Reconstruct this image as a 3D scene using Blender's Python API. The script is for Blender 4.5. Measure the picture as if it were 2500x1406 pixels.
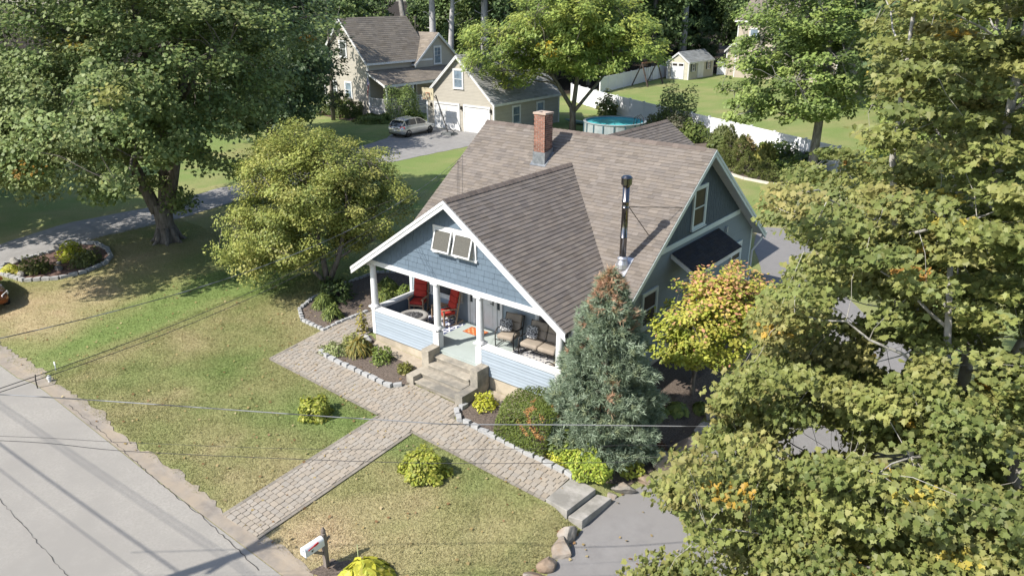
import bpy, bmesh, math, random
import numpy as np
from mathutils import Vector, Matrix
random.seed(11); rng = np.random.default_rng(11)
for o in list(bpy.data.objects): bpy.data.objects.remove(o)
SC = bpy.context.scene
COL = SC.collection
# ---------------------------------------------------------------- camera
YAW, PIT, FPX = -0.669, 0.370, 1851.0
CAMP = np.array([19.238, -16.395, 11.593])
cd = bpy.data.cameras.new('camera'); cam = bpy.data.objects.new('camera', cd); COL.objects.link(cam)
cd.sensor_width = 36; cd.lens = FPX / 2500 * 36; cd.clip_start = 0.1; cd.clip_end = 2000
cam.location = CAMP; cam.rotation_euler = (math.pi / 2 - PIT, 0, -YAW)
SC.camera = cam
# ---------------------------------------------------------------- light
SUNV = Vector((-0.36, -0.98, 1.03)).normalized()
w = bpy.data.worlds.new("World"); SC.world = w; w.use_nodes = True
nt = w.node_tree; nt.nodes.clear()
sk = nt.nodes.new('ShaderNodeTexSky'); sk.sky_type = 'NISHITA'; sk.sun_disc = False
sk.sun_elevation = math.asin(SUNV.z); sk.sun_rotation = math.atan2(SUNV.x, SUNV.y)
sk.air_density = 1.0; sk.dust_density = 1.0; sk.ozone_density = 1.0
bg = nt.nodes.new('ShaderNodeBackground'); bg.inputs[1].default_value = 0.14
wo = nt.nodes.new('ShaderNodeOutputWorld')
nt.links.new(sk.outputs[0], bg.inputs[0]); nt.links.new(bg.outputs[0], wo.inputs[0])
sd = bpy.data.lights.new('sun', 'SUN'); so = bpy.data.objects.new('sun', sd); COL.objects.link(so)
sd.energy = 4.9; sd.angle = math.radians(0.53); sd.color = (1.0, 0.945, 0.86)
so.location = (0, -30, 40); so.rotation_euler = SUNV.to_track_quat('Z', 'Y').to_euler()
SC.view_settings.view_transform = 'Standard'; SC.view_settings.look = 'None'
SC.view_settings.exposure = 0.7; SC.view_settings.gamma = 1.0
SC.cycles.max_bounces = 6; SC.cycles.transparent_max_bounces = 6

# ---------------------------------------------------------------- picture <-> place
_h = np.array([math.sin(YAW) * math.cos(PIT), math.cos(YAW) * math.cos(PIT), -math.sin(PIT)])
_r = np.array([math.cos(YAW), -math.sin(YAW), 0.0]); _u = np.cross(_r, _h)
def lerp(x, x0, x1, a, b):
    if x <= x0: return a
    if x >= x1: return b
    return a + (b - a) * (x - x0) / (x1 - x0)
def T(x, y):
    """height of the ground"""
    z = -0.035 * min(max(x, -6), 12)
    if y < 0: z += 0.076 * max(y, -8.5)
    z -= lerp(x, -8.5, -7, 0.3, 0) * lerp(y, 4, 10, 1, 0)
    z -= lerp(x, 10.2, 10.95, 0, 0.3) * lerp(y, 6, 14, 1, 0)
    return z
def ray(u, v):
    d = _h + _r * (u - 1250) / FPX - _u * (v - 703) / FPX
    return d / np.linalg.norm(d)
def gp(u, v):
    d = ray(u, v); z = 0.0
    for _ in range(50):
        t = (z - CAMP[2]) / d[2]; P = CAMP + t * d
        z = 0.5 * z + 0.5 * T(P[0], P[1])
    return Vector((P[0], P[1], T(P[0], P[1])))
def gp2(u, v):
    p = gp(u, v); return (p.x, p.y)
def project(P):
    d = np.asarray(P, float) - CAMP
    z = d @ _h
    return np.stack([1250 + FPX * (d @ _r) / z, 703 - FPX * (d @ _u) / z], -1)

# ---------------------------------------------------------------- materials
MATS = {}; TINTED = set()
def mat(name, c1, c2=None, scale=3.0, rough=0.75, bump=0.0, bscale=40.0, metal=0.0, tint=False, spec=0.4,
        detail=6.0, trans=0.0, c3=None, scale3=0.3, stretch=None, coat=0.0, lo=0.35, hi=0.65):
    if name in MATS: return MATS[name]
    m = bpy.data.materials.new(name); m.use_nodes = True; MATS[name] = m
    N = m.node_tree.nodes; L = m.node_tree.links
    b = N['Principled BSDF']; out = N['Material Output']
    b.inputs['Roughness'].default_value = rough; b.inputs['Metallic'].default_value = metal
    b.inputs['Specular IOR Level'].default_value = spec
    if coat: b.inputs['Coat Weight'].default_value = coat
    tc = N.new('ShaderNodeTexCoord'); src = tc.outputs['Object']
    if stretch:
        mp = N.new('ShaderNodeMapping'); mp.inputs['Scale'].default_value = stretch
        L.new(src, mp.inputs['Vector']); src = mp.outputs['Vector']
    def noise(sc, det=detail):
        n = N.new('ShaderNodeTexNoise'); n.inputs['Scale'].default_value = sc; n.inputs['Detail'].default_value = det
        n.inputs['Roughness'].default_value = 0.65
        L.new(src, n.inputs['Vector']); return n.outputs['Fac']
    def ramp(f, a, bb):
        r = N.new('ShaderNodeMapRange'); r.inputs['From Min'].default_value = a; r.inputs['From Max'].default_value = bb
        L.new(f, r.inputs['Value']); return r.outputs['Result']
    def mix(f, a, bb, mode='MIX'):
        x = N.new('ShaderNodeMix'); x.data_type = 'RGBA'; x.blend_type = mode
        for i, val in ((0, f), (6, a), (7, bb)):
            if hasattr(val, 'links'): L.new(val, x.inputs[i])
            elif i == 0: x.inputs[i].default_value = val
            else: x.inputs[i].default_value = (*val, 1)
        return x.outputs[2]
    col = c1
    if c2: col = mix(ramp(noise(scale), lo, hi), c1, c2)
    if c3: col = mix(ramp(noise(scale3, 4), 0.42, 0.62), col, c3)
    if tint: TINTED.add(name)
    if tint:
        at = N.new('ShaderNodeAttribute'); at.attribute_name = 'tint'
        col = mix(1.0, col, at.outputs['Color'], 'MULTIPLY')
    if hasattr(col, 'links'): L.new(col, b.inputs['Base Color'])
    else: b.inputs['Base Color'].default_value = (*col, 1)
    if bump:
        bp = N.new('ShaderNodeBump'); bp.inputs['Strength'].default_value = bump; bp.inputs['Distance'].default_value = 0.02
        L.new(noise(bscale), bp.inputs['Height']); L.new(bp.outputs[0], b.inputs['Normal'])
    if trans:
        t = N.new('ShaderNodeBsdfTranslucent'); ms = N.new('ShaderNodeMixShader'); ms.inputs[0].default_value = trans
        if hasattr(col, 'links'): L.new(col, t.inputs['Color'])
        else: t.inputs['Color'].default_value = (*col, 1)
        L.new(b.outputs[0], ms.inputs[1]); L.new(t.outputs[0], ms.inputs[2]); L.new(ms.outputs[0], out.inputs['Surface'])
    return m
W1 = (1, 1, 1)
def glassm(name='window_glass', c=(0.03, 0.035, 0.04)):
    return mat(name, c, tuple(x * 2.2 for x in c), 1.3, rough=0.06, spec=0.8)
WHITE = mat('white_paint', (0.63, 0.64, 0.65), (0.58, 0.59, 0.60), 1.2, rough=0.5, bump=0.08, bscale=30, c3=(.54, .54, .53), scale3=1.6)
LEAF = mat('leaf', W1, rough=0.55, tint=True, trans=0.34, spec=0.35)
NEEDLE = mat('needle', W1, rough=0.6, tint=True, trans=0.25, spec=0.3)
BARK = mat('bark', (0.075, 0.062, 0.052), (0.21, 0.185, 0.16), 9, rough=0.95, bump=1.0, bscale=16, stretch=(1, 1, 0.2))
PALEBARK = mat('pale_bark', (0.22, 0.205, 0.18), (0.42, 0.40, 0.365), 5, rough=0.9, bump=0.5, bscale=18, stretch=(1, 1, 0.4))

# ---------------------------------------------------------------- mesh helper
class MB:
    def __init__(s): s.v = []; s.f = []; s.c = []
    def add(s, vs, fs, c=W1):
        n = len(s.v); s.v.extend([tuple(p) for p in vs])
        for f in fs: s.f.append([n + i for i in f]); s.c.append(c)
        return s
    def box(s, x0, x1, y0, y1, z0, z1, c=W1):
        return s.add([(x0, y0, z0), (x1, y0, z0), (x1, y1, z0), (x0, y1, z0), (x0, y0, z1), (x1, y0, z1), (x1, y1, z1), (x0, y1, z1)],
                     [(3, 2, 1, 0), (4, 5, 6, 7), (0, 1, 5, 4), (1, 2, 6, 5), (2, 3, 7, 6), (3, 0, 4, 7)], c)
    def hexa(s, bot, top, c=W1):
        """two loops of equal length joined into a solid"""
        n = len(bot)
        fs = [tuple(range(n))[::-1], tuple(range(n, 2 * n))] + [(i, (i + 1) % n, n + (i + 1) % n, n + i) for i in range(n)]
        return s.add(list(bot) + list(top), fs, c)
    def bar(s, p0, p1, w, h, up=(0, 0, 1), c=W1):
        """box between two points: width w across, h along up"""
        p0 = Vector(p0); p1 = Vector(p1); d = (p1 - p0).normalized(); up = Vector(up)
        sd_ = d.cross(up)
        if sd_.length < 1e-4: sd_ = d.cross(Vector((1, 0, 0)))
        sd_.normalize(); u = sd_.cross(d).normalized()
        a, b = sd_ * w / 2, u * h / 2
        return s.hexa([p0 - a - b, p0 + a - b, p0 + a + b, p0 - a + b][::-1], [p1 - a - b, p1 + a - b, p1 + a + b, p1 - a + b][::-1], c)
    def prism(s, poly, d, c=W1):
        """planar polygon of 3-D points extruded by vector d"""
        d = Vector(d); a = [Vector(p) for p in poly]
        n = Vector((0, 0, 0))
        for i in range(len(a)): n += (a[i] - a[0]).cross(a[(i + 1) % len(a)] - a[0])
        if n.dot(d) < 0: a = a[::-1]
        return s.hexa(a, [p + d for p in a], c)
    def tube(s, pts, rad, n=8, c=W1, cap=True):
        pts = [Vector(p) for p in pts]
        if not hasattr(rad, '__len__'): rad = [rad] * len(pts)
        vs = []; fs = []; ref = None
        for i, p in enumerate(pts):
            d = (pts[min(i + 1, len(pts) - 1)] - pts[max(i - 1, 0)]).normalized()
            if ref is None: ref = d.orthogonal().normalized()
            ref = (ref - d * ref.dot(d)); ref = ref.normalized() if ref.length > 1e-6 else d.orthogonal().normalized()
            b = d.cross(ref)
            for k in range(n):
                a = 2 * math.pi * k / n
                vs.append(p + (ref * math.cos(a) + b * math.sin(a)) * rad[i])
        for i in range(len(pts) - 1):
            for k in range(n):
                fs.append((i * n + k, i * n + (k + 1) % n, (i + 1) * n + (k + 1) % n, (i + 1) * n + k))
        if cap:
            fs.append(tuple(range(n))[::-1]); fs.append(tuple(range((len(pts) - 1) * n, len(pts) * n)))
        return s.add(vs, fs, c)
    def lathe(s, prof, cx=0, cy=0, n=20, c=W1, sx=1, sy=1, cap=True):
        """prof: (radius, z) from bottom to top"""
        vs = []; fs = []
        for r, z in prof:
            for k in range(n):
                a = 2 * math.pi * k / n; vs.append((cx + r * sx * math.cos(a), cy + r * sy * math.sin(a), z))
        for i in range(len(prof) - 1):
            for k in range(n): fs.append((i * n + k, i * n + (k + 1) % n, (i + 1) * n + (k + 1) % n, (i + 1) * n + k))
        if cap: fs.append(tuple(range(n))[::-1]); fs.append(tuple(range((len(prof) - 1) * n, len(prof) * n)))
        return s.add(vs, fs, c)
    def rock(s, x, y, z, sx, sy, sz, seed=0, c=W1, rz=0.0, sub=2):
        bm = bmesh.new(); bmesh.ops.create_icosphere(bm, subdivisions=sub, radius=1)
        R = random.Random(seed); k = [(R.uniform(-1, 1), R.uniform(-1, 1), R.uniform(-.6, 1), R.uniform(.62, .95)) for _ in range(11)]
        vs = []
        cr, sr = math.cos(rz), math.sin(rz)
        for v in bm.verts:
            p = v.co.copy()
            for a, b, cc, d in k:
                n = Vector((a, b, cc)).normalized(); t = p.dot(n)
                if t > d * .8: p -= n * (t - d * .8)
            p *= 1 + R.uniform(-.035, .035)
            X, Y = p.x * sx, p.y * sy
            vs.append((x + X * cr - Y * sr, y + X * sr + Y * cr, z + p.z * sz))
        fs = [[q.index for q in f.verts] for f in bm.faces]; bm.free()
        return s.add(vs, fs, c)
    def build(s, name, m, parent=None, smooth=False, bevel=0.0, label=None):
        me = bpy.data.meshes.new(name)
        off = Vector((0, 0, 0)); q = parent
        while q is not None: off += q.location; q = q.parent
        vs = s.v if off.length == 0 else [(a - off.x, b - off.y, c - off.z) for a, b, c in s.v]
        me.from_pydata(vs, [], s.f)
        if any(c is not W1 for c in s.c):
            at = me.attributes.new('tint', 'FLOAT_COLOR', 'FACE')
            at.data.foreach_set('color', np.array([(c[0], c[1], c[2], 1) for c in s.c], dtype=np.float32).ravel())
        elif m is not None and m.name in TINTED:
            at = me.attributes.new('tint', 'FLOAT_COLOR', 'FACE')
            at.data.foreach_set('color', np.ones(len(s.f) * 4, dtype=np.float32))
        if bevel:
            bm = bmesh.new(); bm.from_mesh(me)
            bmesh.ops.bevel(bm, geom=list(bm.edges), offset=bevel, segments=2, affect='EDGES', clamp_overlap=True, profile=0.6)
            bm.to_mesh(me); bm.free()
        if smooth: me.polygons.foreach_set('use_smooth', [True] * len(me.polygons))
        me.update()
        if m is not None: me.materials.append(m)
        o = bpy.data.objects.new(name, me); COL.objects.link(o)
        if parent is not None: o.parent = parent
        if label: o['label'] = label
        return o

def tag(o, label, cat=None, group=None, kind=None):
    if label: o['label'] = label
    if cat: o['category'] = cat
    if group: o['group'] = group
    if kind: o['kind'] = kind
    return o
def thing(name, label, cat, loc=(0, 0, 0), group=None):
    o = bpy.data.objects.new(name, None); COL.objects.link(o); o.location = loc; o.empty_display_size = 0.3
    return tag(o, label, cat, group)
def copy_tree(o, parent=None):
    c = o.copy(); COL.objects.link(c)
    if parent is not None: c.parent = parent
    for ch in [k for k in COL.objects if k.parent == o]: copy_tree(ch, c)
    return c
def clip(poly, keep):
    """clip a 2-D polygon by half planes (a,b,c): a*x+b*y<=c"""
    for a, b, c in keep:
        out = []; n = len(poly)
        for i in range(n):
            p, q = poly[i], poly[(i + 1) % n]
            dp, dq = a * p[0] + b * p[1] - c, a * q[0] + b * q[1] - c
            if dp <= 0: out.append(p)
            if dp * dq < 0:
                t = dp / (dp - dq); out.append((p[0] + (q[0] - p[0]) * t, p[1] + (q[1] - p[1]) * t))
        poly = out
        if len(poly) < 3: return []
    return poly
def halfplanes(poly):
    hp = []; n = len(poly); ar = sum(poly[i][0] * poly[(i + 1) % n][1] - poly[(i + 1) % n][0] * poly[i][1] for i in range(n))
    if ar < 0: poly = poly[::-1]
    for i in range(n):
        (x0, y0), (x1, y1) = poly[i], poly[(i + 1) % n]
        a, b = (y1 - y0), -(x1 - x0); l = math.hypot(a, b)
        if l > 1e-9: hp.append((a / l, b / l, (a * x0 + b * y0) / l))
    return hp
def tabs(mb, O, U, V, Nn, poly, exp, tw, thick, colf, gap=0.0, jit=0.0, stag=0.5, wj=0.0, tail=0.15):
    """overlapping courses of shingles / laps on a plane: O origin, U along the eave, V up the slope, poly in (u,v)"""
    O, U, V, Nn = Vector(O), Vector(U), Vector(V), Vector(Nn)
    hp = halfplanes(poly); us = [p[0] for p in poly]; vs = [p[1] for p in poly]
    v0, v1, u0, u1 = min(vs), max(vs), min(us), max(us)
    R = random.Random(5); k = 0; v = v0
    while v < v1 - 1e-6:
        u = u0 - (tw * stag * (k % 2) + (R.random() * tw if wj else 0)) - 1e-3
        while u < u1:
            wd = tw * (1 + R.uniform(-wj, wj)); c = colf(R)
            vb = v + R.uniform(-jit, jit) * exp
            q = clip([(u + gap / 2, vb), (u + wd - gap / 2, vb), (u + wd - gap / 2, v + exp + 0.01), (u + gap / 2, v + exp + 0.01)], hp)
            if q:
                th = thick * R.uniform(0.8, 1.2)
                pts = []
                for a, b in q:
                    f = 1 - (b - v) / exp * (1 - tail)
                    pts.append(O + U * a + V * b + Nn * max(th * f, 0))
                mb.add(pts, [tuple(range(len(pts)))], c)
                low = [i for i in range(len(q)) if abs(q[i][1] - max(vb, v0)) < 1e-5]
                if len(low) == 2:
                    i, j = sorted(low, key=lambda t: q[t][0])
                    a, b = pts[i], pts[j]
                    mb.add([a, b, b - Nn * (th + .004), a - Nn * (th + .004)], [(0, 3, 2, 1)], c)
                if gap:
                    for uu in (u + gap / 2, u + wd - gap / 2):
                        sdv = [i for i in range(len(q)) if abs(q[i][0] - uu) < 1e-5]
                        if len(sdv) == 2:
                            a, b = pts[sdv[0]], pts[sdv[1]]
                            mb.add([a, b, b - Nn * th, a - Nn * th], [(0, 1, 2, 3)], c)
            u += wd
        v += exp; k += 1
    return mb
def drape(name, poly, off, m, step=1.0, jitter=0.0, parent=None):
    """a flat polygon laid on the ground as a sheet a little above it"""
    bm = bmesh.new()
    vs = [bm.verts.new((x, y, 0)) for x, y in poly]; bm.faces.new(vs)
    xs = [p[0] for p in poly]; ys = [p[1] for p in poly]
    def cut(val, ax):
        co = [0, 0, 0]; co[ax] = val; no = [0, 0, 0]; no[ax] = 1
        bmesh.ops.bisect_plane(bm, geom=list(bm.verts) + list(bm.edges) + list(bm.faces), plane_co=co, plane_no=no, dist=1e-5)
    for val in (-8.5, -7, -6, 10.2, 10.95, 12):
        if min(xs) < val < max(xs): cut(val, 0)
    for val in (-8.5, 0, 4, 6, 10, 14):
        if min(ys) < val < max(ys): cut(val, 1)
    for v in bm.verts: v.co.z = T(v.co.x, v.co.y) + off
    bmesh.ops.recalc_face_normals(bm, faces=bm.faces)
    for f in bm.faces:
        if f.normal.z < 0: f.normal_flip()
    bmesh.ops.triangulate(bm, faces=list(bm.faces))
    me = bpy.data.meshes.new(name); bm.to_mesh(me); bm.free(); me.materials.append(m)
    o = bpy.data.objects.new(name, me); COL.objects.link(o)
    if parent: o.parent = parent
    return o
def rough_poly(poly, step=0.35, amp=0.06, seed=1, smoothness=1):
    R = random.Random(seed); out = []
    for i in range(len(poly)):
        p, q = Vector((*poly[i], 0)), Vector((*poly[(i + 1) % len(poly)], 0)); n = max(1, int((q - p).length / step))
        d = (q - p).normalized() if (q - p).length else Vector((1, 0, 0)); nn = Vector((-d.y, d.x, 0))
        for k in range(n):
            c = p.lerp(q, k / n)
            if k: c += nn * R.uniform(-amp, amp) + d * R.uniform(-.2, .2) * step
            out.append((c.x, c.y))
    return out
# ================================================================ THE GROUND
def vnoise(x, y, s, seed=0):
    """smooth value noise, numpy"""
    x = np.asarray(x, float) / s + seed * 17.3; y = np.asarray(y, float) / s - seed * 9.1
    xi, yi = np.floor(x), np.floor(y); fx, fy = x - xi, y - yi
    fx = fx * fx * (3 - 2 * fx); fy = fy * fy * (3 - 2 * fy)
    def hsh(a, b): return np.modf(np.abs(np.sin(a * 127.1 + b * 311.7 + seed * 74.7) * 43758.5453))[0]
    return (hsh(xi, yi) * (1 - fx) + hsh(xi + 1, yi) * fx) * (1 - fy) + (hsh(xi, yi + 1) * (1 - fx) + hsh(xi + 1, yi + 1) * fx) * fy
def bl(x, y, cx, cy, rx, ry): return np.exp(-(((x - cx) / rx) ** 2 + ((y - cy) / ry) ** 2))
def dryness(x, y):
    x = np.asarray(x, float); y = np.asarray(y, float)
    d = 0.39 + 0.5 * (vnoise(x, y, 2.2, 1) - .5) + 0.26 * (vnoise(x, y, 0.7, 2) - .5) + 0.14 * (vnoise(x, y, 0.25, 3) - .5) + .25 * (vnoise(x, y, 6.0, 5) - .5)
    d += .45 * bl(x, y, 8.2, -5.6, 2.8, 2.2) + .4 * bl(x, y, 6.3, -7.6, 1.8, 1.0) + .25 * bl(x, y, -6, -5, 1.1, 4.5) + .3 * bl(x, y, -3.5, -1.5, 2.5, 1.6)
    d += .5 * bl(x, y, -14.5, -3.5, 2.6, 3.5) + .35 * bl(x, y, -13, -7, 3.5, 1.6) + .35 * bl(x, y, 1, -7, 3, 1.2) + .3 * bl(x, y, -16, 0, 3, 2)
    d -= .42 * bl(x, y, -9.0, -4.5, 2.4, 6) + .3 * bl(x, y, 3, -3.9, 2.5, .9) + .2 * bl(x, y, 6.5, -3.6, 2, .7) + .3 * bl(x, y, -10.5, 2, 4, 3)
    d -= .20 * (y > 8) + .15 * ((x < -25) & (y < 20))
    d += .5 * bl(x, y, 10, 24, 7, 6) + .4 * bl(x, y, -3, 31, 4, 3)
    return np.clip(d, 0, 1)
def grass_mat():
    m = bpy.data.materials.new('lawn'); m.use_nodes = True; N = m.node_tree.nodes; L = m.node_tree.links; b = N['Principled BSDF']
    b.inputs['Roughness'].default_value = 0.95; b.inputs['Specular IOR Level'].default_value = 0.1
    at = N.new('ShaderNodeAttribute'); at.attribute_name = 'tint'
    tc = N.new('ShaderNodeTexCoord')
    n = N.new('ShaderNodeTexNoise'); n.inputs['Scale'].default_value = 14; n.inputs['Detail'].default_value = 9; n.inputs['Roughness'].default_value = .8
    L.new(tc.outputs['Object'], n.inputs['Vector'])
    r = N.new('ShaderNodeMapRange'); r.inputs['From Min'].default_value = .3; r.inputs['From Max'].default_value = .7; r.inputs['To Min'].default_value = .68; r.inputs['To Max'].default_value = 1.28
    L.new(n.outputs['Fac'], r.inputs['Value'])
    x = N.new('ShaderNodeVectorMath'); x.operation = 'SCALE'; L.new(at.outputs['Color'], x.inputs[0]); L.new(r.outputs[0], x.inputs['Scale'])
    L.new(x.outputs[0], b.inputs['Base Color'])
    bp = N.new('ShaderNodeBump'); bp.inputs['Strength'].default_value = 0.9; bp.inputs['Distance'].default_value = .05
    n2 = N.new('ShaderNodeTexNoise'); n2.inputs['Scale'].default_value = 30; n2.inputs['Detail'].default_value = 6
    L.new(tc.outputs['Object'], n2.inputs['Vector']); L.new(n2.outputs['Fac'], bp.inputs['Height']); L.new(bp.outputs[0], b.inputs['Normal'])
    return m
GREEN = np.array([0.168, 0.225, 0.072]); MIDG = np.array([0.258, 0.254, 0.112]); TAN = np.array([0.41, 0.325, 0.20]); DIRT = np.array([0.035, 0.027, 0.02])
def lawn_col(x, y):
    d = dryness(x, y)[..., None]
    c = np.where(d < .45, GREEN + (MIDG - GREEN) * (d / .45), MIDG + (TAN - MIDG) * ((d - .45) / .55))
    return c
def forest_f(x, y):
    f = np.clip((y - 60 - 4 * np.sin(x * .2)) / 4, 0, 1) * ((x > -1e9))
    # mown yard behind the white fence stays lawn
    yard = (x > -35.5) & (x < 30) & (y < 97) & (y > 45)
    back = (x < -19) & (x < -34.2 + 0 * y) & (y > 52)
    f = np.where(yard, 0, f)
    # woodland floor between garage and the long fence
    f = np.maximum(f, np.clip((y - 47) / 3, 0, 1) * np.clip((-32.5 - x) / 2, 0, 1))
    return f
gx_ = np.unique(np.concatenate([np.linspace(-900, -120, 14), np.linspace(-120, -46, 26), np.arange(-46, 24.01, .5), [-8.5, -7, -6, 10.2, 10.95, 12], np.linspace(24, 60, 15), np.linspace(60, 900, 14)]))
gy_ = np.unique(np.concatenate([np.linspace(-900, -60, 12), np.linspace(-60, -20, 14), np.arange(-20, 50.01, .5), np.linspace(50, 130, 55), np.linspace(130, 900, 14)]))
X, Y = np.meshgrid(gx_, gy_)
Z = np.vectorize(T)(X, Y)
nx, ny = len(gx_), len(gy_)
idx = np.arange(nx * ny).reshape(ny, nx)
me = bpy.data.meshes.new('ground')
me.from_pydata(np.stack([X.ravel(), Y.ravel(), Z.ravel()], 1).tolist(), [],
               np.stack([idx[:-1, :-1].ravel(), idx[:-1, 1:].ravel(), idx[1:, 1:].ravel(), idx[1:, :-1].ravel()], 1).tolist())
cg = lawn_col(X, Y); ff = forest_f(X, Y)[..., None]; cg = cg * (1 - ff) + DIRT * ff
at = me.attributes.new('tint', 'FLOAT_COLOR', 'POINT')
at.data.foreach_set('color', np.concatenate([cg.reshape(-1, 3), np.ones((nx * ny, 1))], 1).astype(np.float32).ravel())
LAWN = grass_mat(); me.materials.append(LAWN)
ground = bpy.data.objects.new('ground', me); COL.objects.link(ground); ground['kind'] = 'structure'

ASPH = mat('pale_asphalt', (0.268, 0.252, 0.226), (0.322, 0.305, 0.275), 16.0, rough=0.95, bump=0.6, bscale=90, detail=10, c3=(0.262, 0.248, 0.225), scale3=.35, spec=.2)
SHOUL = mat('shoulder_asphalt', (0.21, 0.186, 0.16), (0.29, 0.258, 0.22), 3.0, rough=0.95, bump=0.6, bscale=80, c3=(0.31, 0.26, 0.20), scale3=.9, spec=.2)
DRIVE = mat('grey_asphalt', (0.185, 0.178, 0.174), (0.22, 0.213, 0.208), 2.4, rough=0.92, bump=0.6, bscale=110, c3=(0.20, 0.192, 0.186), scale3=.3, spec=.25)
MULCH = mat('bark_mulch', (0.055, 0.042, 0.034), (0.17, 0.135, 0.11), 22, rough=1, bump=1.0, bscale=45, detail=9)
REDMULCH = mat('red_mulch', (0.07, 0.042, 0.034), (0.19, 0.12, 0.095), 20, rough=1, bump=1.0, bscale=45, detail=9)
APRON = mat('pale_dirt', (0.30, 0.25, 0.19), (0.37, 0.32, 0.25), 5, rough=1, bump=.5, bscale=50)
def struct(o): o['kind'] = 'structure'; return o
struct(drape('street', [(-160, -8.80), (-20, -8.72), (-6, -8.76), (2, -8.84), (8, -8.80), (20, -8.8), (160, -8.8), (160, -17.5), (-160, -17.5)], .012, ASPH))
R_ = random.Random(4)
edge = []
x = -60.0
while x < 11.3:
    edge.append((x, -8.33 + R_.uniform(-.09, .09) + .06 * math.sin(x * 1.3) + (.0 if x > -3 else .08) + lerp(x, -9, -7, .25, 0)))
    x += .18
struct(drape('road_shoulder', [(-60, -8.71)] + [(-60, -8.6)] + edge[1:] + [(11.3, -8.795), (8, -8.785), (2, -8.825), (-6, -8.745), (-20, -8.705)], .018, SHOUL))
# crack running down the street
CRACK = mat('crack_tar', (0.06, 0.055, 0.05), rough=1)
def crack(name, pts, wdt, seed):
    R = random.Random(seed); L_, Rr = [], []
    for i in range(len(pts) - 1):
        a, b = Vector((*pts[i], 0)), Vector((*pts[i + 1], 0)); n = max(2, int((b - a).length / .12)); d = (b - a).normalized(); nn = Vector((-d.y, d.x, 0))
        for k in range(n):
            c = a.lerp(b, k / n) + nn * R.uniform(-.03, .03); ww = wdt * R.uniform(.3, 1.2)
            L_.append(((c + nn * ww)).to_tuple()[:2]); Rr.append(((c - nn * ww)).to_tuple()[:2])
    bm = MB()
    for i in range(len(L_) - 1):
        q = [L_[i], Rr[i], Rr[i + 1], L_[i + 1]]
        bm.add([(x, y, T(x, y) + .024) for x, y in q], [(0, 1, 2, 3)])
    o = bm.build(name, CRACK); o['kind'] = 'structure'
crack('road_crack', [gp2(-60, 1150), gp2(10, 1233), gp2(70, 1300), gp2(115, 1350), gp2(135, 1375), gp2(175, 1412)], .007, 3)
crack('road_crack', [gp2(168, 990), gp2(252, 1057), gp2(338, 1133), gp2(392, 1181), gp2(486, 1256), gp2(583, 1344), gp2(640, 1400)], .010, 5)
struct(drape('driveway', rough_poly([(11.38, -8.79), (11.3, -6.5), (11.15, -4.85), (11.0, -3.5), (10.99, -3.1), (11.06, -1.7), (11.35, -.9), (11.85, .3), (11.9, 2), (12.0, 5.5), (11.6, 9), (9.4, 11), (8.95, 14.5), (6.4, 19.3), (5.2, 22.8), (7.2, 24.1),
       (9.55, 19.5), (11.7, 16.1), (12.8, 14.6), (15.2, 12.2), (15.4, 9.6), (15.2, 3.4), (15.3, -4), (15.9, -8.2), (16.4, -8.79)], .5, .04, 2), .016, DRIVE))
struct(drape('neighbour_driveway', rough_poly([(-20.5, -8.72), (-20.75, -4.7), (-20.55, -.5), (-20.5, 2.2), (-20.8, 8.1), (-21.4, 20.8), (-21.1, 29.3), (-21.9, 33.9), (-29.9, 33.9), (-31.1, 30.5), (-28.9, 27.5), (-24.3, 10.3),
       (-24.2, 3.9), (-24.6, -.7), (-24.2, -3.6), (-24.6, -8.72)], .6, .08, 7), .016, mat('drive_asphalt', (0.205, 0.198, 0.192), (0.255, 0.247, 0.238), 2, rough=.95, bump=.5, bscale=90)))
# ---------------------------------------------------------------- beds
LBED = [(-1.0, -1.80), (-.35, -1.93), (2.78, -1.83), (3.0, -1.54), (3.2, -1.20), (3.2, -.1), (0, -.02), (-.35, .1), (-.55, -.4), (-.95, -.6)]
RBED = [(5.38, -.06), (5.38, -1.62), (5.72, -1.82), (6.56, -1.84), (9.75, -1.93), (10.6, -1.45), (11.1, -1.0), (11.35, .1), (11.3, 2.4), (11.1, 4.2), (11.1, 8.5), (8.6, 9.6), (8.52, 2.2), (8.05, 2.2), (8.05, -.06)]
CBED = [(-4.15, -.14), (-3.3, -.66), (-2.05, -.72), (-1.95, 1.48), (-1.6, 2.4), (-.5, 2.5), (-.5, 6.6), (-2.2, 6.9), (-3.7, 5.6), (-4.8, 4.4), (-4.9, 2.6), (-4.6, .8)]
ISL = [gp2(*q) for q in [(2, 655), (8, 672), (60, 687), (140, 682), (205, 667), (258, 645), (272, 628), (262, 610), (235, 596), (205, 596), (150, 610), (60, 635), (15, 648)]]
struct(drape('mulch_bed', LBED, .02, MULCH)); struct(drape('mulch_bed', RBED, .02, MULCH)); struct(drape('mulch_bed', CBED, .02, MULCH)); struct(drape('mulch_bed', ISL, .02, REDMULCH))
struct(drape('mulch_bed', rough_poly([(6.9, -8.36), (7.0, -7.75), (7.6, -7.5), (8.6, -7.35), (9.1, -7.7), (9.0, -8.3)], .2, .06, 9), .024, MULCH))
struct(drape('dirt_apron', [(.1, -.03), (3.18, -.03), (3.18, -.55), (1.2, -.5), (.3, -.42)], .03, APRON)); struct(drape('dirt_apron', [(5.4, -.03), (8.0, -.03), (8.0, -.62), (5.9, -.6), (5.4, -.5)], .03, APRON))  # strips of bare pale dirt along the foundation, without mulch
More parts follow.
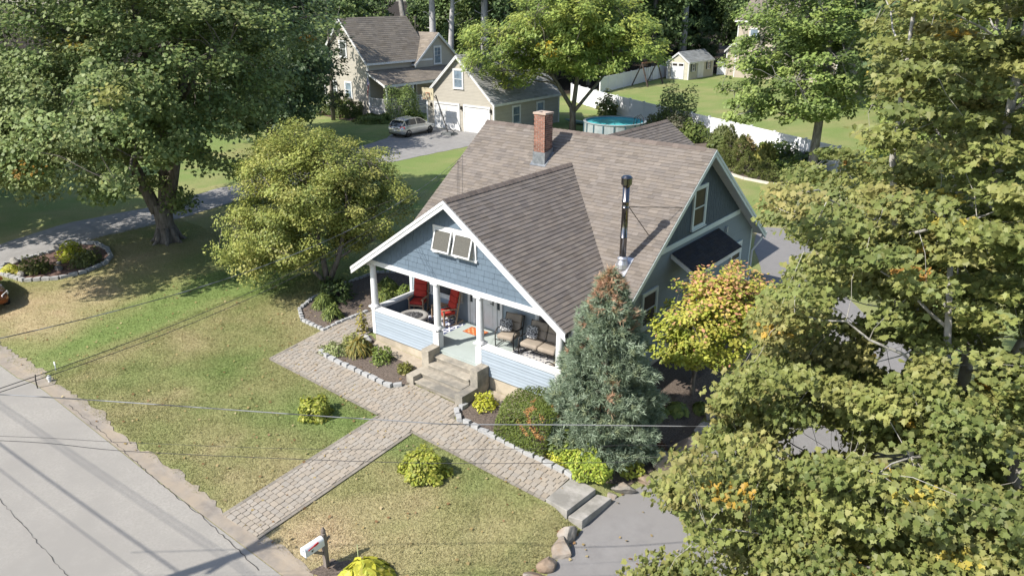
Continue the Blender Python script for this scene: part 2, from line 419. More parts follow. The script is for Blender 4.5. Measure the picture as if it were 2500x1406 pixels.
# ---------------------------------------------------------------- paver paths: every paver modelled in one sheet
PAV = mat('paver', (0.94, 0.94, 0.94), (1, 1, 1), 20, rough=.9, bump=.3, bscale=60, tint=True, spec=.2)
SAND = mat('joint_sand', (0.13, 0.115, 0.09), (0.20, 0.18, 0.145), 8, rough=1, bump=.3)
def pavers(mb, poly, seed, border=True):
    R = random.Random(seed); hp = halfplanes(poly); xs = [p[0] for p in poly]; ys = [p[1] for p in poly]
    y = min(ys); k = 0
    while y < max(ys):
        h = R.choice([.155, .165, .165]); x = min(xs) - R.random() * .25
        while x < max(xs):
            l = R.choice([.15, .18, .2, .2, .24]); g = .006; b = .018; jx, jy = R.uniform(-.004, .004), R.uniform(-.004, .004)
            a0, a1, c0, c1 = x + g + jx, x + l - g + jx, y + g + jy, y + h - g + jy
            q = clip([(a0 + b, c0), (a1 - b, c0), (a1, c0 + b), (a1, c1 - b), (a1 - b, c1), (a0 + b, c1), (a0, c1 - b), (a0, c0 + b)], hp)
            if len(q) > 2:
                ar = abs(sum(q[i][0] * q[(i + 1) % len(q)][1] - q[(i + 1) % len(q)][0] * q[i][1] for i in range(len(q)))) / 2
                if ar > .003:
                    v = R.uniform(.9, 1.06); w_ = R.uniform(-.007, .009)
                    c = (.295 * v + w_, .262 * v, .220 * v - w_)
                    cx, cy = sum(p[0] for p in q) / len(q), sum(p[1] for p in q) / len(q); dz = R.uniform(-.003, .004)
                    top = [(cx + (p[0] - cx) * .965, cy + (p[1] - cy) * .955) for p in q]; n = len(q)
                    mb.add([(px, py, T(px, py) + .045 + dz) for px, py in top] + [(px, py, T(px, py) + .024) for px, py in q],
                           [tuple(range(n))] + [(i, n + i, n + (i + 1) % n, (i + 1) % n) for i in range(n)], c)
            x += l
        y += h; k += 1
P1_ = [(-1.85, -3.08), (9.86, -3.08), (9.86, -1.95), (9.7, -1.95), (-1.85, -1.95)]
P2_ = [(3.68, -8.5), (4.98, -8.42), (4.98, -3.08), (3.68, -3.08)]
P3_ = [(-1.95, -1.95), (-.95, -1.95), (-.55, -.4), (-.3, 2.3), (-1.5, 2.3), (-1.92, 1.4), (-2.0, -.8)]
P4_ = [(2.8, -1.95), (5.6, -1.95), (5.36, -1.6), (5.36, -1.3), (3.15, -1.3), (3.0, -1.6)]
for i, pl in enumerate([[(-1.97, -3.15), (9.86, -3.15), (9.86, -1.9), (-1.97, -1.9)], [(3.6, -8.5), (5.06, -8.42), (5.06, -3.13), (3.6, -3.13)], P3_, P4_]):
    struct(drape('path_bed', pl, .021 + .0005 * i, SAND))
mbp = MB()
for i, pl in enumerate((P1_, P2_, P3_, P4_)): pavers(mbp, pl, 20 + i)
o = mbp.build('paver_path', PAV); o['kind'] = 'structure'
# soldier course along the path edges
mbp = MB()
R_ = random.Random(8)
def soldier(p, q, wdt=.09):
    p, q = Vector((*p, 0)), Vector((*q, 0)); d = (q - p).normalized(); nn = Vector((-d.y, d.x, 0)); t = 0; Lg = (q - p).length
    while t < Lg - .05:
        l = min(.2, Lg - t); a = p + d * (t + .006); b = p + d * (t + l - .006); v = R_.uniform(.75, 1.0)
        pts = [a, b, b + nn * wdt, a + nn * wdt]
        mbp.add([(c.x, c.y, T(c.x, c.y) + .041) for c in pts] + [(c.x, c.y, T(c.x, c.y) + .02) for c in pts], [(0, 1, 2, 3), (0, 4, 5, 1), (1, 5, 6, 2), (2, 6, 7, 3), (3, 7, 4, 0)], (.25 * v, .225 * v, .19 * v))
        t += .2
soldier((-1.85, -3.18), (3.58, -3.18)); soldier((5.08, -3.18), (9.86, -3.18)); soldier((3.67, -8.5), (3.67, -3.2)); soldier((5.08, -8.45), (5.08, -3.2)); soldier((-1.86, -3.1), (-1.94, -.8))
o = mbp.build('path_edging', PAV); o['kind'] = 'structure'
# ---------------------------------------------------------------- grass blades of the near lawns
def in_poly(px, py, poly):
    c = np.zeros(len(px), bool); n = len(poly)
    for i in range(n):
        x0, y0 = poly[i]; x1, y1 = poly[(i + 1) % n]
        if y0 == y1: continue
        hit = ((y0 > py) != (y1 > py)) & (px < (x1 - x0) * (py - y0) / (y1 - y0) + x0); c ^= hit
    return c
def grass_area(n, xr, yr, hmin, hmax, wd):
    px = rng.uniform(*xr, n); py = rng.uniform(*yr, n)
    bad = np.zeros(n, bool)
    for pl in (LBED, RBED, CBED, ISL, [(-1.97, -3.15), (9.86, -3.15), (9.86, -1.2), (-1.97, -1.9)], [(3.62, -8.7), (5.1, -8.7), (5.1, -3), (3.62, -3)], P3_, [(-.5, -.05), (8.6, -.05), (8.6, 13), (-.5, 13)],
               [(-20.6, -9), (-20.9, 9), (-24.6, 9), (-24.6, -9)], [(11.0, -8.9), (11.0, -1), (11.7, 2), (11.8, 9), (8.6, 12), (9, 15), (16, 15), (15.3, 3), (16.2, -9)], [(9.8, -3.2), (11, -3.2), (11, -1.5), (9.8, -1.5)], [(6.9, -8.4), (7.0, -7.75), (7.6, -7.5), (8.6, -7.35), (9.1, -7.7), (9.0, -8.4)]):
        bad |= in_poly(px, py, pl)
    bad |= py < (-8.36 + .05 * np.sin(px * 2.1) + rng.normal(0, .06, n))
    px, py = px[~bad], py[~bad]
    return px, py
gxs, gys = [], []
for n, xr, yr in ((300000, (-7.5, 11.3), (-8.5, 2.5)), (90000, (-21, -7.5), (-8.5, 4)), (26000, (-13, 0), (2.5, 22))):
    a, b = grass_area(n, xr, yr, 0, 0, 0); gxs.append(a); gys.append(b)
px, py = np.concatenate(gxs), np.concatenate(gys); n = len(px)
pz = np.array([T(a, b) for a, b in zip(px, py)])
ang = rng.uniform(0, 2 * np.pi, n); hh = rng.uniform(.02, .06, n) * (1 + .6 * (vnoise(px, py, .5, 9) - .4)); ww = rng.uniform(.005, .013, n)
lean = rng.normal(0, .035, (n, 2))
co = np.empty((n, 3, 3), np.float32)
co[:, 0] = np.stack([px - np.cos(ang) * ww, py - np.sin(ang) * ww, pz - .005], 1); co[:, 1] = np.stack([px + np.cos(ang) * ww, py + np.sin(ang) * ww, pz - .005], 1)
co[:, 2] = np.stack([px + lean[:, 0], py + lean[:, 1], pz + hh], 1)
def poly_mesh(name, co, cols, m):
    """n polygons of k corners each from an (n,k,3) array, with one tint per polygon"""
    n, k, _ = co.shape
    me = bpy.data.meshes.new(name)
    me.vertices.add(n * k); me.vertices.foreach_set('co', np.ascontiguousarray(co, np.float32).ravel())
    me.loops.add(n * k); me.loops.foreach_set('vertex_index', np.arange(n * k, dtype=np.int32))
    me.polygons.add(n); me.polygons.foreach_set('loop_start', np.arange(0, n * k, k, dtype=np.int32))
    at = me.attributes.new('tint', 'FLOAT_COLOR', 'FACE')
    at.data.foreach_set('color', np.concatenate([np.clip(cols, 0, 1), np.ones((n, 1))], 1).astype(np.float32).ravel())
    me.update(calc_edges=True); me.validate()
    me.materials.append(m)
    return me
gc = lawn_col(px, py) * rng.uniform(.85, 1.35, (n, 1)) * np.where(rng.random((n, 1)) < .2, np.array([1.15, 1.1, 1.2]), 1)
GRASS = mat('grass_blade', W1, rough=.8, tint=True, trans=.25, spec=.15)
o = bpy.data.objects.new('grass', poly_mesh('grass', co, gc, GRASS)); COL.objects.link(o)
tag(o, 'short patchy mown grass of the front lawns, half dried to tan', 'grass', kind='stuff')
# ================================================================ FOLIAGE LIBRARY
MAPLE = np.array([(0, 0), (.15, .05), (.40, .0), (.36, .23), (.60, .46), (.35, .50), (.27, .72), (.12, .74), (0, 1.0), (-.12, .74), (-.27, .72), (-.35, .50), (-.60, .46), (-.36, .23), (-.40, .0), (-.15, .05)])
WIDE = np.array([(0, 0), (.42, .12), (.50, .52), (.2, .62), (0, 1.0), (-.22, .66), (-.5, .5), (-.4, .1)])
OVAL = np.array([(0, 0), (.26, .28), (.28, .6), (0, 1.0), (-.28, .6), (-.26, .28)])
SPRAY = np.array([(0, 0), (.20, .12), (.08, .25), (.26, .40), (.08, .52), (.22, .70), (.05, .78), (0, 1.05), (-.05, .78), (-.22, .70), (-.08, .52), (-.26, .40), (-.08, .25), (-.20, .12)])
BLADE = np.array([(-.05, 0), (.05, 0), (.06, .45), (0, 1.0), (-.06, .45)])
HOSTA = np.array([(0, 0), (.25, .2), (.34, .45), (.22, .78), (0, 1.05), (-.22, .78), (-.34, .45), (-.25, .2)])
def unit(a): return a / np.maximum(np.linalg.norm(a, axis=-1, keepdims=True), 1e-9)
def leaf_polys(C, Nn, tip, size, tpl, curl=.18):
    """leaf polygons: centres C, normals Nn, tip directions, sizes"""
    Nn = unit(Nn); tip = unit(tip - Nn * (tip * Nn).sum(1, keepdims=True)); sd_ = np.cross(tip, Nn)
    x = tpl[:, 0][None, :, None]; y = (tpl[:, 1] - .5)[None, :, None]; s = size[:, None, None]
    return C[:, None] + s * (sd_[:, None] * x + tip[:, None] * y + Nn[:, None] * (-curl * y * y - curl * 1.2 * np.abs(x) * .5))
def pick(pal, n):
    cols = np.array([p[:3] for p in pal]); w_ = np.array([p[3] for p in pal], float)
    return cols[rng.choice(len(pal), n, p=w_ / w_.sum())]
def clumps_to_leaves(cl, per, rad, centre, size, tpl, pal, accent=None, pacc=0.0, up=1.0, outw=.6, rnd=.5, droop=.3, jit=.22, flat=.6, curl=.18, leafmix=.45, sun=.35, keep=None, split=False):
    m = len(cl); n = m * per; ci = np.repeat(np.arange(m), per)
    off = unit(rng.normal(size=(n, 3))) * (rng.random((n, 1)) ** .45) * np.array([1, 1, flat])
    rr = rad * rng.uniform(.75, 1.3, m)
    C = cl[ci] + off * rr[ci][:, None]
    ow = C - np.asarray(centre); ow = unit(ow)
    Nn = up * np.array([0, 0, 1.0]) + outw * ow + rnd * rng.normal(size=(n, 3)) + sun * np.array(SUNV)
    tip = ow * np.array([1, 1, .3]) + .9 * rng.normal(size=(n, 3)) - droop * np.array([0, 0, 1.0])
    cc = pick(pal, m); lc = pick(pal, n); col = cc[ci] * (1 - leafmix) + lc * leafmix
    if accent:
        isA = rng.random(m) < pacc; aa = pick(accent, m)
        hit = isA[ci] & (rng.random(n) < .6) & (off[:, 2] > -.02) & (np.linalg.norm(off, axis=1) < .8); col = np.where(hit[:, None], aa[ci], col)
    col = col * rng.uniform(1 - jit, 1 + jit, (n, 1)) * rng.uniform(1 - jit * .5, 1 + jit * .5, (m, 1))[ci]
    col = col * np.array([.99, 1.02, .86])
    sz = size * rng.uniform(.6, 1.3, n)
    if keep is not None:
        k = keep(C); C, Nn, tip, sz, col = C[k], Nn[k], tip[k], sz[k], col[k]
    if split: return split_leaves(C, Nn, tip, sz, tpl, curl), np.concatenate([col, col * .94])
    return leaf_polys(C, Nn, tip, sz, tpl, curl), col
def split_leaves(C, Nn, tip, size, tpl, curl, fold=.38):
    """leaves folded along the midrib: two half blades each"""
    Nn = unit(Nn); tip = unit(tip - Nn * (tip * Nn).sum(1, keepdims=True)); sd_ = np.cross(tip, Nn); s = size[:, None, None]
    k = len(tpl) // 2; out = []
    fo = (fold * rng.uniform(-.3, 1.3, len(C)))[:, None, None]
    for half in (tpl[:k + 1], np.concatenate([tpl[k:], tpl[:1]])):
        x = half[:, 0][None, :, None]; y = (half[:, 1] - .5)[None, :, None]
        out.append(C[:, None] + s * (sd_[:, None] * x + tip[:, None] * y + Nn[:, None] * (-curl * (y + .5) ** 2 + fo * np.abs(x) - curl * x * x)))
    return np.concatenate(out)
def crown_obj(name, co, col, parent, m=LEAF):
    off = np.zeros(3); q = parent
    while q is not None: off += np.array(q.location); q = q.parent
    o = bpy.data.objects.new(name, poly_mesh(name, co - off, col, m)); COL.objects.link(o); o.parent = parent
    return o
def bend(a, b, n=5, sag=.0, wob=.0, R=random):
    a, b = Vector(a), Vector(b); L_ = (b - a).length; out = []
    for i in range(n + 1):
        t = i / n; p = a.lerp(b, t); p.z += sag * L_ * 4 * t * (1 - t)
        if 0 < i < n: p += Vector((R.uniform(-1, 1), R.uniform(-1, 1), R.uniform(-1, 1))) * wob * L_
        out.append(p)
    return out
def trunk_and_limbs(trunks, cl, nlimb, r0=.1, twig=.012, seed=1, sides=6, nclump=400):
    """trunks: list of (points, radii). limbs reach to far clumps, twigs join the rest to the nearest limb"""
    R = random.Random(seed); mb = MB(); nodes = []
    for pts, rad in trunks:
        mb.tube(pts, rad, 10)
        for i in range(len(pts) - 1):
            for k in range(4):
                t = k / 4; nodes.append((Vector(pts[i]).lerp(Vector(pts[i + 1]), t), rad[i] + (rad[i + 1] - rad[i]) * t))
        nodes.append((Vector(pts[-1]), rad[-1]))
    zmin = min(n[0].z for n in nodes); zmax = max(n[0].z for n in nodes)
    att = [n for n in nodes if n[0].z > zmin + .28 * (zmax - zmin)]
    cl = [Vector(c) for c in cl]
    if not cl: return mb
    ends = [R.choice(cl)]
    while len(ends) < min(nlimb, len(cl)):
        ends.append(max(R.sample(cl, min(60, len(cl))), key=lambda c: min((c - e).length for e in ends)))
    limbs = []
    for e in ends:
        b, br = min(att, key=lambda nn: (nn[0] - e).length + max(0, nn[0].z - e.z + .35 * (Vector((nn[0].x - e.x, nn[0].y - e.y, 0))).length) * 1.5)
        r = min(br * .6, r0); pts = bend(b, e, 6, .06, .03, R)
        mb.tube(pts, [r * (1 - .82 * i / 6) for i in range(7)], sides)
        limbs += [(p, r * (1 - .8 * i / 6)) for i, p in enumerate(pts)][1:]
    for c in (cl if len(cl) < nclump else R.sample(cl, nclump)):
        b, br = min(limbs, key=lambda nn: (nn[0] - c).length)
        if (b - c).length > .05: mb.tube(bend(b, c, 3, .05, .06, R), [max(br * .5, twig), twig * 1.2, twig, twig * .5], 4, cap=False)
    return mb
def sample_blobs(blobs, n, shell=.35, poly=None, holes=(), zmin=None, minsep=0.0):
    """clump centres in a union of ellipsoids (cx,cy,cz,rx,ry,rz), denser towards their surface"""
    vol = np.array([b[3] * b[4] * b[5] for b in blobs]) ** .8; out = []; tries = 0
    while len(out) < n and tries < 400:
        tries += 1
        k = rng.choice(len(blobs), 200, p=vol / vol.sum()); B = np.array(blobs)[k]
        P = B[:, :3] + unit(rng.normal(size=(200, 3))) * (rng.random((200, 1)) ** shell) * B[:, 3:]
        ok = np.ones(200, bool)
        if zmin is not None: ok &= P[:, 2] > zmin
        if poly is not None:
            uv = project(P); ok &= in_poly(uv[:, 0], uv[:, 1], poly)
            for (hx, hy, hrx, hry) in holes: ok &= ((uv[:, 0] - hx) / hrx) ** 2 + ((uv[:, 1] - hy) / hry) ** 2 > 1
        for p in P[ok]:
            if minsep and out and np.min(np.linalg.norm(np.array(out) - p, axis=1)) < minsep: continue
            out.append(p)
            if len(out) >= n: break
    return np.array(out)
def tree(name, label, base, trunks, cl, centre, per, rad, size, tpl, pal, group=None, nlimb=14, r0=.12, bark=None, twig=.012, cat='tree', seed=1, nclump=400, **kw):
    t = thing(name, label, cat, base, group)
    trunk_and_limbs(trunks, cl, nlimb, r0, twig, seed, nclump=nclump).build('trunk', bark or BARK, t, smooth=True)
    co, col = clumps_to_leaves(np.asarray(cl), per, rad, centre, size, tpl, pal, **kw)
    crown_obj('crown', co, col, t)
    return t
def shrub(name, label, x, y, r, h, n, size, tpl, pal, group=None, cat='shrub', shape='dome', accent=None, pacc=0, up=.7, outw=.9, rnd=.55, squash=1.0, rz=0.0, z=None, inner=.5, jit=.25, curl=.2, m=None, cols=None):
    """a small leafy plant: stems and foliage"""
    z0 = T(x, y) if z is None else z
    t = thing(name, label, cat, (x, y, z0), group)
    d = unit(rng.normal(size=(n, 3))); d[:, 2] = np.abs(d[:, 2])
    rr = inner + (1 - inner) * rng.random((n, 1)) ** .5
    lump = 1 + .22 * np.sin(d[:, 0:1] * 5 + x * 7) * np.cos(d[:, 1:2] * 5 + y * 5) + .1 * np.sin(d[:, 2:3] * 9 + x)
    if shape == 'box': d = d / np.maximum(np.max(np.abs(d), axis=1, keepdims=True), .72) * 1.0; lump = 1
    if shape == 'cone':
        hz = rng.random((n, 1)) ** 1.4; a = rng.uniform(0, 2 * np.pi, (n, 1)); q = (1 - hz) ** .8 * (.75 + .3 * rng.random((n, 1)) ** .5)
        d = np.concatenate([np.cos(a) * q, np.sin(a) * q, hz], 1); rr = 1; lump = 1
    P = d * rr * lump * np.array([r, r * squash, h * .96]) + np.array([0, 0, .04 * h])
    c_, s_ = math.cos(rz), math.sin(rz)
    P = np.stack([P[:, 0] * c_ - P[:, 1] * s_, P[:, 0] * s_ + P[:, 1] * c_, P[:, 2]], 1)
    ow = unit(P - np.array([0, 0, h * .25])); C = P + np.array([x, y, z0])
    Nn = up * np.array([0, 0, 1.0]) + outw * ow + rnd * rng.normal(size=(n, 3))
    tip = ow + .7 * rng.normal(size=(n, 3))
    col = pick(pal, n)
    if accent:
        uvn = vnoise(C[:, 0], C[:, 1] + C[:, 2], r * .55, 4); hit = (uvn > 1 - pacc) & (rng.random(n) < .8); col = np.where(hit[:, None], pick(accent, n), col)
    if cols is not None: col = cols(P, col)
    col = col * rng.uniform(1 - jit, 1 + jit, (n, 1)) * np.array([.98, 1.02, .86])
    st = MB(); R = random.Random(int(abs(x * 31 + y * 17)))
    for k in range(7):
        a = R.uniform(0, 6.28); q = R.uniform(.2, .65)
        st.tube(bend((x, y, z0 - .02), (x + math.cos(a) * r * q, y + math.sin(a) * r * q, z0 + h * R.uniform(.45, .75)), 3, .05, .04, R), [.012 + .01 * h] + [.008] * 3, 5)
    st.build('stem', BARK, t)
    crown_obj('foliage', leaf_polys(C, Nn, tip, size * rng.uniform(.7, 1.3, n), tpl, curl), col, t, m or LEAF)
    return t
def rosette(name, label, x, y, r, h, n, size, pal, group=None, cat='plant', tpl=HOSTA, rise=.9, z=None):
    """broad or bladed leaves arching out of one point"""
    z0 = T(x, y) if z is None else z
    t = thing(name, label, cat, (x, y, z0), group)
    a = rng.uniform(0, 2 * np.pi, n); q = rng.random(n) ** .7
    dirs = np.stack([np.cos(a), np.sin(a), np.zeros(n)], 1)
    C = np.array([x, y, z0]) + dirs * (q * r)[:, None] + np.stack([np.zeros(n), np.zeros(n), h * (1 - q ** 2 * .75) * rng.uniform(.75, 1.05, n)], 1)
    Nn = dirs * (.35 + .6 * q)[:, None] + np.array([0, 0, rise]) + .25 * rng.normal(size=(n, 3))
    tip = dirs + np.array([0, 0, 1.0]) * (.7 - 1.3 * q)[:, None] + .3 * rng.normal(size=(n, 3))
    col = pick(pal, n) * rng.uniform(.75, 1.25, (n, 1))
    st = MB(); R = random.Random(int(abs(x * 13 + y * 29)))
    for k in range(8):
        an = R.uniform(0, 6.28)
        st.tube(bend((x, y, z0), (x + math.cos(an) * r * .5, y + math.sin(an) * r * .5, z0 + h * .7), 3, .08, .02, R), [.01, .008, .006, .005], 5)
    st.build('stem', mat('green_stem', (.1, .14, .04), (.16, .18, .06), 8), t)
    crown_obj('foliage', leaf_polys(C, Nn, tip, size * rng.uniform(.7, 1.25, n), tpl, .35), col, t)
    return t
# ================================================================ THE BLUE HOUSE
SH = mat('shingle', (0.9, 0.9, 0.9), (1, 1, 1), 30, rough=.95, bump=.35, bscale=90, tint=True, spec=.2)
CLAD = mat('cladding', (0.93, 0.93, 0.93), (1, 1, 1), 2.0, rough=.7, tint=True, spec=.3, bump=.08, bscale=60)
CONC = mat('tan_concrete', (0.36, 0.31, 0.235), (0.45, 0.395, 0.31), 2.5, rough=.95, bump=.4, bscale=35, c3=(.31, .27, .21), scale3=1.1)
def shingle_col(base, var=.16):
    def f(R):
        v = R.choice([.86, .95, 1.0, 1.0, 1.05, 1.12]) * R.uniform(1 - var * .4, 1 + var * .4); w_ = R.uniform(-.004, .005)
        return (base[0] * v + w_, base[1] * v + w_ * .4, base[2] * v - w_ * .5)
    return f
def flat_col(base, var=.05):
    def f(R):
        v = R.uniform(1 - var, 1 + var); return (base[0] * v, base[1] * v, base[2] * v)
    return f
BROWN = (0.172, 0.150, 0.131); SHAKE = (0.108, 0.146, 0.188); LAP = (0.262, 0.305, 0.348); SHADED_LAP = (0.19, 0.225, 0.24); SHADED_SHAKE = (0.062, 0.084, 0.104)  # last two: front cladding colours darkened to carry the side wall's shade
def pbox(mb, O, U, V, N, u0, u1, v0, v1, n0, n1, c=W1):
    O, U, V, N = Vector(O), Vector(U), Vector(V), Vector(N)
    P = lambda a, b, d: O + U * a + V * b + N * d
    return mb.hexa([P(u0, v0, n0), P(u1, v0, n0), P(u1, v1, n0), P(u0, v1, n0)], [P(u0, v0, n1), P(u1, v0, n1), P(u1, v1, n1), P(u0, v1, n1)], c)
XP, XM, YP, YM, ZP = (1, 0, 0), (-1, 0, 0), (0, 1, 0), (0, -1, 0), (0, 0, 1)
GLASS = glassm()
def window(parent, O, U, N, w_, h_, cas=.10, double=True, frame=None, glass=None, grid=None, name='window', V=ZP, n0=0.0, lite=0):
    """casing, sashes, sill and panes on a wall; O is the lower left corner of the opening"""
    fr = frame or WHITE; mb = MB(); B = lambda *a: pbox(mb, O, U, V, N, *a)
    B(-cas, 0, -cas * .6, h_ + cas * 1.1, n0, n0 + .06); B(w_, w_ + cas, -cas * .6, h_ + cas * 1.1, n0, n0 + .06)
    B(0, w_, h_, h_ + cas * 1.1, n0, n0 + .063); B(0, w_, -cas * .6, 0, n0, n0 + .063)
    s_ = .035
    B(0, s_, 0, h_, n0 + .005, n0 + .042); B(w_ - s_, w_, 0, h_, n0 + .005, n0 + .042); B(s_, w_ - s_, 0, s_, n0 + .005, n0 + .04); B(s_, w_ - s_, h_ - s_, h_, n0 + .005, n0 + .04)
    if double: B(s_, w_ - s_, h_ * .5 - .02, h_ * .5 + .02, n0 + .005, n0 + .045)
    if grid:
        gc_, gr_, y0_, y1_ = grid
        for k in range(1, gc_): B(w_ * k / gc_ - .01, w_ * k / gc_ + .01, y0_ * h_, y1_ * h_, n0 + .01, n0 + .036)
        for k in range(1, gr_): B(s_, w_ - s_, h_ * (y0_ + (y1_ - y0_) * k / gr_) - .01, h_ * (y0_ + (y1_ - y0_) * k / gr_) + .01, n0 + .01, n0 + .037)
    f = mb.build(name, fr, parent)
    g = MB(); pbox(g, O, U, V, N, s_ * .5, w_ - s_ * .5, s_ * .5, h_ - s_ * .5, n0 + .004, n0 + .024); g.build('pane', glass or GLASS, f)
    sl = MB(); pbox(sl, O, U, V, N, -cas - .03, w_ + cas + .03, -cas * .6 - .04, -cas * .6, n0, n0 + .1); sl.build('sill', fr, f)
    return f
def cladding(mb, O, U, N, poly, exp, tw, thick, colf, gap=0.0, jit=0.0, wj=0.0, z0=0):
    return tabs(mb, O, U, ZP, N, poly, exp, tw, thick, colf, gap=gap, jit=jit, wj=wj)
HOUSE = thing('blue_house', 'blue shingled cottage with front gable porch and brown shingle roof', 'house', (4.0, 7.0, 0))
a_, b_ = 3.07, 1.884; m_ = a_ + b_ / 2; W_ = 2 * a_ + b_
zd, zc, zb = .58, 1.26, 2.90; zp, s1, oy, eo = 5.869, .68, .43, .5
yr, zr, s2, xl, xr = 7.58, 6.76, .735, -1.0, 8.97
XW, XL, YF, YB = 8.53, -.43, 2.3, 12.86
c2, n2 = 1 / math.hypot(1, s2), s2 / math.hypot(1, s2); c1, n1 = 1 / math.hypot(1, s1), s1 / math.hypot(1, s1)
ye0, ye1 = 1.8, 2 * yr - 1.8; ze = zr - s2 * (yr - ye0)
# --- roofs
mb = MB(); Lr = (yr - ye0) / c2
O = (xl, ye0, ze); U, V, N = XP, (0, c2, n2), (0, -n2, c2)
vcut = (2.35 - ye0) / c2
for pl in ([(0, 0), (.55, 0), (.55, vcut), (0, vcut)], [(9.15, 0), (xr - xl, 0), (xr - xl, vcut), (9.15, vcut)], [(0, vcut), (xr - xl, vcut), (xr - xl, Lr), (0, Lr)]):
    tabs(mb, O, U, V, N, pl, .143, .30, .02, shingle_col(BROWN), jit=.0, wj=.35, gap=.004)
tabs(mb, (xr, ye1, ze), XM, (0, -c2, n2), (0, n2, c2), [(0, 0), (xr - xl, 0), (xr - xl, Lr), (0, Lr)], .143, .30, .012, shingle_col(BROWN), wj=.35, gap=.004)
def ridge_caps(mb, p, q, s, wd=.17, c=(.14, .115, .10)):
    p, q = Vector(p), Vector(q); d = (q - p).normalized(); sd_ = d.cross(Vector((0, 0, 1))).normalized(); t = 0; Lg = (q - p).length; R = random.Random(3); k = 0
    cn = 1 / math.hypot(1, s)
    while t < Lg - .02:
        e = min(t + .21, Lg); v = R.uniform(.8, 1.15); lo_ = .010 + .014; hi_ = .010
        A, B_ = p + d * t, p + d * e; up = Vector((0, 0, 1))
        for sg in (1, -1):
            w0 = sd_ * sg * wd * cn - up * wd * cn * s
            mb.add([A + up * (lo_ + .012), A + w0 + up * (lo_ + .012), B_ + w0 + up * (hi_ + .012), B_ + up * (hi_ + .012), A + up * .0, A + w0 + up * .0, B_ + w0],
                   [(0, 1, 2, 3) if sg < 0 else (3, 2, 1, 0), (0, 4, 5, 1), (1, 5, 6, 2)], (c[0] * v, c[1] * v, c[2] * v))
        t = e
ridge_caps(mb, (xl, yr, zr + .005), (xr - .35, yr, zr + .005), s2)
roof = mb.build('roof', SH, HOUSE)
mb = MB()   # porch gable roof
ex1 = m_ + m_ + eo; ex0 = m_ - m_ - eo; zg = zp - s1 * (m_ + eo); L1 = (m_ + eo) / c1
tabs(mb, (ex1, -oy, zg), YP, (-c1, 0, n1), (n1, 0, c1), [(0, 0), (6.78, 0), (6.78, L1), (0, L1)], .143, .30, .019, shingle_col((0.160, .139, .123)), wj=.35, gap=.003)
tabs(mb, (ex0, 6.35, zg), YM, (c1, 0, n1), (-n1, 0, c1), [(0, 0), (6.78, 0), (6.78, L1), (0, L1)], .143, .30, .014, shingle_col(BROWN), wj=.35, gap=.004)
ridge_caps(mb, (m_, -oy, zp + .004), (m_, 6.3, zp + .004), s1)
mb.build('porch_roof', SH, HOUSE)
# decks of the roofs, soffits and rake boards
SOFF = mat('soffit', (0.56, 0.58, 0.59), (0.50, 0.52, 0.53), 3, rough=.7)
mb = MB()
def slab(pts, nrm, th, c=W1):
    nrm = Vector(nrm); a = [Vector(p) - nrm * .012 for p in pts]; mb.prism(a, -nrm * th, c)
slab([(xl + .03, 2.36, zr - s2 * (yr - 2.36)), (xr - .03, 2.36, zr - s2 * (yr - 2.36)), (xr - .03, yr, zr), (xl + .03, yr, zr)], (0, -n2, c2), .11)
slab([(xl + .03, ye0 + .02, ze + .015), (-.47, ye0 + .02, ze + .015), (-.47, 2.35, zr - s2 * (yr - 2.35)), (xl + .03, 2.35, zr - s2 * (yr - 2.35))], (0, -n2, c2), .11)
slab([(8.16, ye0 + .02, ze + .015), (xr - .03, ye0 + .02, ze + .015), (xr - .03, 2.35, zr - s2 * (yr - 2.35)), (8.16, 2.35, zr - s2 * (yr - 2.35))], (0, -n2, c2), .11)
slab([(xl + .03, yr + .01, zr - .01), (xr - .03, yr + .01, zr - .01), (xr - .03, ye1 - .02, ze + .015), (xl + .03, ye1 - .02, ze + .015)], (0, n2, c2), .11)
slab([(ex1 - .02, -oy + .03, zg + .013), (ex1 - .02, 5.7, zg + .013), (m_, 5.7, zp), (m_, -oy + .03, zp)], (n1, 0, c1), .1)
slab([(ex0 + .02, -oy + .03, zg + .013), (ex0 + .02, 5.7, zg + .013), (m_ - .01, 5.7, zp - .007), (m_ - .01, -oy + .03, zp - .007)], (-n1, 0, c1), .1)
mb.build('soffit', SOFF, HOUSE)
def rake(mb, p, q, out, wd=.2, th=.045, drop=.012):
    """fascia board under a sloping edge p-q, on the outer side 'out'"""
    p, q, out = Vector(p), Vector(q), Vector(out); z = Vector((0, 0, 1))
    mb.prism([p - z * drop, q - z * drop, q - z * (drop + wd), p - z * (drop + wd)], out * th)
    mb.prism([p - z * drop, q - z * drop, q - z * (drop + wd * .42), p - z * (drop + wd * .42)], out * (th + .022))
mb = MB()
rake(mb, (m_, -oy + .02, zp), (ex1, -oy + .02, zg), (0, -1, 0), .25); rake(mb, (m_, -oy + .02, zp), (ex0, -oy + .02, zg), (0, -1, 0), .25)
mb.build('rake_board', WHITE, HOUSE)
mb = MB()
TRIM = mat('grey_trim', (0.56, 0.62, 0.60), (0.50, 0.56, 0.55), 2, rough=.5)
for xx, sg in ((xr - .05, 1), (xl + .05, -1)):
    mb = MB(); rake(mb, (xx, yr, zr), (xx, ye1, ze), (sg, 0, 0), .24); rake(mb, (xx, yr, zr), (xx, ye0, ze), (sg, 0, 0), .24); mb.build('rake_board', TRIM, HOUSE)
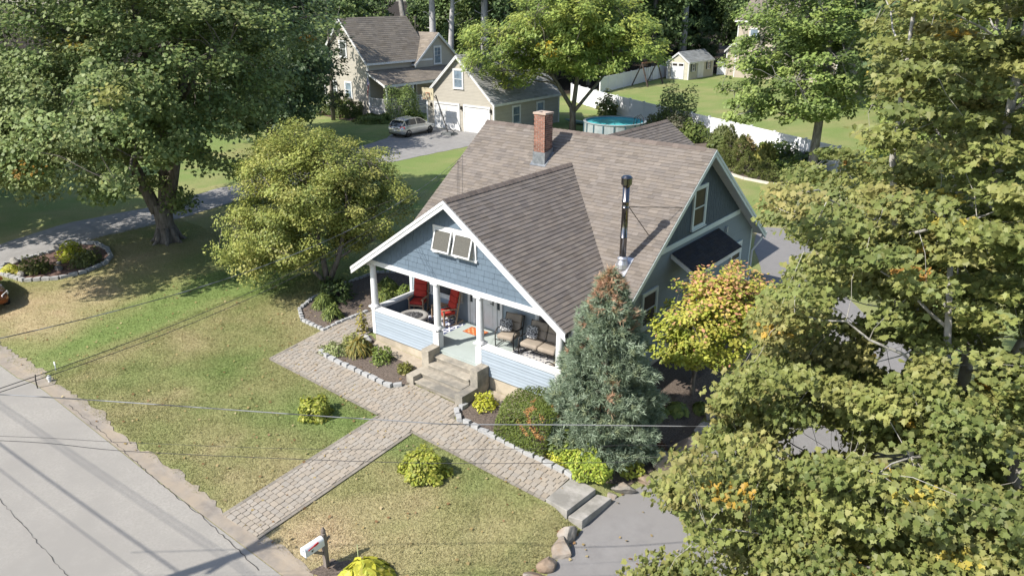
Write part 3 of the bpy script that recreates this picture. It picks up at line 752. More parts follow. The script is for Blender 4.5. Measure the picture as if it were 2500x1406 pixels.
# --- walls
mb = MB()
mb.box(XL + .02, XW - .02, YF + .02, YB, -.9, 2.75)
mb.prism([(XW - .02, 2.32, 2.74), (XW - .02, YB - .02, 2.74), (XW - .02, yr, 6.62)], (-.1, 0, 0)); mb.prism([(XL + .02, 2.32, 2.74), (XL + .02, YB - .02, 2.74), (XL + .02, yr, 6.62)], (.1, 0, 0))
mb.box(.12, W_ - .12, .05, .12, 2.96, 3.1); mb.prism([(.1, .02, 3.05), (W_ - .1, .02, 3.05), (m_, .02, 5.72)], (0, .1, 0))
mb.build('wall_core', mat('wall_core', (.3, .34, .36)), HOUSE)
mb = MB(); cladding(mb, (0, 0, 0), XP, YM, [(.02, 3.06), (W_ - .02, 3.06), (m_, 5.76)], .185, .2, .026, flat_col(SHAKE, .05), gap=.005, jit=.0, wj=.3)
mb.build('gable_shingles', CLAD, HOUSE, label='blue grey shake cladding of the front gable')
mb = MB(); cladding(mb, (XW, 0, 0), YP, XP, [(3.84, 3.84), (11.32, 3.84), (yr, 6.63)], .185, .2, .016, flat_col(SHADED_SHAKE, .07), gap=.008, wj=.35)
mb.build('gable_shingles', CLAD, HOUSE, label='shake cladding of the side gable, shade put into its dark teal colour')
mb = MB(); zw = 6.63 - s2 * 5.28
cladding(mb, (XW, 0, 0), YP, XP, [(2.3, -.1), (YB, -.1), (YB, zw), (11.5, 3.7), (3.66, 3.7), (2.3, zw)], .105, 40, .014, flat_col(SHADED_LAP, .03))  # lap siding with this wall's shade put into its colour
cladding(mb, (XL, 0, 0), YM, XM, [(-YB, .3), (-2.3, .3), (-2.3, zw), (-3.66, 3.7), (-yr, 6.6), (-11.5, 3.7), (-YB, zw)], .105, 40, .014, flat_col(LAP, .03))
cladding(mb, (0, YF, 0), XP, YM, [(XL, .58), (XW, .58), (XW, 2.96), (XL, 2.96)], .105, 40, .014, flat_col(LAP, .03))
cladding(mb, (0, YB, 0), XM, YP, [(-XW, .2), (-XL, .2), (-XL, 2.8), (-XW, 2.8)], .105, 40, .014, flat_col(LAP, .03))
mb.build('lap_siding', CLAD, HOUSE)
mb = MB(); mb.box(XL + .01, XW + .005, YF - .01, YB + .005, -1.0, .2 - .3 * 0); mb.build('foundation', CONC, HOUSE)
mb = MB()   # belt course, corner boards, frieze
mb.box(XW, XW + .045, 3.86, 11.3, 3.68, 3.86); mb.build('belt_board', TRIM, HOUSE)
for bx in ((XW - .1, XW + .03, 2.27, 2.37, .2, 2.72), (XW - .1, XW + .03, YB - .09, YB + .03, -.1, 2.72), (XL - .03, XL + .1, 2.265, 2.37, .2, 2.6)): MB().box(*bx).build('corner_board', TRIM, HOUSE)
# rear ell with its own gable roof
xe, zee, wee, yee = 2.8, 6.13, 3.1, 16.05
mb = MB()
tabs(mb, (xe + wee, 8.0, zee - s1 * wee), YP, (-c1, 0, n1), (n1, 0, c1), [(0, 0), (yee - 8, 0), (yee - 8, wee / c1), (0, wee / c1)], .143, .30, .017, shingle_col((0.160, .139, .123)), wj=.35, gap=.003)
tabs(mb, (xe - wee, yee, zee - s1 * wee), YM, (c1, 0, n1), (-n1, 0, c1), [(0, 0), (yee - 8, 0), (yee - 8, wee / c1), (0, wee / c1)], .143, .30, .014, shingle_col(BROWN), wj=.35, gap=.003)
ridge_caps(mb, (xe, 8.1, zee + .004), (xe, yee, zee + .004), s1)
mb.build('rear_roof', SH, HOUSE)
mb = MB(); mb.box(xe - wee + .4, xe + wee - .4, 12.88, yee - .3, -.3, 3.9); mb.prism([(xe - wee + .4, yee - .3, 3.9), (xe + wee - .4, yee - .3, 3.9), (xe, yee - .3, 5.95)], (0, -3, 0)); mb.build('rear_wall', mat('rear_siding', LAP, rough=.7), HOUSE)
# --- chimney
CH = thing_child = MB()
bx0, bx1, by0, by1 = 2.44, 2.95, 6.15, 6.62
BRICK = mat('brick', (0.9, 0.9, 0.9), (1, 1, 1), 12, rough=.9, tint=True, bump=.3, bscale=70)
MORT = mat('mortar', (0.40, 0.36, 0.32), (0.33, 0.30, 0.27), 20, rough=1)
mb = MB(); mb.box(bx0 + .012, bx1 - .012, by0 + .012, by1 - .012, 5.2, 7.50); chim = mb.build('chimney', MORT, HOUSE)
mb = MB(); R_ = random.Random(2)
def bricks(mb, O, U, N, Lw, z0, z1):
    z = z0; k = 0
    while z < z1 - .03:
        u = -(.11 if k % 2 else 0)
        while u < Lw:
            a, b = max(u, 0), min(u + .21, Lw)
            if b - a > .03:
                v = R_.choice([.6, .8, .95, 1, 1.1, 1.25]); c = (.235 * v, .118 * v, .085 * v)
                pbox(mb, O, U, ZP, N, a + (.006 if a > 0 else 0), b - (.006 if b < Lw else 0), z, z + .062, -.02, .0, c)
            u += .22
        z += .076; k += 1
bricks(mb, (bx0, by0, 0), XP, YM, bx1 - bx0, 5.3, 7.5); bricks(mb, (bx1, by0, 0), YP, XP, by1 - by0, 5.3, 7.5); bricks(mb, (bx1, by1, 0), XM, YP, bx1 - bx0, 5.3, 7.5); bricks(mb, (bx0, by1, 0), YM, XM, by1 - by0, 5.3, 7.5)
mb.build('brickwork', BRICK, chim)
mb = MB(); mb.box(bx0 - .03, bx1 + .03, by0 - .03, by0 + .12, 7.502, 7.57); mb.box(bx0 - .03, bx1 + .03, by1 - .12, by1 + .03, 7.502, 7.57); mb.box(bx0 - .03, bx0 + .12, by0 + .12, by1 - .12, 7.502, 7.57); mb.box(bx1 - .12, bx1 + .03, by0 + .12, by1 - .12, 7.502, 7.57)
mb.build('crown', mat('chimney_cap', (.42, .33, .27), (.34, .27, .22), 8, rough=.95), chim)
LEAD = mat('lead_flashing', (0.27, 0.285, 0.30), (0.16, 0.175, 0.19), 7, rough=.45, metal=.55, bump=.4, bscale=25)
mb = MB(); zf = lambda y: zr - s2 * (yr - y)
g = .022
mb.hexa([(bx0 - g, by0 - g - .03, zf(by0) - .1), (bx1 + g, by0 - g - .03, zf(by0) - .1), (bx1 + g, by1 + g, zf(by1) - .1), (bx0 - g, by1 + g, zf(by1) - .1)],
        [(bx0 - g, by0 - g, zf(by0) + .42), (bx1 + g, by0 - g, zf(by0) + .42), (bx1 + g, by1 + g, zf(by1) + .2), (bx0 - g, by1 + g, zf(by1) + .2)])
e_ = .03; mb.prism([(bx0 - .1, by0 - .12, zf(by0 - .12) + e_), (bx1 + .1, by0 - .12, zf(by0 - .12) + e_), (bx1 + .1, by1, zf(by1) + e_), (bx0 - .1, by1, zf(by1) + e_)], (0, 0, -.02))
mb.build('flashing', LEAD, chim)
# --- steel stove pipe
STEEL = mat('stainless_steel', (0.22, 0.215, 0.22), (0.15, 0.145, 0.15), 3, rough=.2, metal=1.0, stretch=(6, 6, .5))
px_, py_ = 8.06, 3.3; pz_ = zf(py_)
mb = MB(); mb.lathe([(.105, pz_ - .1), (.105, pz_ + .95), (.113, pz_ + .955), (.113, pz_ + .985), (.105, pz_ + .99), (.105, pz_ + 1.9), (.113, pz_ + 1.905), (.113, pz_ + 1.935), (.105, pz_ + 1.94), (.105, pz_ + 2.08), (.114, pz_ + 2.085), (.114, pz_ + 2.12), (.105, pz_ + 2.125), (.105, pz_ + 2.62)], px_, py_, 24)
pipe = mb.build('stove_pipe', STEEL, HOUSE, smooth=True)
mb = MB(); mb.lathe([(.12, pz_ + 2.58), (.14, pz_ + 2.62), (.165, pz_ + 2.64), (.165, pz_ + 2.80), (.175, pz_ + 2.81), (.175, pz_ + 2.84), (.12, pz_ + 2.9), (.02, pz_ + 2.92)], px_, py_, 24); mb.build('pipe_cap', STEEL, pipe)
mb = MB(); mb.lathe([(.21, pz_ - .02), (.19, pz_ + .12), (.135, pz_ + .26), (.16, pz_ + .27), (.17, pz_ + .3), (.11, pz_ + .36)], px_, py_, 24)
e_ = .034; mb.prism([(px_ - .26, py_ - .4, zf(py_ - .4) + e_), (px_ + .26, py_ - .4, zf(py_ - .4) + e_), (px_ + .24, py_ + .3, zf(py_ + .3) + e_), (px_ - .24, py_ + .3, zf(py_ + .3) + e_)], (0, 0, -.012)); mb.build('pipe_flashing', mat('galvanised_flashing', (.6, .6, .61), (.5, .5, .52), 5, rough=.35, metal=.8), pipe)
ROD = mat('dark_metal', (.035, .033, .032), (.06, .055, .05), 6, rough=.5, metal=.6)
for gx, gy in ((8.9, 5.45), (8.32, 4.41)):
    mb = MB(); mb.tube([(px_ + .08, py_ + .08, pz_ + 1.93), (gx, gy, zf(gy) + .02)], .012, 6); mb.build('stay_rod', ROD, pipe)
# --- windows of the side gable and ground floor
DGL = mat('dark_glass', (.022, .018, .016), (.05, .042, .036), 1.5, rough=.4, spec=.12)
window(HOUSE, (XW, 7.1, 4.08), YP, XP, .84, 1.32, cas=.1, frame=TRIM, glass=DGL, n0=.018)
window(HOUSE, (XW, 3.9, 1.45), YP, XP, .84, 1.1, cas=.1, frame=TRIM, glass=DGL, n0=.016)
window(HOUSE, (XW, 10.9, 1.2), YP, XP, .8, 1.2, cas=.1, frame=TRIM, glass=DGL, n0=.016)
# --- canopy over the side door
BLACKSH = (0.035, 0.034, 0.037)
cy0, cy1, cz0, cz1, cx1 = 5.66, 9.35, 3.56, 3.02, 9.5
mb = MB(); V_ = Vector((XW - cx1, 0, cz0 - cz1)).normalized(); N_ = Vector((-V_.z, 0, V_.x)) * -1
tabs(mb, (cx1 + .02, cy0 - .03, cz1), YP, V_, N_, [(0, 0), (cy1 - cy0 + .06, 0), (cy1 - cy0 + .06, 1.08), (0, 1.08)], .143, .3, .014, shingle_col(BLACKSH), wj=.3, gap=.004)
can = mb.build('side_canopy', SH, HOUSE, label='black shingled lean-to canopy over the side entrance')
mb = MB(); mb.prism([(XW + .02, cy0, cz0 - .03), (cx1, cy0, cz1 - .02), (cx1, cy0, cz1 - .17), (XW + .02, cy0, cz0 - .2)], (0, .04, 0)); mb.prism([(XW + .02, cy1, cz0 - .03), (cx1, cy1, cz1 - .02), (cx1, cy1, cz1 - .17), (XW + .02, cy1, cz0 - .2)], (0, -.04, 0))
mb.box(cx1 - .04, cx1, cy0 + .04, cy1 - .04, cz1 - .17, cz1 - .02); mb.prism([(XW + .02, cy0 + .04, cz0 - .05), (cx1 - .05, cy0 + .04, cz1 - .04), (cx1 - .05, cy1 - .04, cz1 - .04), (XW + .02, cy1 - .04, cz0 - .05)], (0, 0, -.04)); mb.build('canopy_fascia', WHITE, can)
for yy in (cy0 + .2, cy1 - .2): MB().bar((XW + .02, yy, 2.3), (cx1 - .08, yy, cz1 - .1), .07, .09).build('canopy_bracket', WHITE, can)
# side door
mb = MB(); B = lambda *a: pbox(mb, (XW, 7.3, .3), YP, ZP, XP, *a)
B(-.12, 0, 0, 2.22, .014, .06); B(.92, 1.04, 0, 2.22, .014, .06); B(0, .92, 2.1, 2.22, .014, .062); B(0, .92, 0, 2.1, .012, .04); B(.12, .42, .2, .9, .04, .05); B(.5, .8, .2, .9, .04, .05)
dr = mb.build('side_door', WHITE, HOUSE); mb = MB(); pbox(mb, (XW, 7.3, .3), YP, ZP, XP, .15, .77, 1.1, 1.95, .038, .048); mb.build('pane', DGL, dr)
mb = MB(); mb.box(XW, 9.5, 6.9, 8.7, -.5, .25); mb.build('side_step', CONC, HOUSE)
mb = MB(); pbox(mb, (XW, 10.1, 3.22), YP, ZP, XP, -.05, .05, 0, .22, .016, .1); mb.build('wall_lamp', mat('lamp_grey', (.3, .34, .35), rough=.4), HOUSE)
# gutter and downspout at the back corner
mb = MB(); mb.bar((xl, ye1 + .04, ze - .04), (xr, ye1 + .04, ze - .04), .1, .1); mb.tube([(xr - .12, ye1 + .02, ze - .08), (xr - .16, ye1 - .1, ze - .3), (XW + .08, YB + .08, ze - .75), (XW + .08, YB + .08, -.2)], .045, 8); mb.build('downspout', WHITE, HOUSE)

# ---------------------------------------------------------------- the porch
CONC2 = mat('weathered_concrete', (0.38, 0.34, 0.275), (0.25, 0.225, 0.185), 3.2, rough=.95, bump=.6, bscale=30, c3=(.17, .16, .14), scale3=.8, lo=.3, hi=.72)
DECK = mat('deck_paint', (0.33, 0.375, 0.355), (0.37, 0.415, 0.395), 2, rough=.55)
mb = MB(); mb.box(.02, W_ - .02, .02, YF, -1.1, .31); mb.build('porch_foundation', CONC, HOUSE)
mb = MB(); mb.box(.0, W_, .0, YF - .02, .44, zd); mb.box(a_ - .1, a_ + b_ + .1, -.03, .0, .3, zd - .03); mb.box(a_ - .1, a_ + b_ + .1, -.06, .02, zd - .03, zd + .004)
mb.build('porch_deck', DECK, HOUSE)
mb = MB(); mb.box(.05, W_ - .05, .06, YF - .02, 2.93, 2.955); mb.build('porch_ceiling', WHITE, HOUSE)
for x0, x1 in ((.1, a_ - .1), (a_ + b_ + .1, W_ - .1)):   # half walls: siding outside, blue boards inside
    mb = MB(); cladding(mb, (0, -.004, 0), XP, YM, [(x0, .29), (x1, .29), (x1, 1.16), (x0, 1.16)], .108, 40, .042, flat_col(LAP, .03)); mb.build('half_wall_siding', CLAD, HOUSE)
mb = MB(); cladding(mb, (0, 0, 0), YM, XM, [(-YF, .29), (-.1, .29), (-.1, 1.16), (-YF, 1.16)], .097, 40, .016, flat_col(LAP, .03)); mb.build('half_wall_siding', CLAD, HOUSE)
mb = MB(); cladding(mb, (W_, 0, 0), YP, XP, [(.1, .29), (YF, .29), (YF, 1.16), (.1, 1.16)], .097, 40, .016, flat_col(LAP, .03))
mb.build('half_wall_siding', CLAD, HOUSE)
BOARD = mat('blue_shingle_board', SHAKE, tuple(c * .8 for c in SHAKE), 6, rough=.7, stretch=(9, 9, .3))
for bx in ((.1, a_ - .1, .012, .15, .585, 1.16), (a_ + b_ + .1, W_ - .1, .012, .15, .585, 1.16), (.012, .15, .15, YF - .02, .585, 1.16), (W_ - .15, W_ - .012, .15, YF - .02, .585, 1.16)): MB().box(*bx).build('half_wall', BOARD, HOUSE)
for bx in ((-.05, a_ + .06, -.06, .21, 1.165, zc), (a_ + b_ - .06, W_ + .05, -.06, .21, 1.165, zc), (-.06, .2, .21, YF, 1.165, zc - .002), (W_ - .2, W_ + .06, .21, YF, 1.165, zc - .002)): MB().box(*bx).build('porch_rail_cap', WHITE, HOUSE, bevel=.006)
for x0, x1, z0 in ((-.04, .12, .26), (W_ - .12, W_ + .04, .26), (a_ - .12, a_ + .14, .5), (a_ + b_ - .14, a_ + b_ + .12, .5)): MB().box(x0, x1, -.04, .2, z0, 1.163).build('column_pedestal', WHITE, HOUSE, bevel=.005)
mb = MB(); mb.box(-.1, W_ + .1, -.06, .2, zb, 3.07); mb.build('porch_beam', WHITE, HOUSE, bevel=.006); MB().box(-.1, .13, .2, YF, zb, 2.925).build('side_beam', WHITE, HOUSE); MB().box(W_ - .13, W_ + .1, .2, YF, zb, 2.925).build('side_beam', WHITE, HOUSE)
for x in (.04, a_ + .02, a_ + b_ - .02, W_ - .04):
    mb = MB(); mb.box(x - .17, x + .17, -.09, .25, zc + .001, zc + .05)
    mb.lathe([(.15, zc + .05), (.155, zc + .075), (.14, zc + .1), (.122, zc + .12), (.122, zc + .5), (.104, zb - .14), (.112, zb - .13), (.112, zb - .11), (.104, zb - .1), (.13, zb - .06)], x, .08, 24); mb.box(x - .15, x + .15, -.07, .23, zb - .06, zb - .001)
    mb.build('porch_column', WHITE, HOUSE, smooth=False)
# attic awning windows in the gable, sashes propped open
mb = MB(); gx0, gx1, gz0, gz1 = 3.16, 4.94, 4.06, 4.79; B = lambda *a: pbox(mb, (0, 0, 0), XP, ZP, YM, *a)
B(gx0, gx0 + .09, gz0, gz1, .0, .06); B(gx1 - .09, gx1, gz0, gz1, .0, .06); B(gx0, gx1, gz1, gz1 + .1, .0, .065); B(gx0 - .04, gx1 + .04, gz0 - .07, gz0, .0, .09); B(4.0, 4.1, gz0, gz1, .0, .06); B(gx0 + .09, gx1 - .09, gz0, gz1, .0, .022)
win = mb.build('gable_window', WHITE, HOUSE)
SCR = mat('insect_screen', (.055, .052, .045), (.10, .095, .08), 40, rough=.5, spec=.5)
for u0 in (gx0 + .1, 4.11):
    w_, h_ = .73, .70; t = math.radians(17); Vv = Vector((0, -math.sin(t), -math.cos(t))); Nn = Vector((0, -math.cos(t), math.sin(t))); O_ = Vector((u0, -.045, gz1 - .01))
    mb = MB(); B = lambda *a: pbox(mb, O_, XP, Vv, Nn, *a)
    B(0, .045, 0, h_, 0, .04); B(w_ - .045, w_, 0, h_, 0, .04); B(.045, w_ - .045, 0, .045, 0, .04); B(.045, w_ - .045, h_ - .045, h_, 0, .04); s_ = mb.build('sash', WHITE, win)
    mb = MB(); pbox(mb, O_, XP, Vv, Nn, .04, w_ - .04, .04, h_ - .04, .014, .024); mb.build('pane', SCR, s_)
# porch back wall: door with pilasters, windows, belt
mb = MB(); B = lambda *a: pbox(mb, (0, YF, 0), XP, ZP, YM, *a)
for u in (2.50, 2.74, 3.74, 3.98): B(u, u + .1, zd, 2.75, .013, .07)
B(2.46, 4.12, 2.75, 2.92, .013, .08); B(2.6, 2.74, zd, 1.4, .013, .035); B(3.84, 3.98, zd, 1.4, .013, .035); fr_ = mb.build('door_surround', WHITE, HOUSE); MBS = {}
mb = MB()
for u in (2.6, 3.84): pbox(MBS.setdefault(u, MB()), (0, YF, 0), XP, ZP, YM, u, u + .14, 1.4, 2.7, .013, .03).build('sidelight', GLASS, fr_)
mb = MB(); B = lambda *a: pbox(mb, (2.84, YF, zd), XP, ZP, YM, *a); B(0, .9, 0, 2.15, .013, .04)
for u0, v0, u1, v1 in ((.1, .15, .4, .9), (.5, .15, .8, .9), (.1, 1.0, .4, 1.95), (.5, 1.0, .8, 1.95)): B(u0, u1, v0, v1, .04, .052)
dr = mb.build('front_door', WHITE, HOUSE)
mb = MB(); pbox(mb, (2.84, YF, zd), XP, ZP, YM, .80, .84, .93, 1.15, .04, .06); mb.tube([(3.66, YF - .06, zd + 1.0), (3.66, YF - .1, zd + 1.0), (3.57, YF - .1, zd + 1.0)], .012, 8); pbox(mb, (2.84, YF, zd), XP, ZP, YM, .80, .84, 1.25, 1.31, .04, .065); mb.build('door_handle', ROD, dr)
window(HOUSE, (.75, YF, 1.35), XP, YM, 1.35, 1.25, cas=.11, n0=.015); window(HOUSE, (5.6, YF, 1.35), XP, YM, 1.35, 1.25, cas=.11, n0=.015)
# --- concrete steps, one thing
ST = thing('concrete_steps', 'weathered concrete front steps with stepped cheek walls up to the porch', 'steps', (4.1, -.6, T(4, -.6)))
zs = T(4.1, -1.3)
mb = MB(); rb = MB(); dz = (.47 - zs) / 4; xs0, xs1 = 3.27, 5.06
for k in range(4):
    y0 = -1.28 + k * .31; zt = zs + dz * (k + 1) - (.003 if k == 3 else 0)
    rb.box(xs0 + .004, xs1 - .004, y0 + .03, (-.06 if k == 3 else y0 + .33), zs - .3, zt - .052)
    mb.box(xs0, xs1, y0 - .005, (-.06 if k == 3 else y0 + .34), zt - .05, zt)
mb.build('treads', CONC2, ST, bevel=.01); rb.build('risers', mat('stained_concrete', (.17, .155, .13), (.28, .25, .205), 4, rough=.95, bump=.6, bscale=25), ST)
for x0, x1 in ((2.95, 3.268), (5.062, 5.38)):
    mb = MB(); mb.box(x0, x1, -1.33, -.602, zs - .4, zs + .34); mb.build('cheek_wall', CONC2, ST, bevel=.015)
    mb = MB(); mb.box(x0, x1, -.60, -.045, zs - .4, .72 if x0 < 4 else .66); mb.build('cheek_wall', CONC2, ST, bevel=.015)
# ================================================================ PORCH FURNITURE
RED = mat('red_cushion', (0.40, 0.035, 0.022), (0.30, 0.025, 0.018), 5, rough=.85, bump=.25, bscale=18)
TEAK = mat('weathered_teak', (0.34, 0.24, 0.16), (0.25, 0.17, 0.11), 9, rough=.7, stretch=(1, 6, 6))
BEIGE = mat('beige_cushion', (0.30, 0.255, 0.205), (0.25, 0.21, 0.17), 5, rough=.9, bump=.25, bscale=20)
def cushion(mb, c, sx, sy, sz, M=None, puff=.02):
    bm = bmesh.new(); bmesh.ops.create_cube(bm, size=1.0)
    bmesh.ops.scale(bm, vec=(sx, sy, sz), verts=bm.verts)
    bmesh.ops.bevel(bm, geom=list(bm.edges), offset=min(sx, sy, sz) * .38, segments=3, affect='EDGES', profile=.5)
    M = M or Matrix.Identity(4); c = Vector(c)
    vs = []
    for v in bm.verts:
        p = v.co.copy(); k = (1 - min(1, abs(p.x) / (sx / 2))) * (1 - min(1, abs(p.y) / (sy / 2))) * (1 - min(1, abs(p.z) / (sz / 2)) * 0)
        vs.append(tuple(c + M @ p))
    fs = [[q.index for q in f.verts] for f in bm.faces]; bm.free(); mb.add(vs, fs)
def turned(o, x, y, z, rz):
    o.location = (x, y, z); o.rotation_euler = (0, 0, rz); return o
ROTX = lambda a: Matrix.Rotation(a, 4, 'X')
def rocker(label):
    t = thing('rocking_chair', label, 'chair', (0, 0, 0), 'red cushioned rocking chairs on the porch')
    mb = MB()
    for sx in (-.27, .27):
        mb.tube([(sx, -.42, .07), (sx, -.2, .025), (sx, .05, .02), (sx, .3, .045), (sx, .5, .11)], .022, 6)
    mb.build('rocker', TEAK, t)
    mb = MB()
    for sx in (-.27, .27):
        mb.bar((sx, -.25, .03), (sx, -.25, .62), .045, .05, (0, 1, 0)); mb.bar((sx, .2, .03), (sx, .42, 1.15), .04, .05, (0, 1, 0))
        mb.bar((sx, -.33, .635), (sx, .28, .6), .075, .025)
    for sy, z in ((-.25, .36), (.2, .36)): mb.bar((-.27, sy, z), (.27, sy, z), .03, .05)
    for z in (.8, 1.1): mb.bar((-.27, .22 + (z - .03) * .19, z), (.27, .22 + (z - .03) * .19, z), .02, .06)
    for z in (-.2, -.08, .04, .16): mb.bar((-.26, z, .39), (.26, z, .39), .06, .02)
    mb.build('frame', TEAK, t)
    mb = MB(); cushion(mb, (0, -.03, .46), .5, .52, .11); mb.build('seat_cushion', RED, t, smooth=True)
    mb = MB()
    for k in range(3): cushion(mb, (0, .23 + k * .058, .66 + k * .235), .5, .11, .245, ROTX(math.radians(-13)))
    mb.build('back_cushion', RED, t, smooth=True)
    return t
turned(rocker('red cushioned rocking chair in the porch corner behind the round fire pit'), .5, 1.75, zd + .02, math.radians(24))
turned(rocker('red cushioned rocking chair turned sideways between the fire pit and the front door'), 2.02, 1.65, zd + .02, math.radians(-20))
PIT_C = mat('pit_concrete', (0.27, 0.262, 0.248), (0.21, 0.205, 0.195), 4, rough=.9, bump=.3, bscale=40)
t = thing('fire_pit', 'round grey concrete fire pit filled with dark lava stones behind the rail', 'fire pit', (1.22, .78, zd))
mb = MB(); mb.lathe([(.36, zd + .012), (.40, zd + .05), (.43, zd + .3), (.52, zd + .36), (.53, zd + .42), (.51, zd + .44), (.36, zd + .44), (.34, zd + .38), (.1, zd + .37)], 1.22, .78, 36); mb.build('bowl', PIT_C, t, smooth=True)
mb = MB(); R_ = random.Random(6); mb.lathe([(.345, zd + .372), (.345, zd + .405), (.02, zd + .41)], 1.22, .78, 24, c=(.02, .02, .022))
for k in range(330):
    a, q = R_.uniform(0, 6.28), R_.random() ** .5 * .33; mb.rock(1.22 + q * math.cos(a), .78 + q * math.sin(a), zd + .415, .034, .03, .024, k, (lambda v: (v, v, v * 1.05))(R_.choice([.02, .03, .05, .08, .14])), sub=1)
mb.build('lava_stones', mat('lava_stone', W1, rough=.8, tint=True), t)
t = thing('side_table', 'small brown wooden side table beside the red rocking chairs', 'table', (1.45, 1.85, zd))
mb = MB(); mb.box(1.22, 1.68, 1.65, 2.08, zd + .5, zd + .53); mb.build('table_top', TEAK, t, bevel=.005)
for x, y in ((1.25, 1.68), (1.65, 1.68), (1.25, 2.05), (1.65, 2.05)):
    mb = MB(); mb.box(x - .02, x + .02, y - .02, y + .02, zd + .012, zd + .498); mb.build('leg', TEAK, t)
def rug(name, label, x0, x1, y0, y1, colf, n=60, z=.006, m=None, cat='rug', rz=0):
    mb = MB(); nx_ = n; ny_ = max(4, int(n * (y1 - y0) / (x1 - x0)))
    for i in range(nx_):
        for j in range(ny_):
            u, v = (i + .5) / nx_, (j + .5) / ny_; xa, xb = x0 + (x1 - x0) * i / nx_, x0 + (x1 - x0) * (i + 1) / nx_; ya, yb = y0 + (y1 - y0) * j / ny_, y0 + (y1 - y0) * (j + 1) / ny_
            mb.add([(xa, ya, zd + z), (xb, ya, zd + z), (xb, yb, zd + z), (xa, yb, zd + z)], [(0, 1, 2, 3)], colf(u, v, (xa + xb) / 2, (ya + yb) / 2))
    mb.add([(x0, y0, zd + .001), (x1, y0, zd + .001), (x1, y1, zd + .001), (x0, y1, zd + .001), (x0, y0, zd + z), (x1, y0, zd + z), (x1, y1, zd + z), (x0, y1, zd + z)], [(0, 1, 5, 4), (1, 2, 6, 5), (2, 3, 7, 6), (3, 0, 4, 7)], (.2, .2, .2))
    o = mb.build(name, m or mat('rug_weave', (.9, .9, .9), W1, 60, rough=1, tint=True, bump=.2, bscale=120)); return tag(o, label, cat)
def lattice(u, v, x, y):
    s_ = .34; a, b = (x + y) / s_ % 1, (x - y) / s_ % 1; c = x / (s_ / 1.0) % 1
    if min(a, 1 - a) < .11 or min(b, 1 - b) < .11 or min(c, 1 - c) < .08: return (.62, .64, .68)
    return (.06, .08, .17)
rug('area_rug', 'navy and white lattice patterned outdoor rug under the fire pit', .32, 2.55, .35, 2.05, lattice, 96)
def dots(u, v, x, y):
    r = math.hypot(u - .5, v - .5); q = math.sin(x * 23) * math.sin(y * 23) + .5 * math.sin(x * 47 + y * 31)
    return (.14, .14, .17) if q > .62 else ((.30, .30, .32) if q > .45 or abs(r - .4) < .02 else (.47, .46, .45))
rug('area_rug', 'pale grey outdoor rug with dark speckled pattern by the beige sofa', 5.2, 7.75, .35, 2.0, dots, 96)
def matp(u, v, x, y):
    if min(u, 1 - u) < .05 or min(v, 1 - v) < .08: return (.42, .10, .03)
    q = math.sin(u * 24) * math.sin(v * 15); return (.55, .42, .22) if q > .45 else (.46, .125, .035)
rug('door_mat', 'orange coir door mat in front of the white front door', 2.88, 3.66, 1.5, 2.0, matp, 40, z=.016, cat='mat')
PIL = mat('patterned_pillow', (.5, .5, .5), (.035, .035, .04), 26, rough=.9, lo=.46, hi=.52, detail=2)
def patio_seat(name, label, w_, n, cat, pillow_label=None):
    t = thing(name, label, cat, (0, 0, 0)); mb = MB()
    for sx in (-w_ / 2, w_ / 2):
        mb.tube([(sx, -.34, .04), (sx, .34, .04)], .018, 6); mb.tube([(sx, -.33, .04), (sx, -.36, .3), (sx, -.34, .58), (sx, -.2, .66), (sx, .05, .63), (sx, .3, .62)], .02, 8)
        mb.tube([(sx, .3, .04), (sx, .28, .4), (sx, .45, 1.0)], .02, 8)
    for y, z in ((-.33, .3), (.28, .3), (.45, .98), (.3, .55)): mb.tube([(-w_ / 2, y, z), (w_ / 2, y, z)], .017, 6)
    for k in range(n * 3): mb.bar((-w_ / 2 + w_ * (k + .5) / (n * 3), -.32, .31), (-w_ / 2 + w_ * (k + .5) / (n * 3), .28, .31), .03, .012)
    mb.build('frame', ROD, t, smooth=True)
    ww = (w_ - .06) / n
    for k in range(n):
        x = -w_ / 2 + .03 + ww * (k + .5)
        mb = MB(); cushion(mb, (x, -.05, .41), ww * .99, .6, .17); mb.build('seat_cushion', BEIGE, t, smooth=True)
        mb = MB(); cushion(mb, (x, .29, .62), ww * .97, .15, .30, ROTX(math.radians(-16))); cushion(mb, (x, .37, .88), ww * .97, .14, .28, ROTX(math.radians(-16))); mb.build('back_cushion', BEIGE, t, smooth=True)
    return t
def pillow(label, x, y, z, rz, tilt):
    mb = MB(); bm = bmesh.new(); bmesh.ops.create_uvsphere(bm, u_segments=16, v_segments=10, radius=1)
    vs = []
    for v in bm.verts:
        p = v.co; e = .45; f = lambda q: math.copysign(abs(q) ** e, q); r = max(abs(p.x), abs(p.z), 1e-6)
        vs.append((f(p.x) * .22, p.y * .085 * (1 - .1 * r), f(p.z) * .22))
    fs = [[q.index for q in f.verts] for f in bm.faces]; bm.free(); mb.add(vs, fs)
    o = mb.build('throw_pillow', PIL, smooth=True); o.location = (x, y, z); o.rotation_euler = (tilt, 0, rz)
    return tag(o, label, 'pillow', 'patterned pillows on the porch seats')
turned(patio_seat('patio_chair', 'beige cushioned metal armchair just right of the front door', .68, 1, 'chair'), 4.88, 1.62, zd + .008, math.radians(10))
turned(patio_seat('patio_sofa', 'two seat beige cushioned metal sofa against the right porch wall', 1.4, 2, 'sofa'), 6.25, 1.62, zd + .008, math.radians(3))
turned(patio_seat('patio_chair', 'metal armchair at the right porch end, mostly hidden by half wall and conifer', .68, 1, 'chair'), 7.62, .72, zd + .008, math.radians(-95))
pillow('black and white patterned pillow on the beige armchair by the door', 4.76, 1.60, zd + .73, math.radians(30), math.radians(-22))
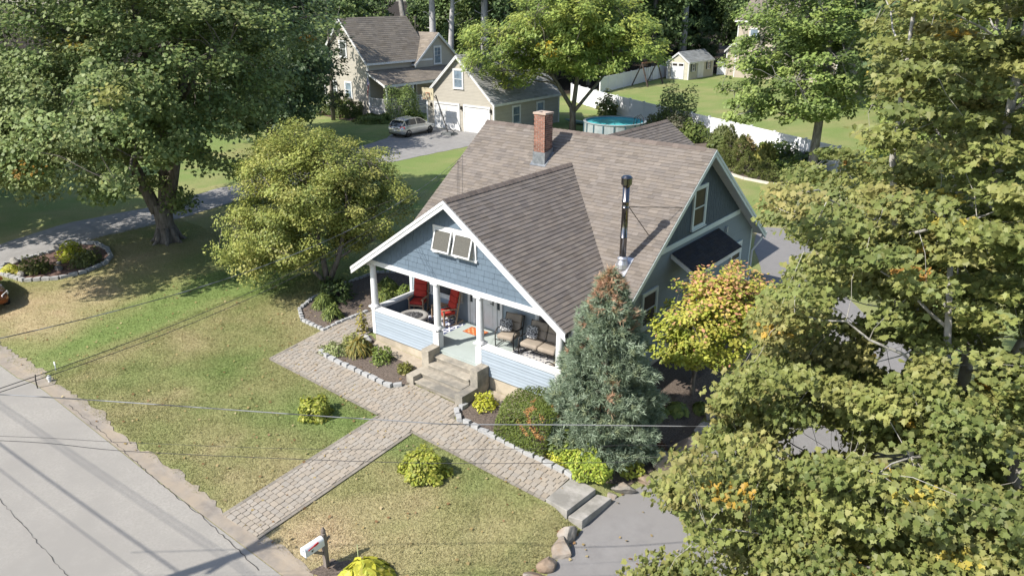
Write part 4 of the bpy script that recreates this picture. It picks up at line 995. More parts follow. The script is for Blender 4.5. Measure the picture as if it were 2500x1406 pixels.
pillow('black and white patterned pillow on the left end of the beige sofa', 5.78, 1.68, zd + .73, math.radians(8), math.radians(-22))
# ================================================================ NEIGHBOURS
TANS = (0.37, 0.345, 0.295)
TAN = mat('tan_siding', TANS, tuple(c * .9 for c in TANS), 1.5, rough=.7)
ROOF2 = (0.20, 0.172, 0.14); GREYR = (0.31, 0.31, 0.305)
Z0 = .21
def gable_block(root, x0, x1, y0, y1, z0, ze_, axis, sl, ov, roofcol, sidecol, exp=.2, wallname='wall', roofname='roof', eave_ov=.3, tw=.6):
    """box with lap siding and a gable roof; axis = direction of the ridge"""
    mb = MB(); mb.box(x0 + .03, x1 - .03, y0 + .03, y1 - .03, z0, ze_)
    if axis == 'y':
        xm = (x0 + x1) / 2; hw = (x1 - x0) / 2; zt = ze_ + sl * hw
        mb.prism([(x0 + .03, y0 + .03, ze_), (x1 - .03, y0 + .03, ze_), (xm, y0 + .03, zt - .03)], (0, y1 - y0 - .06, 0))
    else:
        ym = (y0 + y1) / 2; hw = (y1 - y0) / 2; zt = ze_ + sl * hw
        mb.prism([(x0 + .03, y0 + .03, ze_), (x0 + .03, y1 - .03, ze_), (x0 + .03, ym, zt - .03)], (x1 - x0 - .06, 0, 0))
    core = mb.build('wall_core', TAN, root)
    mb = MB(); cf = flat_col(sidecol, .04)
    if axis == 'y':
        cladding(mb, (0, y0, 0), XP, YM, [(x0, z0), (x1, z0), (x1, ze_), (xm, zt), (x0, ze_)], .13, 60, .02, cf); cladding(mb, (x1, 0, 0), YP, XP, [(y0, z0), (y1, z0), (y1, ze_), (y0, ze_)], .13, 60, .02, cf)
    else:
        cladding(mb, (0, y0, 0), XP, YM, [(x0, z0), (x1, z0), (x1, ze_), (x0, ze_)], .13, 60, .02, cf); cladding(mb, (x1, 0, 0), YP, XP, [(y0, z0), (y1, z0), (y1, ze_), (ym, zt), (y0, ze_)], .13, 60, .02, cf)
    mb.build(wallname, CLAD, root)
    c_, s_ = 1 / math.hypot(1, sl), sl / math.hypot(1, sl); mb = MB(); L_ = (hw + eave_ov) / c_; zl = ze_ - sl * eave_ov + .1; rf = shingle_col(roofcol, .2)
    dk = MB()
    if axis == 'y':
        ln = y1 - y0 + 2 * ov
        tabs(mb, (x1 + eave_ov, y0 - ov, zl), YP, (-c_, 0, s_), (s_, 0, c_), [(0, 0), (ln, 0), (ln, L_), (0, L_)], exp, tw, .018, rf, wj=.4); tabs(mb, (x0 - eave_ov, y1 + ov, zl), YM, (c_, 0, s_), (-s_, 0, c_), [(0, 0), (ln, 0), (ln, L_), (0, L_)], exp, tw, .018, rf, wj=.4)
        for sg, xe_ in ((1, x1 + eave_ov), (-1, x0 - eave_ov)):
            dk.prism([(xe_, y0 - ov + .02, zl - .02), (xe_, y1 + ov - .02, zl - .02), (xm, y1 + ov - .02, zt + .08), (xm, y0 - ov + .02, zt + .08)], (0, 0, -.14))
            rake(dk, (xm, y0 - ov, zt + .09), (xe_, y0 - ov, zl - .01), (0, -1, 0), .26)
        dk.box(x1 + eave_ov, x1 + eave_ov + .03, y0 - ov, y1 + ov, zl - .2, zl)
    else:
        ln = x1 - x0 + 2 * ov
        tabs(mb, (x0 - ov, y0 - eave_ov, zl), XP, (0, c_, s_), (0, -s_, c_), [(0, 0), (ln, 0), (ln, L_), (0, L_)], exp, tw, .018, rf, wj=.4); tabs(mb, (x1 + ov, y1 + eave_ov, zl), XM, (0, -c_, s_), (0, s_, c_), [(0, 0), (ln, 0), (ln, L_), (0, L_)], exp, tw, .018, rf, wj=.4)
        for ye_ in (y0 - eave_ov, y1 + eave_ov):
            dk.prism([(x0 - ov + .02, ye_, zl - .02), (x1 + ov - .02, ye_, zl - .02), (x1 + ov - .02, ym, zt + .08), (x0 - ov + .02, ym, zt + .08)], (0, 0, -.14))
            rake(dk, (x1 + ov, ym, zt + .09), (x1 + ov, ye_, zl - .01), (1, 0, 0), .26)
        dk.box(x0 - ov, x1 + ov, y0 - eave_ov - .03, y0 - eave_ov, zl - .2, zl)
    mb.build(roofname, SH, root); dk.build('roof_trim', WHITE, root)
    for q in ((x1 - .12, x1 + .04, y0 - .04, y0 + .12, z0, ze_), (x0 - .04, x0 + .12, y0 - .04, y0 + .12, z0, ze_), (x1 - .12, x1 + .04, y1 - .12, y1 + .04, z0, ze_)): MB().box(*q).build('corner_board', WHITE, root)
    return zt
SKYGL = glassm('pale_glass', (.10, .13, .16))
# --- tan two storey house (ridge along y, front to +x with a gabled wing and a porch)
NH = thing('tan_house', 'tan sided neighbour house with brown roof, cross gable and white railed front porch', 'house', (-41.5, 40, Z0))
# the main block: facade x=-38.9, ridge along y
gable_block(NH, -45.6, -38.9, 34.6, 43.0, Z0 - .2, 5.55, 'y', 1.12, .35, ROOF2, TANS, exp=.24, eave_ov=.3)
gable_block(NH, -44.5, -38.6, 40.75, 47.4, Z0 - .2, 5.0, 'x', .82, .25, ROOF2, TANS, exp=.24, wallname='wing_wall', roofname='wing_roof', eave_ov=.25)
window(NH, (-38.6, 43.6, 4.75), YP, XP, .9, 1.6, cas=.14, n0=.03, glass=SKYGL, grid=(2, 2, .5, 1))
for y in (36.2, 38.2): window(NH, (-38.9, y + 1.5, 1.6), YP, XP, .85, 1.5, cas=.13, n0=.03)
window(NH, (-42.3, 34.6, 1.9), XP, YM, .85, 1.4, cas=.13, n0=.03, glass=SKYGL); window(NH, (-44.6, 34.6, 1.9), XP, YM, .85, 1.4, cas=.13, n0=.03); window(NH, (-42.7, 34.6, 5.8), XP, YM, .85, 1.4, cas=.13, n0=.03)
# porch of the tan house
px0, px1, py0_, py1_ = -38.9, -36.5, 34.5, 46.8
mb = MB(); sl = .45; V_ = Vector((-2.6, 0, 1.17)).normalized(); N_ = Vector((V_.z, 0, -V_.x))
tabs(mb, (px1 + .2, py0_ - .2, 3.45), YP, V_, N_, [(0, 0), (12.6, 0), (12.6, 2.85), (0, 2.85)], .24, .6, .018, shingle_col(ROOF2, .2), wj=.4)
pr_ = mb.build('porch_roof', SH, NH)
mb = MB(); mb.prism([(px1 + .18, py0_ - .18, 3.43), (px0, py0_ - .18, 4.6), (px0, py0_ - .18, 4.4), (px1 + .18, py0_ - .18, 3.2)], (0, .06, 0)); mb.box(px1 - .1, px1 + .2, py0_ - .1, py1_, 3.18, 3.42); mb.prism([(px1 + .1, py0_, 3.36), (px0, py0_, 4.5), (px0, py1_, 4.5), (px1 + .1, py1_, 3.36)], (0, 0, -.1)); mb.build('porch_trim', WHITE, pr_)
for y in (py0_ + .1, py0_ + 3.6, py0_ + 7.2, py0_ + 10.8):
    mb = MB(); mb.box(px1 - .08, px1 + .1, y, y + .18, Z0 + .9, 3.18); mb.build('porch_post', WHITE, NH)
mb = MB(); mb.box(px0, px1 + .12, py0_, py1_, Z0 + .75, Z0 + .9); mb.build('porch_floor', mat('porch_grey', (.4, .4, .4)), NH)
mb = MB()
def railing(mb, p, q, z0, h_=.95):
    p, q = Vector((*p, z0)), Vector((*q, z0)); d = (q - p); n = int(d.length / .17); up = Vector((0, 0, 1))
    mb.bar(p + up * h_, q + up * h_, .08, .06); mb.bar(p + up * .1, q + up * .1, .05, .05)
    for k in range(n + 1): c = p + d * k / n; mb.bar(c + up * .12, c + up * (h_ - .03), .045, .045, (1, 0, 0))
railing(mb, (px1, py0_ + .2), (px1, py0_ + 7.2), Z0 + .9); railing(mb, (px0 + .1, py0_ + .1), (px1, py0_ + .1), Z0 + .9); railing(mb, (px1, py0_ + 8.6), (px1, py1_), Z0 + .9); mb.build('porch_railing', WHITE, NH)
mb = MB()
for (p, q) in (((px1 + .08, py0_), (px1 + .08, py0_ + 8)), ((px0, py0_), (px1 + .08, py0_))):
    p, q = Vector((*p, 0)), Vector((*q, 0)); d = q - p; n = int(d.length / .16)
    for k in range(n):
        a = p + d * k / n; b = p + d * (k + 4.2) / n
        if k + 4.2 <= n:
            mb.bar((a.x, a.y, Z0 + .02), (b.x, b.y, Z0 + .7), .02, .035); mb.bar((a.x, a.y, Z0 + .7), (b.x, b.y, Z0 + .02), .022, .035)
    mb.bar(p + Vector((0, 0, Z0 + .73)), q + Vector((0, 0, Z0 + .73)), .03, .1)
mb.build('lattice_skirt', WHITE, NH)
mb = MB(); pbox(mb, (-38.9, 40.6, Z0 + .9), YP, ZP, XP, -.1, 1.1, 0, 2.2, .03, .08); dr = mb.build('front_door', mat('weathered_door', (.33, .27, .2), (.22, .18, .14), 4, rough=.7), NH); mb = MB(); pbox(mb, (-38.9, 40.6, Z0 + .9), YP, ZP, XP, .2, .8, 1.1, 2.0, .075, .09); mb.build('pane', GLASS, dr)
mb = MB(); mb.tube([(-44.2, 46.6, 4.5), (-44.2, 46.6, 9.0)], .1, 10); mb.tube([(-44.2, 46.6, 8.95), (-44.2, 46.6, 9.3)], .2, 10); mb.build('roof_vent', STEEL, NH)
# --- flag on the porch corner
FL = thing('house_flag', 'striped red white and blue flag on a slanted pole at the neighbour porch', 'flag', (-38.75, 34.45, 3.6))
mb = MB(); mb.tube([(-38.85, 34.45, 2.9), (-37.9, 33.7, 4.2)], .025, 6); mb.build('pole', WHITE, FL)
mb = MB(); nu, nv = 18, 13
def fpt(u, v): # along the pole u, hanging v
    p = Vector((-38.5, 34.17, 3.4)).lerp(Vector((-37.93, 33.72, 4.15)), u); return p + Vector((-.12 * math.sin(v * 5 + u * 3) - .18 * v, .10 * math.cos(v * 4 + u * 4), -1.55 * v))
for i in range(nu):
    for j in range(nv):
        u0, u1, v0, v1 = i / nu, (i + 1) / nu, j / nv, (j + 1) / nv
        c = (.38, .03, .035) if int(i / nu * 9) % 2 == 0 else (.68, .66, .63)
        if i >= nu // 2 and j < 5: c = (.03, .04, .13) if (i + j) % 3 else (.35, .36, .42)
        mb.add([fpt(u0, v0), fpt(u1, v0), fpt(u1, v1), fpt(u0, v1)], [(0, 1, 2, 3)], c)
mb.build('cloth', mat('flag_cloth', W1, rough=.8, tint=True, trans=.2), FL)
# --- two car garage
GA = thing('tan_garage', 'tan sided two car garage with white doors and weathered grey roof', 'garage', (-26.5, 38.5, Z0))
gable_block(GA, -30.45, -22.55, 34.0, 43.6, Z0 - .2, 3.05, 'y', .90, .3, GREYR, TANS, exp=.24, eave_ov=.3)
window(GA, (-27.0, 34.0, 3.95), XP, YM, .95, 1.45, cas=.13, n0=.03, glass=SKYGL)
for x0 in (-29.35, -25.85):
    mb = MB(); B = lambda *a: pbox(mb, (x0, 34.0, Z0), XP, ZP, YM, *a)
    for k in range(4):
        B(0, 2.75, .03 + k * .53, .03 + k * .53 + .515, .0, .045)
        for i in range(4): B(.06 + i * .67, .06 + i * .67 + .6, .1 + k * .53, .1 + k * .53 + .38, .045, .056)
    gd = mb.build('garage_door', WHITE, GA)
    mb = MB(); B(-.16, 0, 0, 2.35, .02, .07); B(2.75, 2.91, 0, 2.35, .02, .07); B(-.16, 2.91, 2.2, 2.38, .02, .073); mb.build('door_frame', WHITE, gd)
window(GA, (-22.55, 36.55, .95), YP, XP, .95, 1.4, cas=.13, n0=.03, glass=SKYGL); window(GA, (-22.55, 40.1, .95), YP, XP, .95, 1.4, cas=.13, n0=.03, glass=SKYGL)
for x in (-29.85, -26.2, -22.85):
    mb = MB(); pbox(mb, (x, 34.0, 2.1), XP, ZP, YM, -.07, .07, 0, .3, .02, .16); mb.build('wall_lamp', ROD, GA)
# --- hatchback car
RUB = mat('tyre_rubber', (.018, .018, .019), (.03, .03, .03), 8, rough=.85)
def hatchback(label, paint, group=None):
    t = thing('parked_car', label, 'car', (0, 0, 0), group); mb = MB()
    # stations along the length: x, half width, sill z, belt z
    st = [(-2.18, .62, .42, .80), (-2.12, .78, .32, .86), (-1.9, .86, .26, .95), (-1.3, .89, .24, .99), (-.3, .885, .23, .98), (.6, .885, .23, .95), (1.0, .88, .24, .93), (1.7, .85, .27, .80), (2.05, .76, .33, .70), (2.2, .58, .40, .62)]
    rings = []
    for x, w_, z0, z1 in st: rings.append([(x, -w_ * .9, z0), (x, -w_, z0 + .16), (x, -w_, z0 + (z1 - z0) * .62), (x, -w_ * .955, z1), (x, w_ * .955, z1), (x, w_, z0 + (z1 - z0) * .62), (x, w_, z0 + .16), (x, w_ * .9, z0)])
    n = 8; vs = [p for r in rings for p in r]; fs = []
    for i in range(len(rings) - 1):
        for k in range(n): fs.append((i * n + k, (i + 1) * n + k, (i + 1) * n + (k + 1) % n, i * n + (k + 1) % n))
    fs.append(tuple(range(n))); fs.append(tuple(range((len(rings) - 1) * n, len(rings) * n))[::-1]); mb.add(vs, fs)
    body = mb.build('body', paint, t, smooth=True)
    mb = MB()   # cabin: glass block with painted roof and pillars
    cab = [(-2.02, .70, .95), (-1.62, .63, 1.36), (-1.0, .62, 1.45), (-.2, .62, 1.46), (.35, .615, 1.40), (1.12, .72, .93)]
    vs = []
    for x, w_, z in cab: vs += [(x, -w_, z), (x, w_, z)]
    low = [(-2.02, .70, .93), (-1.62, .82, .95), (-1.0, .84, .96), (-.2, .84, .95), (.35, .83, .94), (1.12, .80, .92)]
    for x, w_, z in low: vs += [(x, -w_, z), (x, w_, z)]
    fs = []
    for i in range(5):
        fs += [(2 * i, 2 * i + 2, 2 * i + 3, 2 * i + 1)]
        for sdd in (0, 1):
            q = (2 * i + sdd, 12 + 2 * i + sdd, 12 + 2 * i + 2 + sdd, 2 * i + 2 + sdd); fs.append(q if sdd == 0 else q[::-1])
    mb.add(vs, fs); cabin = mb.build('windows', glassm('car_glass', (.02, .025, .03)), t)
    mb = MB()
    for i in (1, 2, 3):
        (xa, wa, za), (xb, wb, zb_) = cab[i], cab[i + 1]
        mb.hexa([(xa, -wa - .01, za), (xb, -wb - .01, zb_), (xb, wb + .01, zb_), (xa, wa + .01, za)], [(xa, -wa + .03, za + .035), (xb, -wb + .03, zb_ + .035), (xb, wb - .03, zb_ + .035), (xa, wa - .03, za + .035)])
    for sg in (-1, 1):
        for (i, dx) in ((1, 0), (3, -.1)): mb.bar((low[i][0] + dx, sg * (low[i][1] + .008), .95), (cab[i][0] + dx, sg * (cab[i][1] + .008), cab[i][2]), .1, .02, (0, sg, .3))
        mb.bar((1.14, sg * .8, .93), (.33, sg * .63, 1.41), .07, .03, (0, sg, .3)); mb.bar((-2.03, sg * .72, .95), (-1.6, sg * .65, 1.38), .12, .03, (0, sg, .3))
        mb.bar((-1.5, sg * .57, 1.49), (.1, sg * .57, 1.5), .03, .03)
    mb.bar((-1.75, -.6, 1.41), (-1.75, .6, 1.41), .2, .04); mb.build('roof', paint, t)
    for sg in (-1, 1):
        mb = MB(); mb.bar((.75, sg * .9, .98), (.75, sg * 1.04, 1.0), .1, .13); mb.build('mirror', paint, t)
        mb = MB(); mb.hexa([(-2.14, sg * .55, .78), (-1.86, sg * .875, .80), (-1.86, sg * .875, .94), (-2.1, sg * .58, .94)], [(-2.18, sg * .56, .78), (-1.88, sg * .905, .80), (-1.88, sg * .89, .94), (-2.14, sg * .59, .94)]); mb.build('tail_lamp', mat('red_lens', (.4, .01, .02), rough=.15, coat=1), t)
        mb = MB(); mb.hexa([(2.1, sg * .5, .6), (1.8, sg * .82, .64), (1.78, sg * .82, .76), (2.08, sg * .52, .7)], [(2.17, sg * .52, .6), (1.84, sg * .86, .64), (1.82, sg * .85, .77), (2.12, sg * .54, .71)]); mb.build('headlamp', mat('clear_lens', (.7, .7, .72), rough=.1, coat=1), t)
        for x in (-1.38, 1.32):
            mb = MB(); prof = []
            y0, y1 = (sg * .70, sg * .90)
            for (r, yy) in ((.20, y0), (.31, y0), (.33, y0 + .03 * sg), (.33, y1 - .03 * sg), (.31, y1), (.22, y1)):
                prof.append((r, yy))
            n = 24; vs = [(x + r * math.cos(2 * math.pi * k / n), yy, .33 + r * math.sin(2 * math.pi * k / n)) for r, yy in prof for k in range(n)]
            fs = [(i * n + k, i * n + (k + 1) % n, (i + 1) * n + (k + 1) % n, (i + 1) * n + k) for i in range(5) for k in range(n)]; mb.add(vs, fs); wh = mb.build('wheel', RUB, t, smooth=True)
            mb = MB()
            for k in range(5):
                a = 2 * math.pi * k / 5; mb.bar((x, y1 - .02 * sg, .33), (x + .215 * math.cos(a), y1 - .02 * sg, .33 + .215 * math.sin(a)), .03, .06, (0, 1, 0))
            mb.tube([(x, y1 - .09 * sg, .33), (x, y1 - .06 * sg, .33)], .21, 20); mb.build('rim', mat('dark_rim', (.06, .06, .065), rough=.35, metal=.7), wh)
    mb = MB(); mb.box(-2.185, -2.16, -.26, .26, .56, .70); mb.build('licence_plate', WHITE, t); mb = MB(); mb.box(-2.16, -1.9, -.7, .7, .27, .40); mb.build('bumper', mat('black_plastic', (.03, .03, .03), rough=.6), t)
    return t
SILVER = mat('silver_paint', (.50, .50, .48), (.53, .53, .51), 2, rough=.25, metal=.55, coat=.6)
def aim(o, p, q):
    """stand a thing on p heading towards q"""
    d = Vector(q) - Vector(p); o.location = (p[0], p[1], T(p[0], p[1]) + .016); o.rotation_euler = (0, 0, math.atan2(d.y, d.x)); return o
aim(hatchback('silver hatchback parked on the driveway in front of the tan garage', SILVER), (-28.6, 30.2), (-28.75, 33.5))
RUST = mat('copper_paint', (.30, .10, .035), (.26, .085, .03), 2, rough=.25, metal=.4, coat=.8)
aim(hatchback('copper brown car at the left edge, parked beside the road', RUST), (-17.15, -7.2), (-11.0, -7.4))
# --- basketball hoop
BH = thing('basketball_hoop', 'leaning portable basketball hoop with square backboard in front of the garage', 'basketball hoop', (-25.9, 31.9, Z0))
mb = MB(); mb.hexa([(-26.5, 31.5, Z0 + .02), (-25.3, 31.5, Z0 + .02), (-25.3, 32.5, Z0 + .02), (-26.5, 32.5, Z0 + .02)], [(-26.4, 31.6, Z0 + .25), (-25.4, 31.6, Z0 + .25), (-25.5, 32.4, Z0 + .2), (-26.3, 32.4, Z0 + .2)]); mb.build('base', mat('hoop_base', (.05, .055, .06), (.09, .1, .1), 5, rough=.6), BH)
mb = MB(); mb.tube([(-26.0, 31.9, Z0 + .2), (-27.6, 32.2, 3.4)], .05, 8); mb.tube([(-25.6, 32.3, Z0 + .2), (-26.3, 32.0, 1.0)], .03, 6); mb.tube([(-27.4, 32.1, 3.1), (-28.15, 32.1, 3.55)], .03, 6); mb.build('pole', ROD, BH)
mb = MB(); O_ = (-28.9, 31.9, 3.0); B = lambda *a: pbox(mb, O_, XP, ZP, YM, *a)
B(0, 1.35, 0, .06, 0, .05); B(0, 1.35, .94, 1.0, 0, .05); B(0, .06, .06, .94, 0, .05); B(1.29, 1.35, .06, .94, 0, .05); B(.06, 1.29, .06, .94, .01, .03); bb = mb.build('backboard', mat('board_tan', (.52, .46, .32), (.45, .4, .28), 3, rough=.5), BH)
mb = MB(); B(.44, .5, .25, .62, .03, .04); B(.85, .91, .25, .62, .03, .04); B(.5, .85, .56, .62, .03, .04)
mb.tube([(-28.22 + .23 * math.cos(a * .3927), 31.55 + .23 * math.sin(a * .3927), 3.15) for a in range(17)], .015, 6); mb.build('rim', mat('rim_rust', (.35, .12, .06), rough=.6), bb)
# --- pool
PO = thing('swimming_pool', 'round above ground swimming pool with turquoise water and grey wall', 'pool', (-14.55, 40.6, Z0))
cxp, cyp, rp = -14.6, 40.6, 2.62
mb = MB(); mb.lathe([(rp, Z0), (rp, 1.42), (rp - .06, 1.42), (rp - .06, Z0 + .1)], cxp, cyp, 48, cap=False); mb.build('pool_wall', mat('pool_wall', (.33, .36, .37), (.22, .26, .28), 1.2, rough=.6), PO)
mb = MB(); mb.lathe([(rp + .07, 1.42), (rp + .07, 1.47), (rp - .14, 1.47), (rp - .14, 1.42), (rp + .07, 1.42)], cxp, cyp, 48, cap=False); mb.build('top_rail', mat('pool_rail', (.30, .33, .35), rough=.5), PO)
for k in range(18):
    mb = MB(); a = 2 * math.pi * k / 18; x, y = cxp + (rp + .04) * math.cos(a), cyp + (rp + .04) * math.sin(a); mb.bar((x, y, Z0), (x, y, 1.42), .09, .06, (math.cos(a), math.sin(a), 0)); mb.build('upright', mat('pool_upright', (.05, .10, .13), rough=.5), PO)
mb = MB(); mb.lathe([(rp - .083, 1.0), (rp - .083, 1.33)], cxp, cyp, 48); mb.build('water', mat('pool_water', (.10, .60, .66), (.15, .68, .73), 1.0, rough=.05, bump=.12, bscale=5, spec=.5), PO)
mb = MB(); mb.lathe([(rp - .062, 1.1), (rp - .062, 1.41), (rp - .08, 1.41), (rp - .08, 1.1)], cxp, cyp, 48, cap=False); mb.build('liner', mat('pool_liner', (.10, .42, .52), rough=.4), PO)
mb = MB()
for dy in (-.25, .25):
    mb.tube([(cxp + rp - .65, cyp + dy, 1.0), (cxp + rp - .6, cyp + dy, 1.9), (cxp + rp - .3, cyp + dy, 2.15), (cxp + rp - .02, cyp + dy, 1.9), (cxp + rp + .15, cyp + dy, Z0)], .03, 6)
for z in (.5, .85, 1.2): mb.bar((cxp + rp + .12, cyp - .25, z), (cxp + rp + .12, cyp + .25, z), .1, .04)
mb.build('ladder', ROD, PO)
# --- kayak on the grass behind the garage
mb = MB(); R6 = []
for i in range(11):
    q = i / 10; ww = .36 * math.sin(math.pi * min(max(q, .02), .98)) ** .7 + .01; R6.append((q, ww))
vs = []; fs = []
for q, ww in R6:
    for k in range(10):
        a = 2 * math.pi * k / 10; vs.append((-22.0 + 3.2 * q, 43.9 - .6 * q + ww * math.cos(a), Z0 + .2 + .12 * (2 * q - 1) ** 2 + .17 * math.sin(a) * (ww / .36)))
for i in range(10):
    for k in range(10): fs.append((i * 10 + k, i * 10 + (k + 1) % 10, (i + 1) * 10 + (k + 1) % 10, (i + 1) * 10 + k))
mb.add(vs, fs); o = mb.build('kayak', mat('kayak_green', (.10, .19, .17), (.13, .23, .20), 2, rough=.4), smooth=True); tag(o, 'dark green kayak lying on the grass behind the garage', 'kayak')
# --- white vinyl fence
VIN = mat('white_vinyl', (.74, .75, .77), (.70, .71, .73), 1.0, rough=.45)
def fence(label, pts, h_=1.85, pw=2.5):
    t = thing('privacy_fence', label, 'fence', (pts[0][0], pts[0][1], Z0)); pan = MB(); first = True
    for i in range(len(pts) - 1):
        p, q = Vector((*pts[i], 0)), Vector((*pts[i + 1], 0)); d = q - p; n = max(1, round(d.length / pw)); dn = d.normalized(); nn = Vector((-dn.y, dn.x, 0))
        for k in range(n + (i == len(pts) - 2)):
            c = p + d * k / n; zg_ = T(c.x, c.y); mb = MB(); mb.bar((c.x, c.y, zg_ - .1), (c.x, c.y, zg_ + h_ + .06), .13, .13, dn); mb.bar((c.x, c.y, zg_ + h_ + .06), (c.x, c.y, zg_ + h_ + .1), .17, .17, dn); mb.build('post', VIN, t)
        for k in range(n):
            a, b = p + d * (k + .05 / pw) / n, p + d * (k + 1 - .05 / pw) / n; za, zb_ = T(a.x, a.y), T(b.x, b.y); up = Vector((0, 0, 1)); m_b = 14
            for s_ in range(m_b):
                u, v = a.lerp(b, s_ / m_b), a.lerp(b, (s_ + .94) / m_b); zz = za + (zb_ - za) * s_ / m_b; o_ = nn * (.018)
                pan.hexa([u - o_ + up * (zz + .08), v - o_ + up * (zz + .08), v + o_ + up * (zz + .08), u + o_ + up * (zz + .08)], [u - o_ + up * (zz + h_ - .06), v - o_ + up * (zz + h_ - .06), v + o_ + up * (zz + h_ - .06), u + o_ + up * (zz + h_ - .06)])
            pan.bar(a + up * (za + h_ - .05), b + up * (zb_ + h_ - .05), .06, .14); pan.bar(a + up * (za + .1), b + up * (zb_ + .1), .06, .14)
    pan.build('panels', VIN, t); return t
fence('long white vinyl privacy fence running behind the pool and plant beds', [(-30.2, 57.0), (-22.8, 52.2), (-16.2, 48.5), (-7.4, 43.7), (-.9, 41.0), (4.5, 38.9)])
fence('white vinyl privacy fence leading back to the garden shed', [(-31.4, 65.0), (-34.5, 89.0)])
fence('short white vinyl fence behind the shed beside the tan back house', [(-29.8, 95.4), (-26.5, 97.5)])
# --- shed
SD = thing('garden_shed', 'cream garden shed with white doors, dark shutters and grey gable roof', 'shed', (-31.3, 89, Z0))
CREAM = (.47, .45, .37)
gable_block(SD, -33.1, -29.75, 85.6, 93.6, Z0, 2.6, 'y', .75, .15, (.24, .25, .25), CREAM, exp=.3, eave_ov=.15, tw=.8)
mb = MB(); B = lambda *a: pbox(mb, (-32.4, 85.6, Z0), XP, ZP, YM, *a); B(0, .96, .05, 2.3, .03, .07); B(.98, 1.94, .05, 2.3, .03, .07); dr = mb.build('double_door', WHITE, SD); mb = MB(); B(.15, .85, 1.85, 2.15, .07, .08); B(1.12, 1.82, 1.85, 2.15, .07, .08); mb.build('pane', DGL, dr)
mb = MB(); B = lambda *a: pbox(mb, (-29.75, 88.4, Z0), YP, ZP, XP, *a); B(0, .95, .05, 2.2, .03, .07); B(.97, 1.92, .05, 2.2, .03, .07); mb.build('side_door', WHITE, SD)
for y in (86.6, 91.6):
    f = window(SD, (-29.75, y, 1.35), YP, XP, .7, .95, cas=.08, n0=.03); [pbox(MB(), (-29.75, y, 1.35), YP, ZP, XP, u, u + .33, -.05, 1.0, .03, .06).build('shutter', mat('shutter_dark', (.04, .05, .05)), f) for u in (-.45, .82)]
# --- swing frame
SW = thing('swing_set', 'wooden A frame swing set on the lawn by the white fence', 'swing set', (-31, 77, Z0)); WD = mat('cedar', (.25, .12, .07), (.18, .09, .055), 5, rough=.8)
pA, pB = Vector((-30.9, 73.2, Z0)), Vector((-31.6, 80.5, Z0)); tA, tB = Vector((-31.2, 74.8, 3.1)), Vector((-31.5, 79.5, 3.1))
mb = MB(); mb.bar(tA, tB, .18, .2); mb.build('beam', WD, SW)
for c, dx in ((tA, 1.2), (tA, -1.2), (tB, 1.2), (tB, -1.2)):
    mb = MB(); mb.bar((c.x + dx, c.y - .3, Z0), c, .14, .14); mb.build('leg', mat('dark_timber', (.07, .05, .04)), SW)
for k in (.35, .65):
    c = tA.lerp(tB, k); mb = MB(); mb.tube([c + Vector((0, -.25, 0)), c + Vector((0, -.25, -2.3))], .02, 5); mb.tube([c + Vector((0, .25, 0)), c + Vector((0, .25, -2.3))], .02, 5); mb.box(c.x - .12, c.x + .12, c.y - .3, c.y + .3, .78, .83); mb.build('swing_seat', ROD, SW)
# --- the house behind the trees at top right
BHs = thing('back_house', 'tan two storey house half hidden behind the leafy tree at top right', 'house', (-20, 100, Z0))
gable_block(BHs, -26.4, -12, 93.5, 103, Z0 - .2, 8.2, 'x', .55, .4, (.19, .165, .14), (.40, .35, .285), exp=.3, eave_ov=.5, tw=1.0)
gable_block(BHs, -28.6, -26.42, 95.5, 102, Z0 - .2, 3.9, 'y', .9, .3, (.19, .165, .14), (.40, .35, .285), exp=.3, wallname='side_wall', roofname='side_roof', tw=1.0)
for x in (-24.5, -20.5, -16): window(BHs, (x, 93.5, 5.2), XP, YM, 1.1, 1.7, cas=.14, n0=.03, glass=SKYGL); window(BHs, (x, 93.5, 1.4), XP, YM, 1.1, 1.7, cas=.14, n0=.03, glass=SKYGL)
# ================================================================ TREES
def ground_at(x, y): return (x, y, T(x, y))
# --- big maple by the neighbour's drive
bx, by = -17.2, 1.6; bz = T(bx, by)
blobs = [(-18.5, 1, 9.5, 9.0, 8.5, 6.0), (-19, -3, 6.5, 6.5, 5.5, 4.0), (-14.5, 4.5, 8.0, 6.5, 7.0, 5.0), (-17, 2, 13, 7, 7, 4), (-17.5, -7.0, 6.2, 4.5, 3.6, 2.6), (-12.5, -3.5, 6.4, 4.5, 4.0, 2.6)]
poly = [(-500, -700), (900, -700), (800, 60), (690, 220), (655, 330), (590, 440), (520, 480), (480, 470), (450, 500), (395, 490), (340, 495), (290, 470), (240, 490), (190, 465), (100, 480), (20, 465), (-80, 430), (-500, 420)]
cl = sample_blobs(blobs, 1080, .30, poly, holes=[(352, 430, 36, 60), (440, 440, 30, 66), (520, 345, 46, 30), (600, 330, 30, 20)], zmin=2.2)
low = np.array([(bx + rng.normal(0, .75), by + rng.normal(0, .75), bz + rng.uniform(1.3, 3.4)) for _ in range(9)])
MP = [(.165, .215, .08, 4), (.215, .26, .11, 4), (.115, .165, .06, 3), (.27, .30, .14, 2), (.29, .26, .07, .4)]
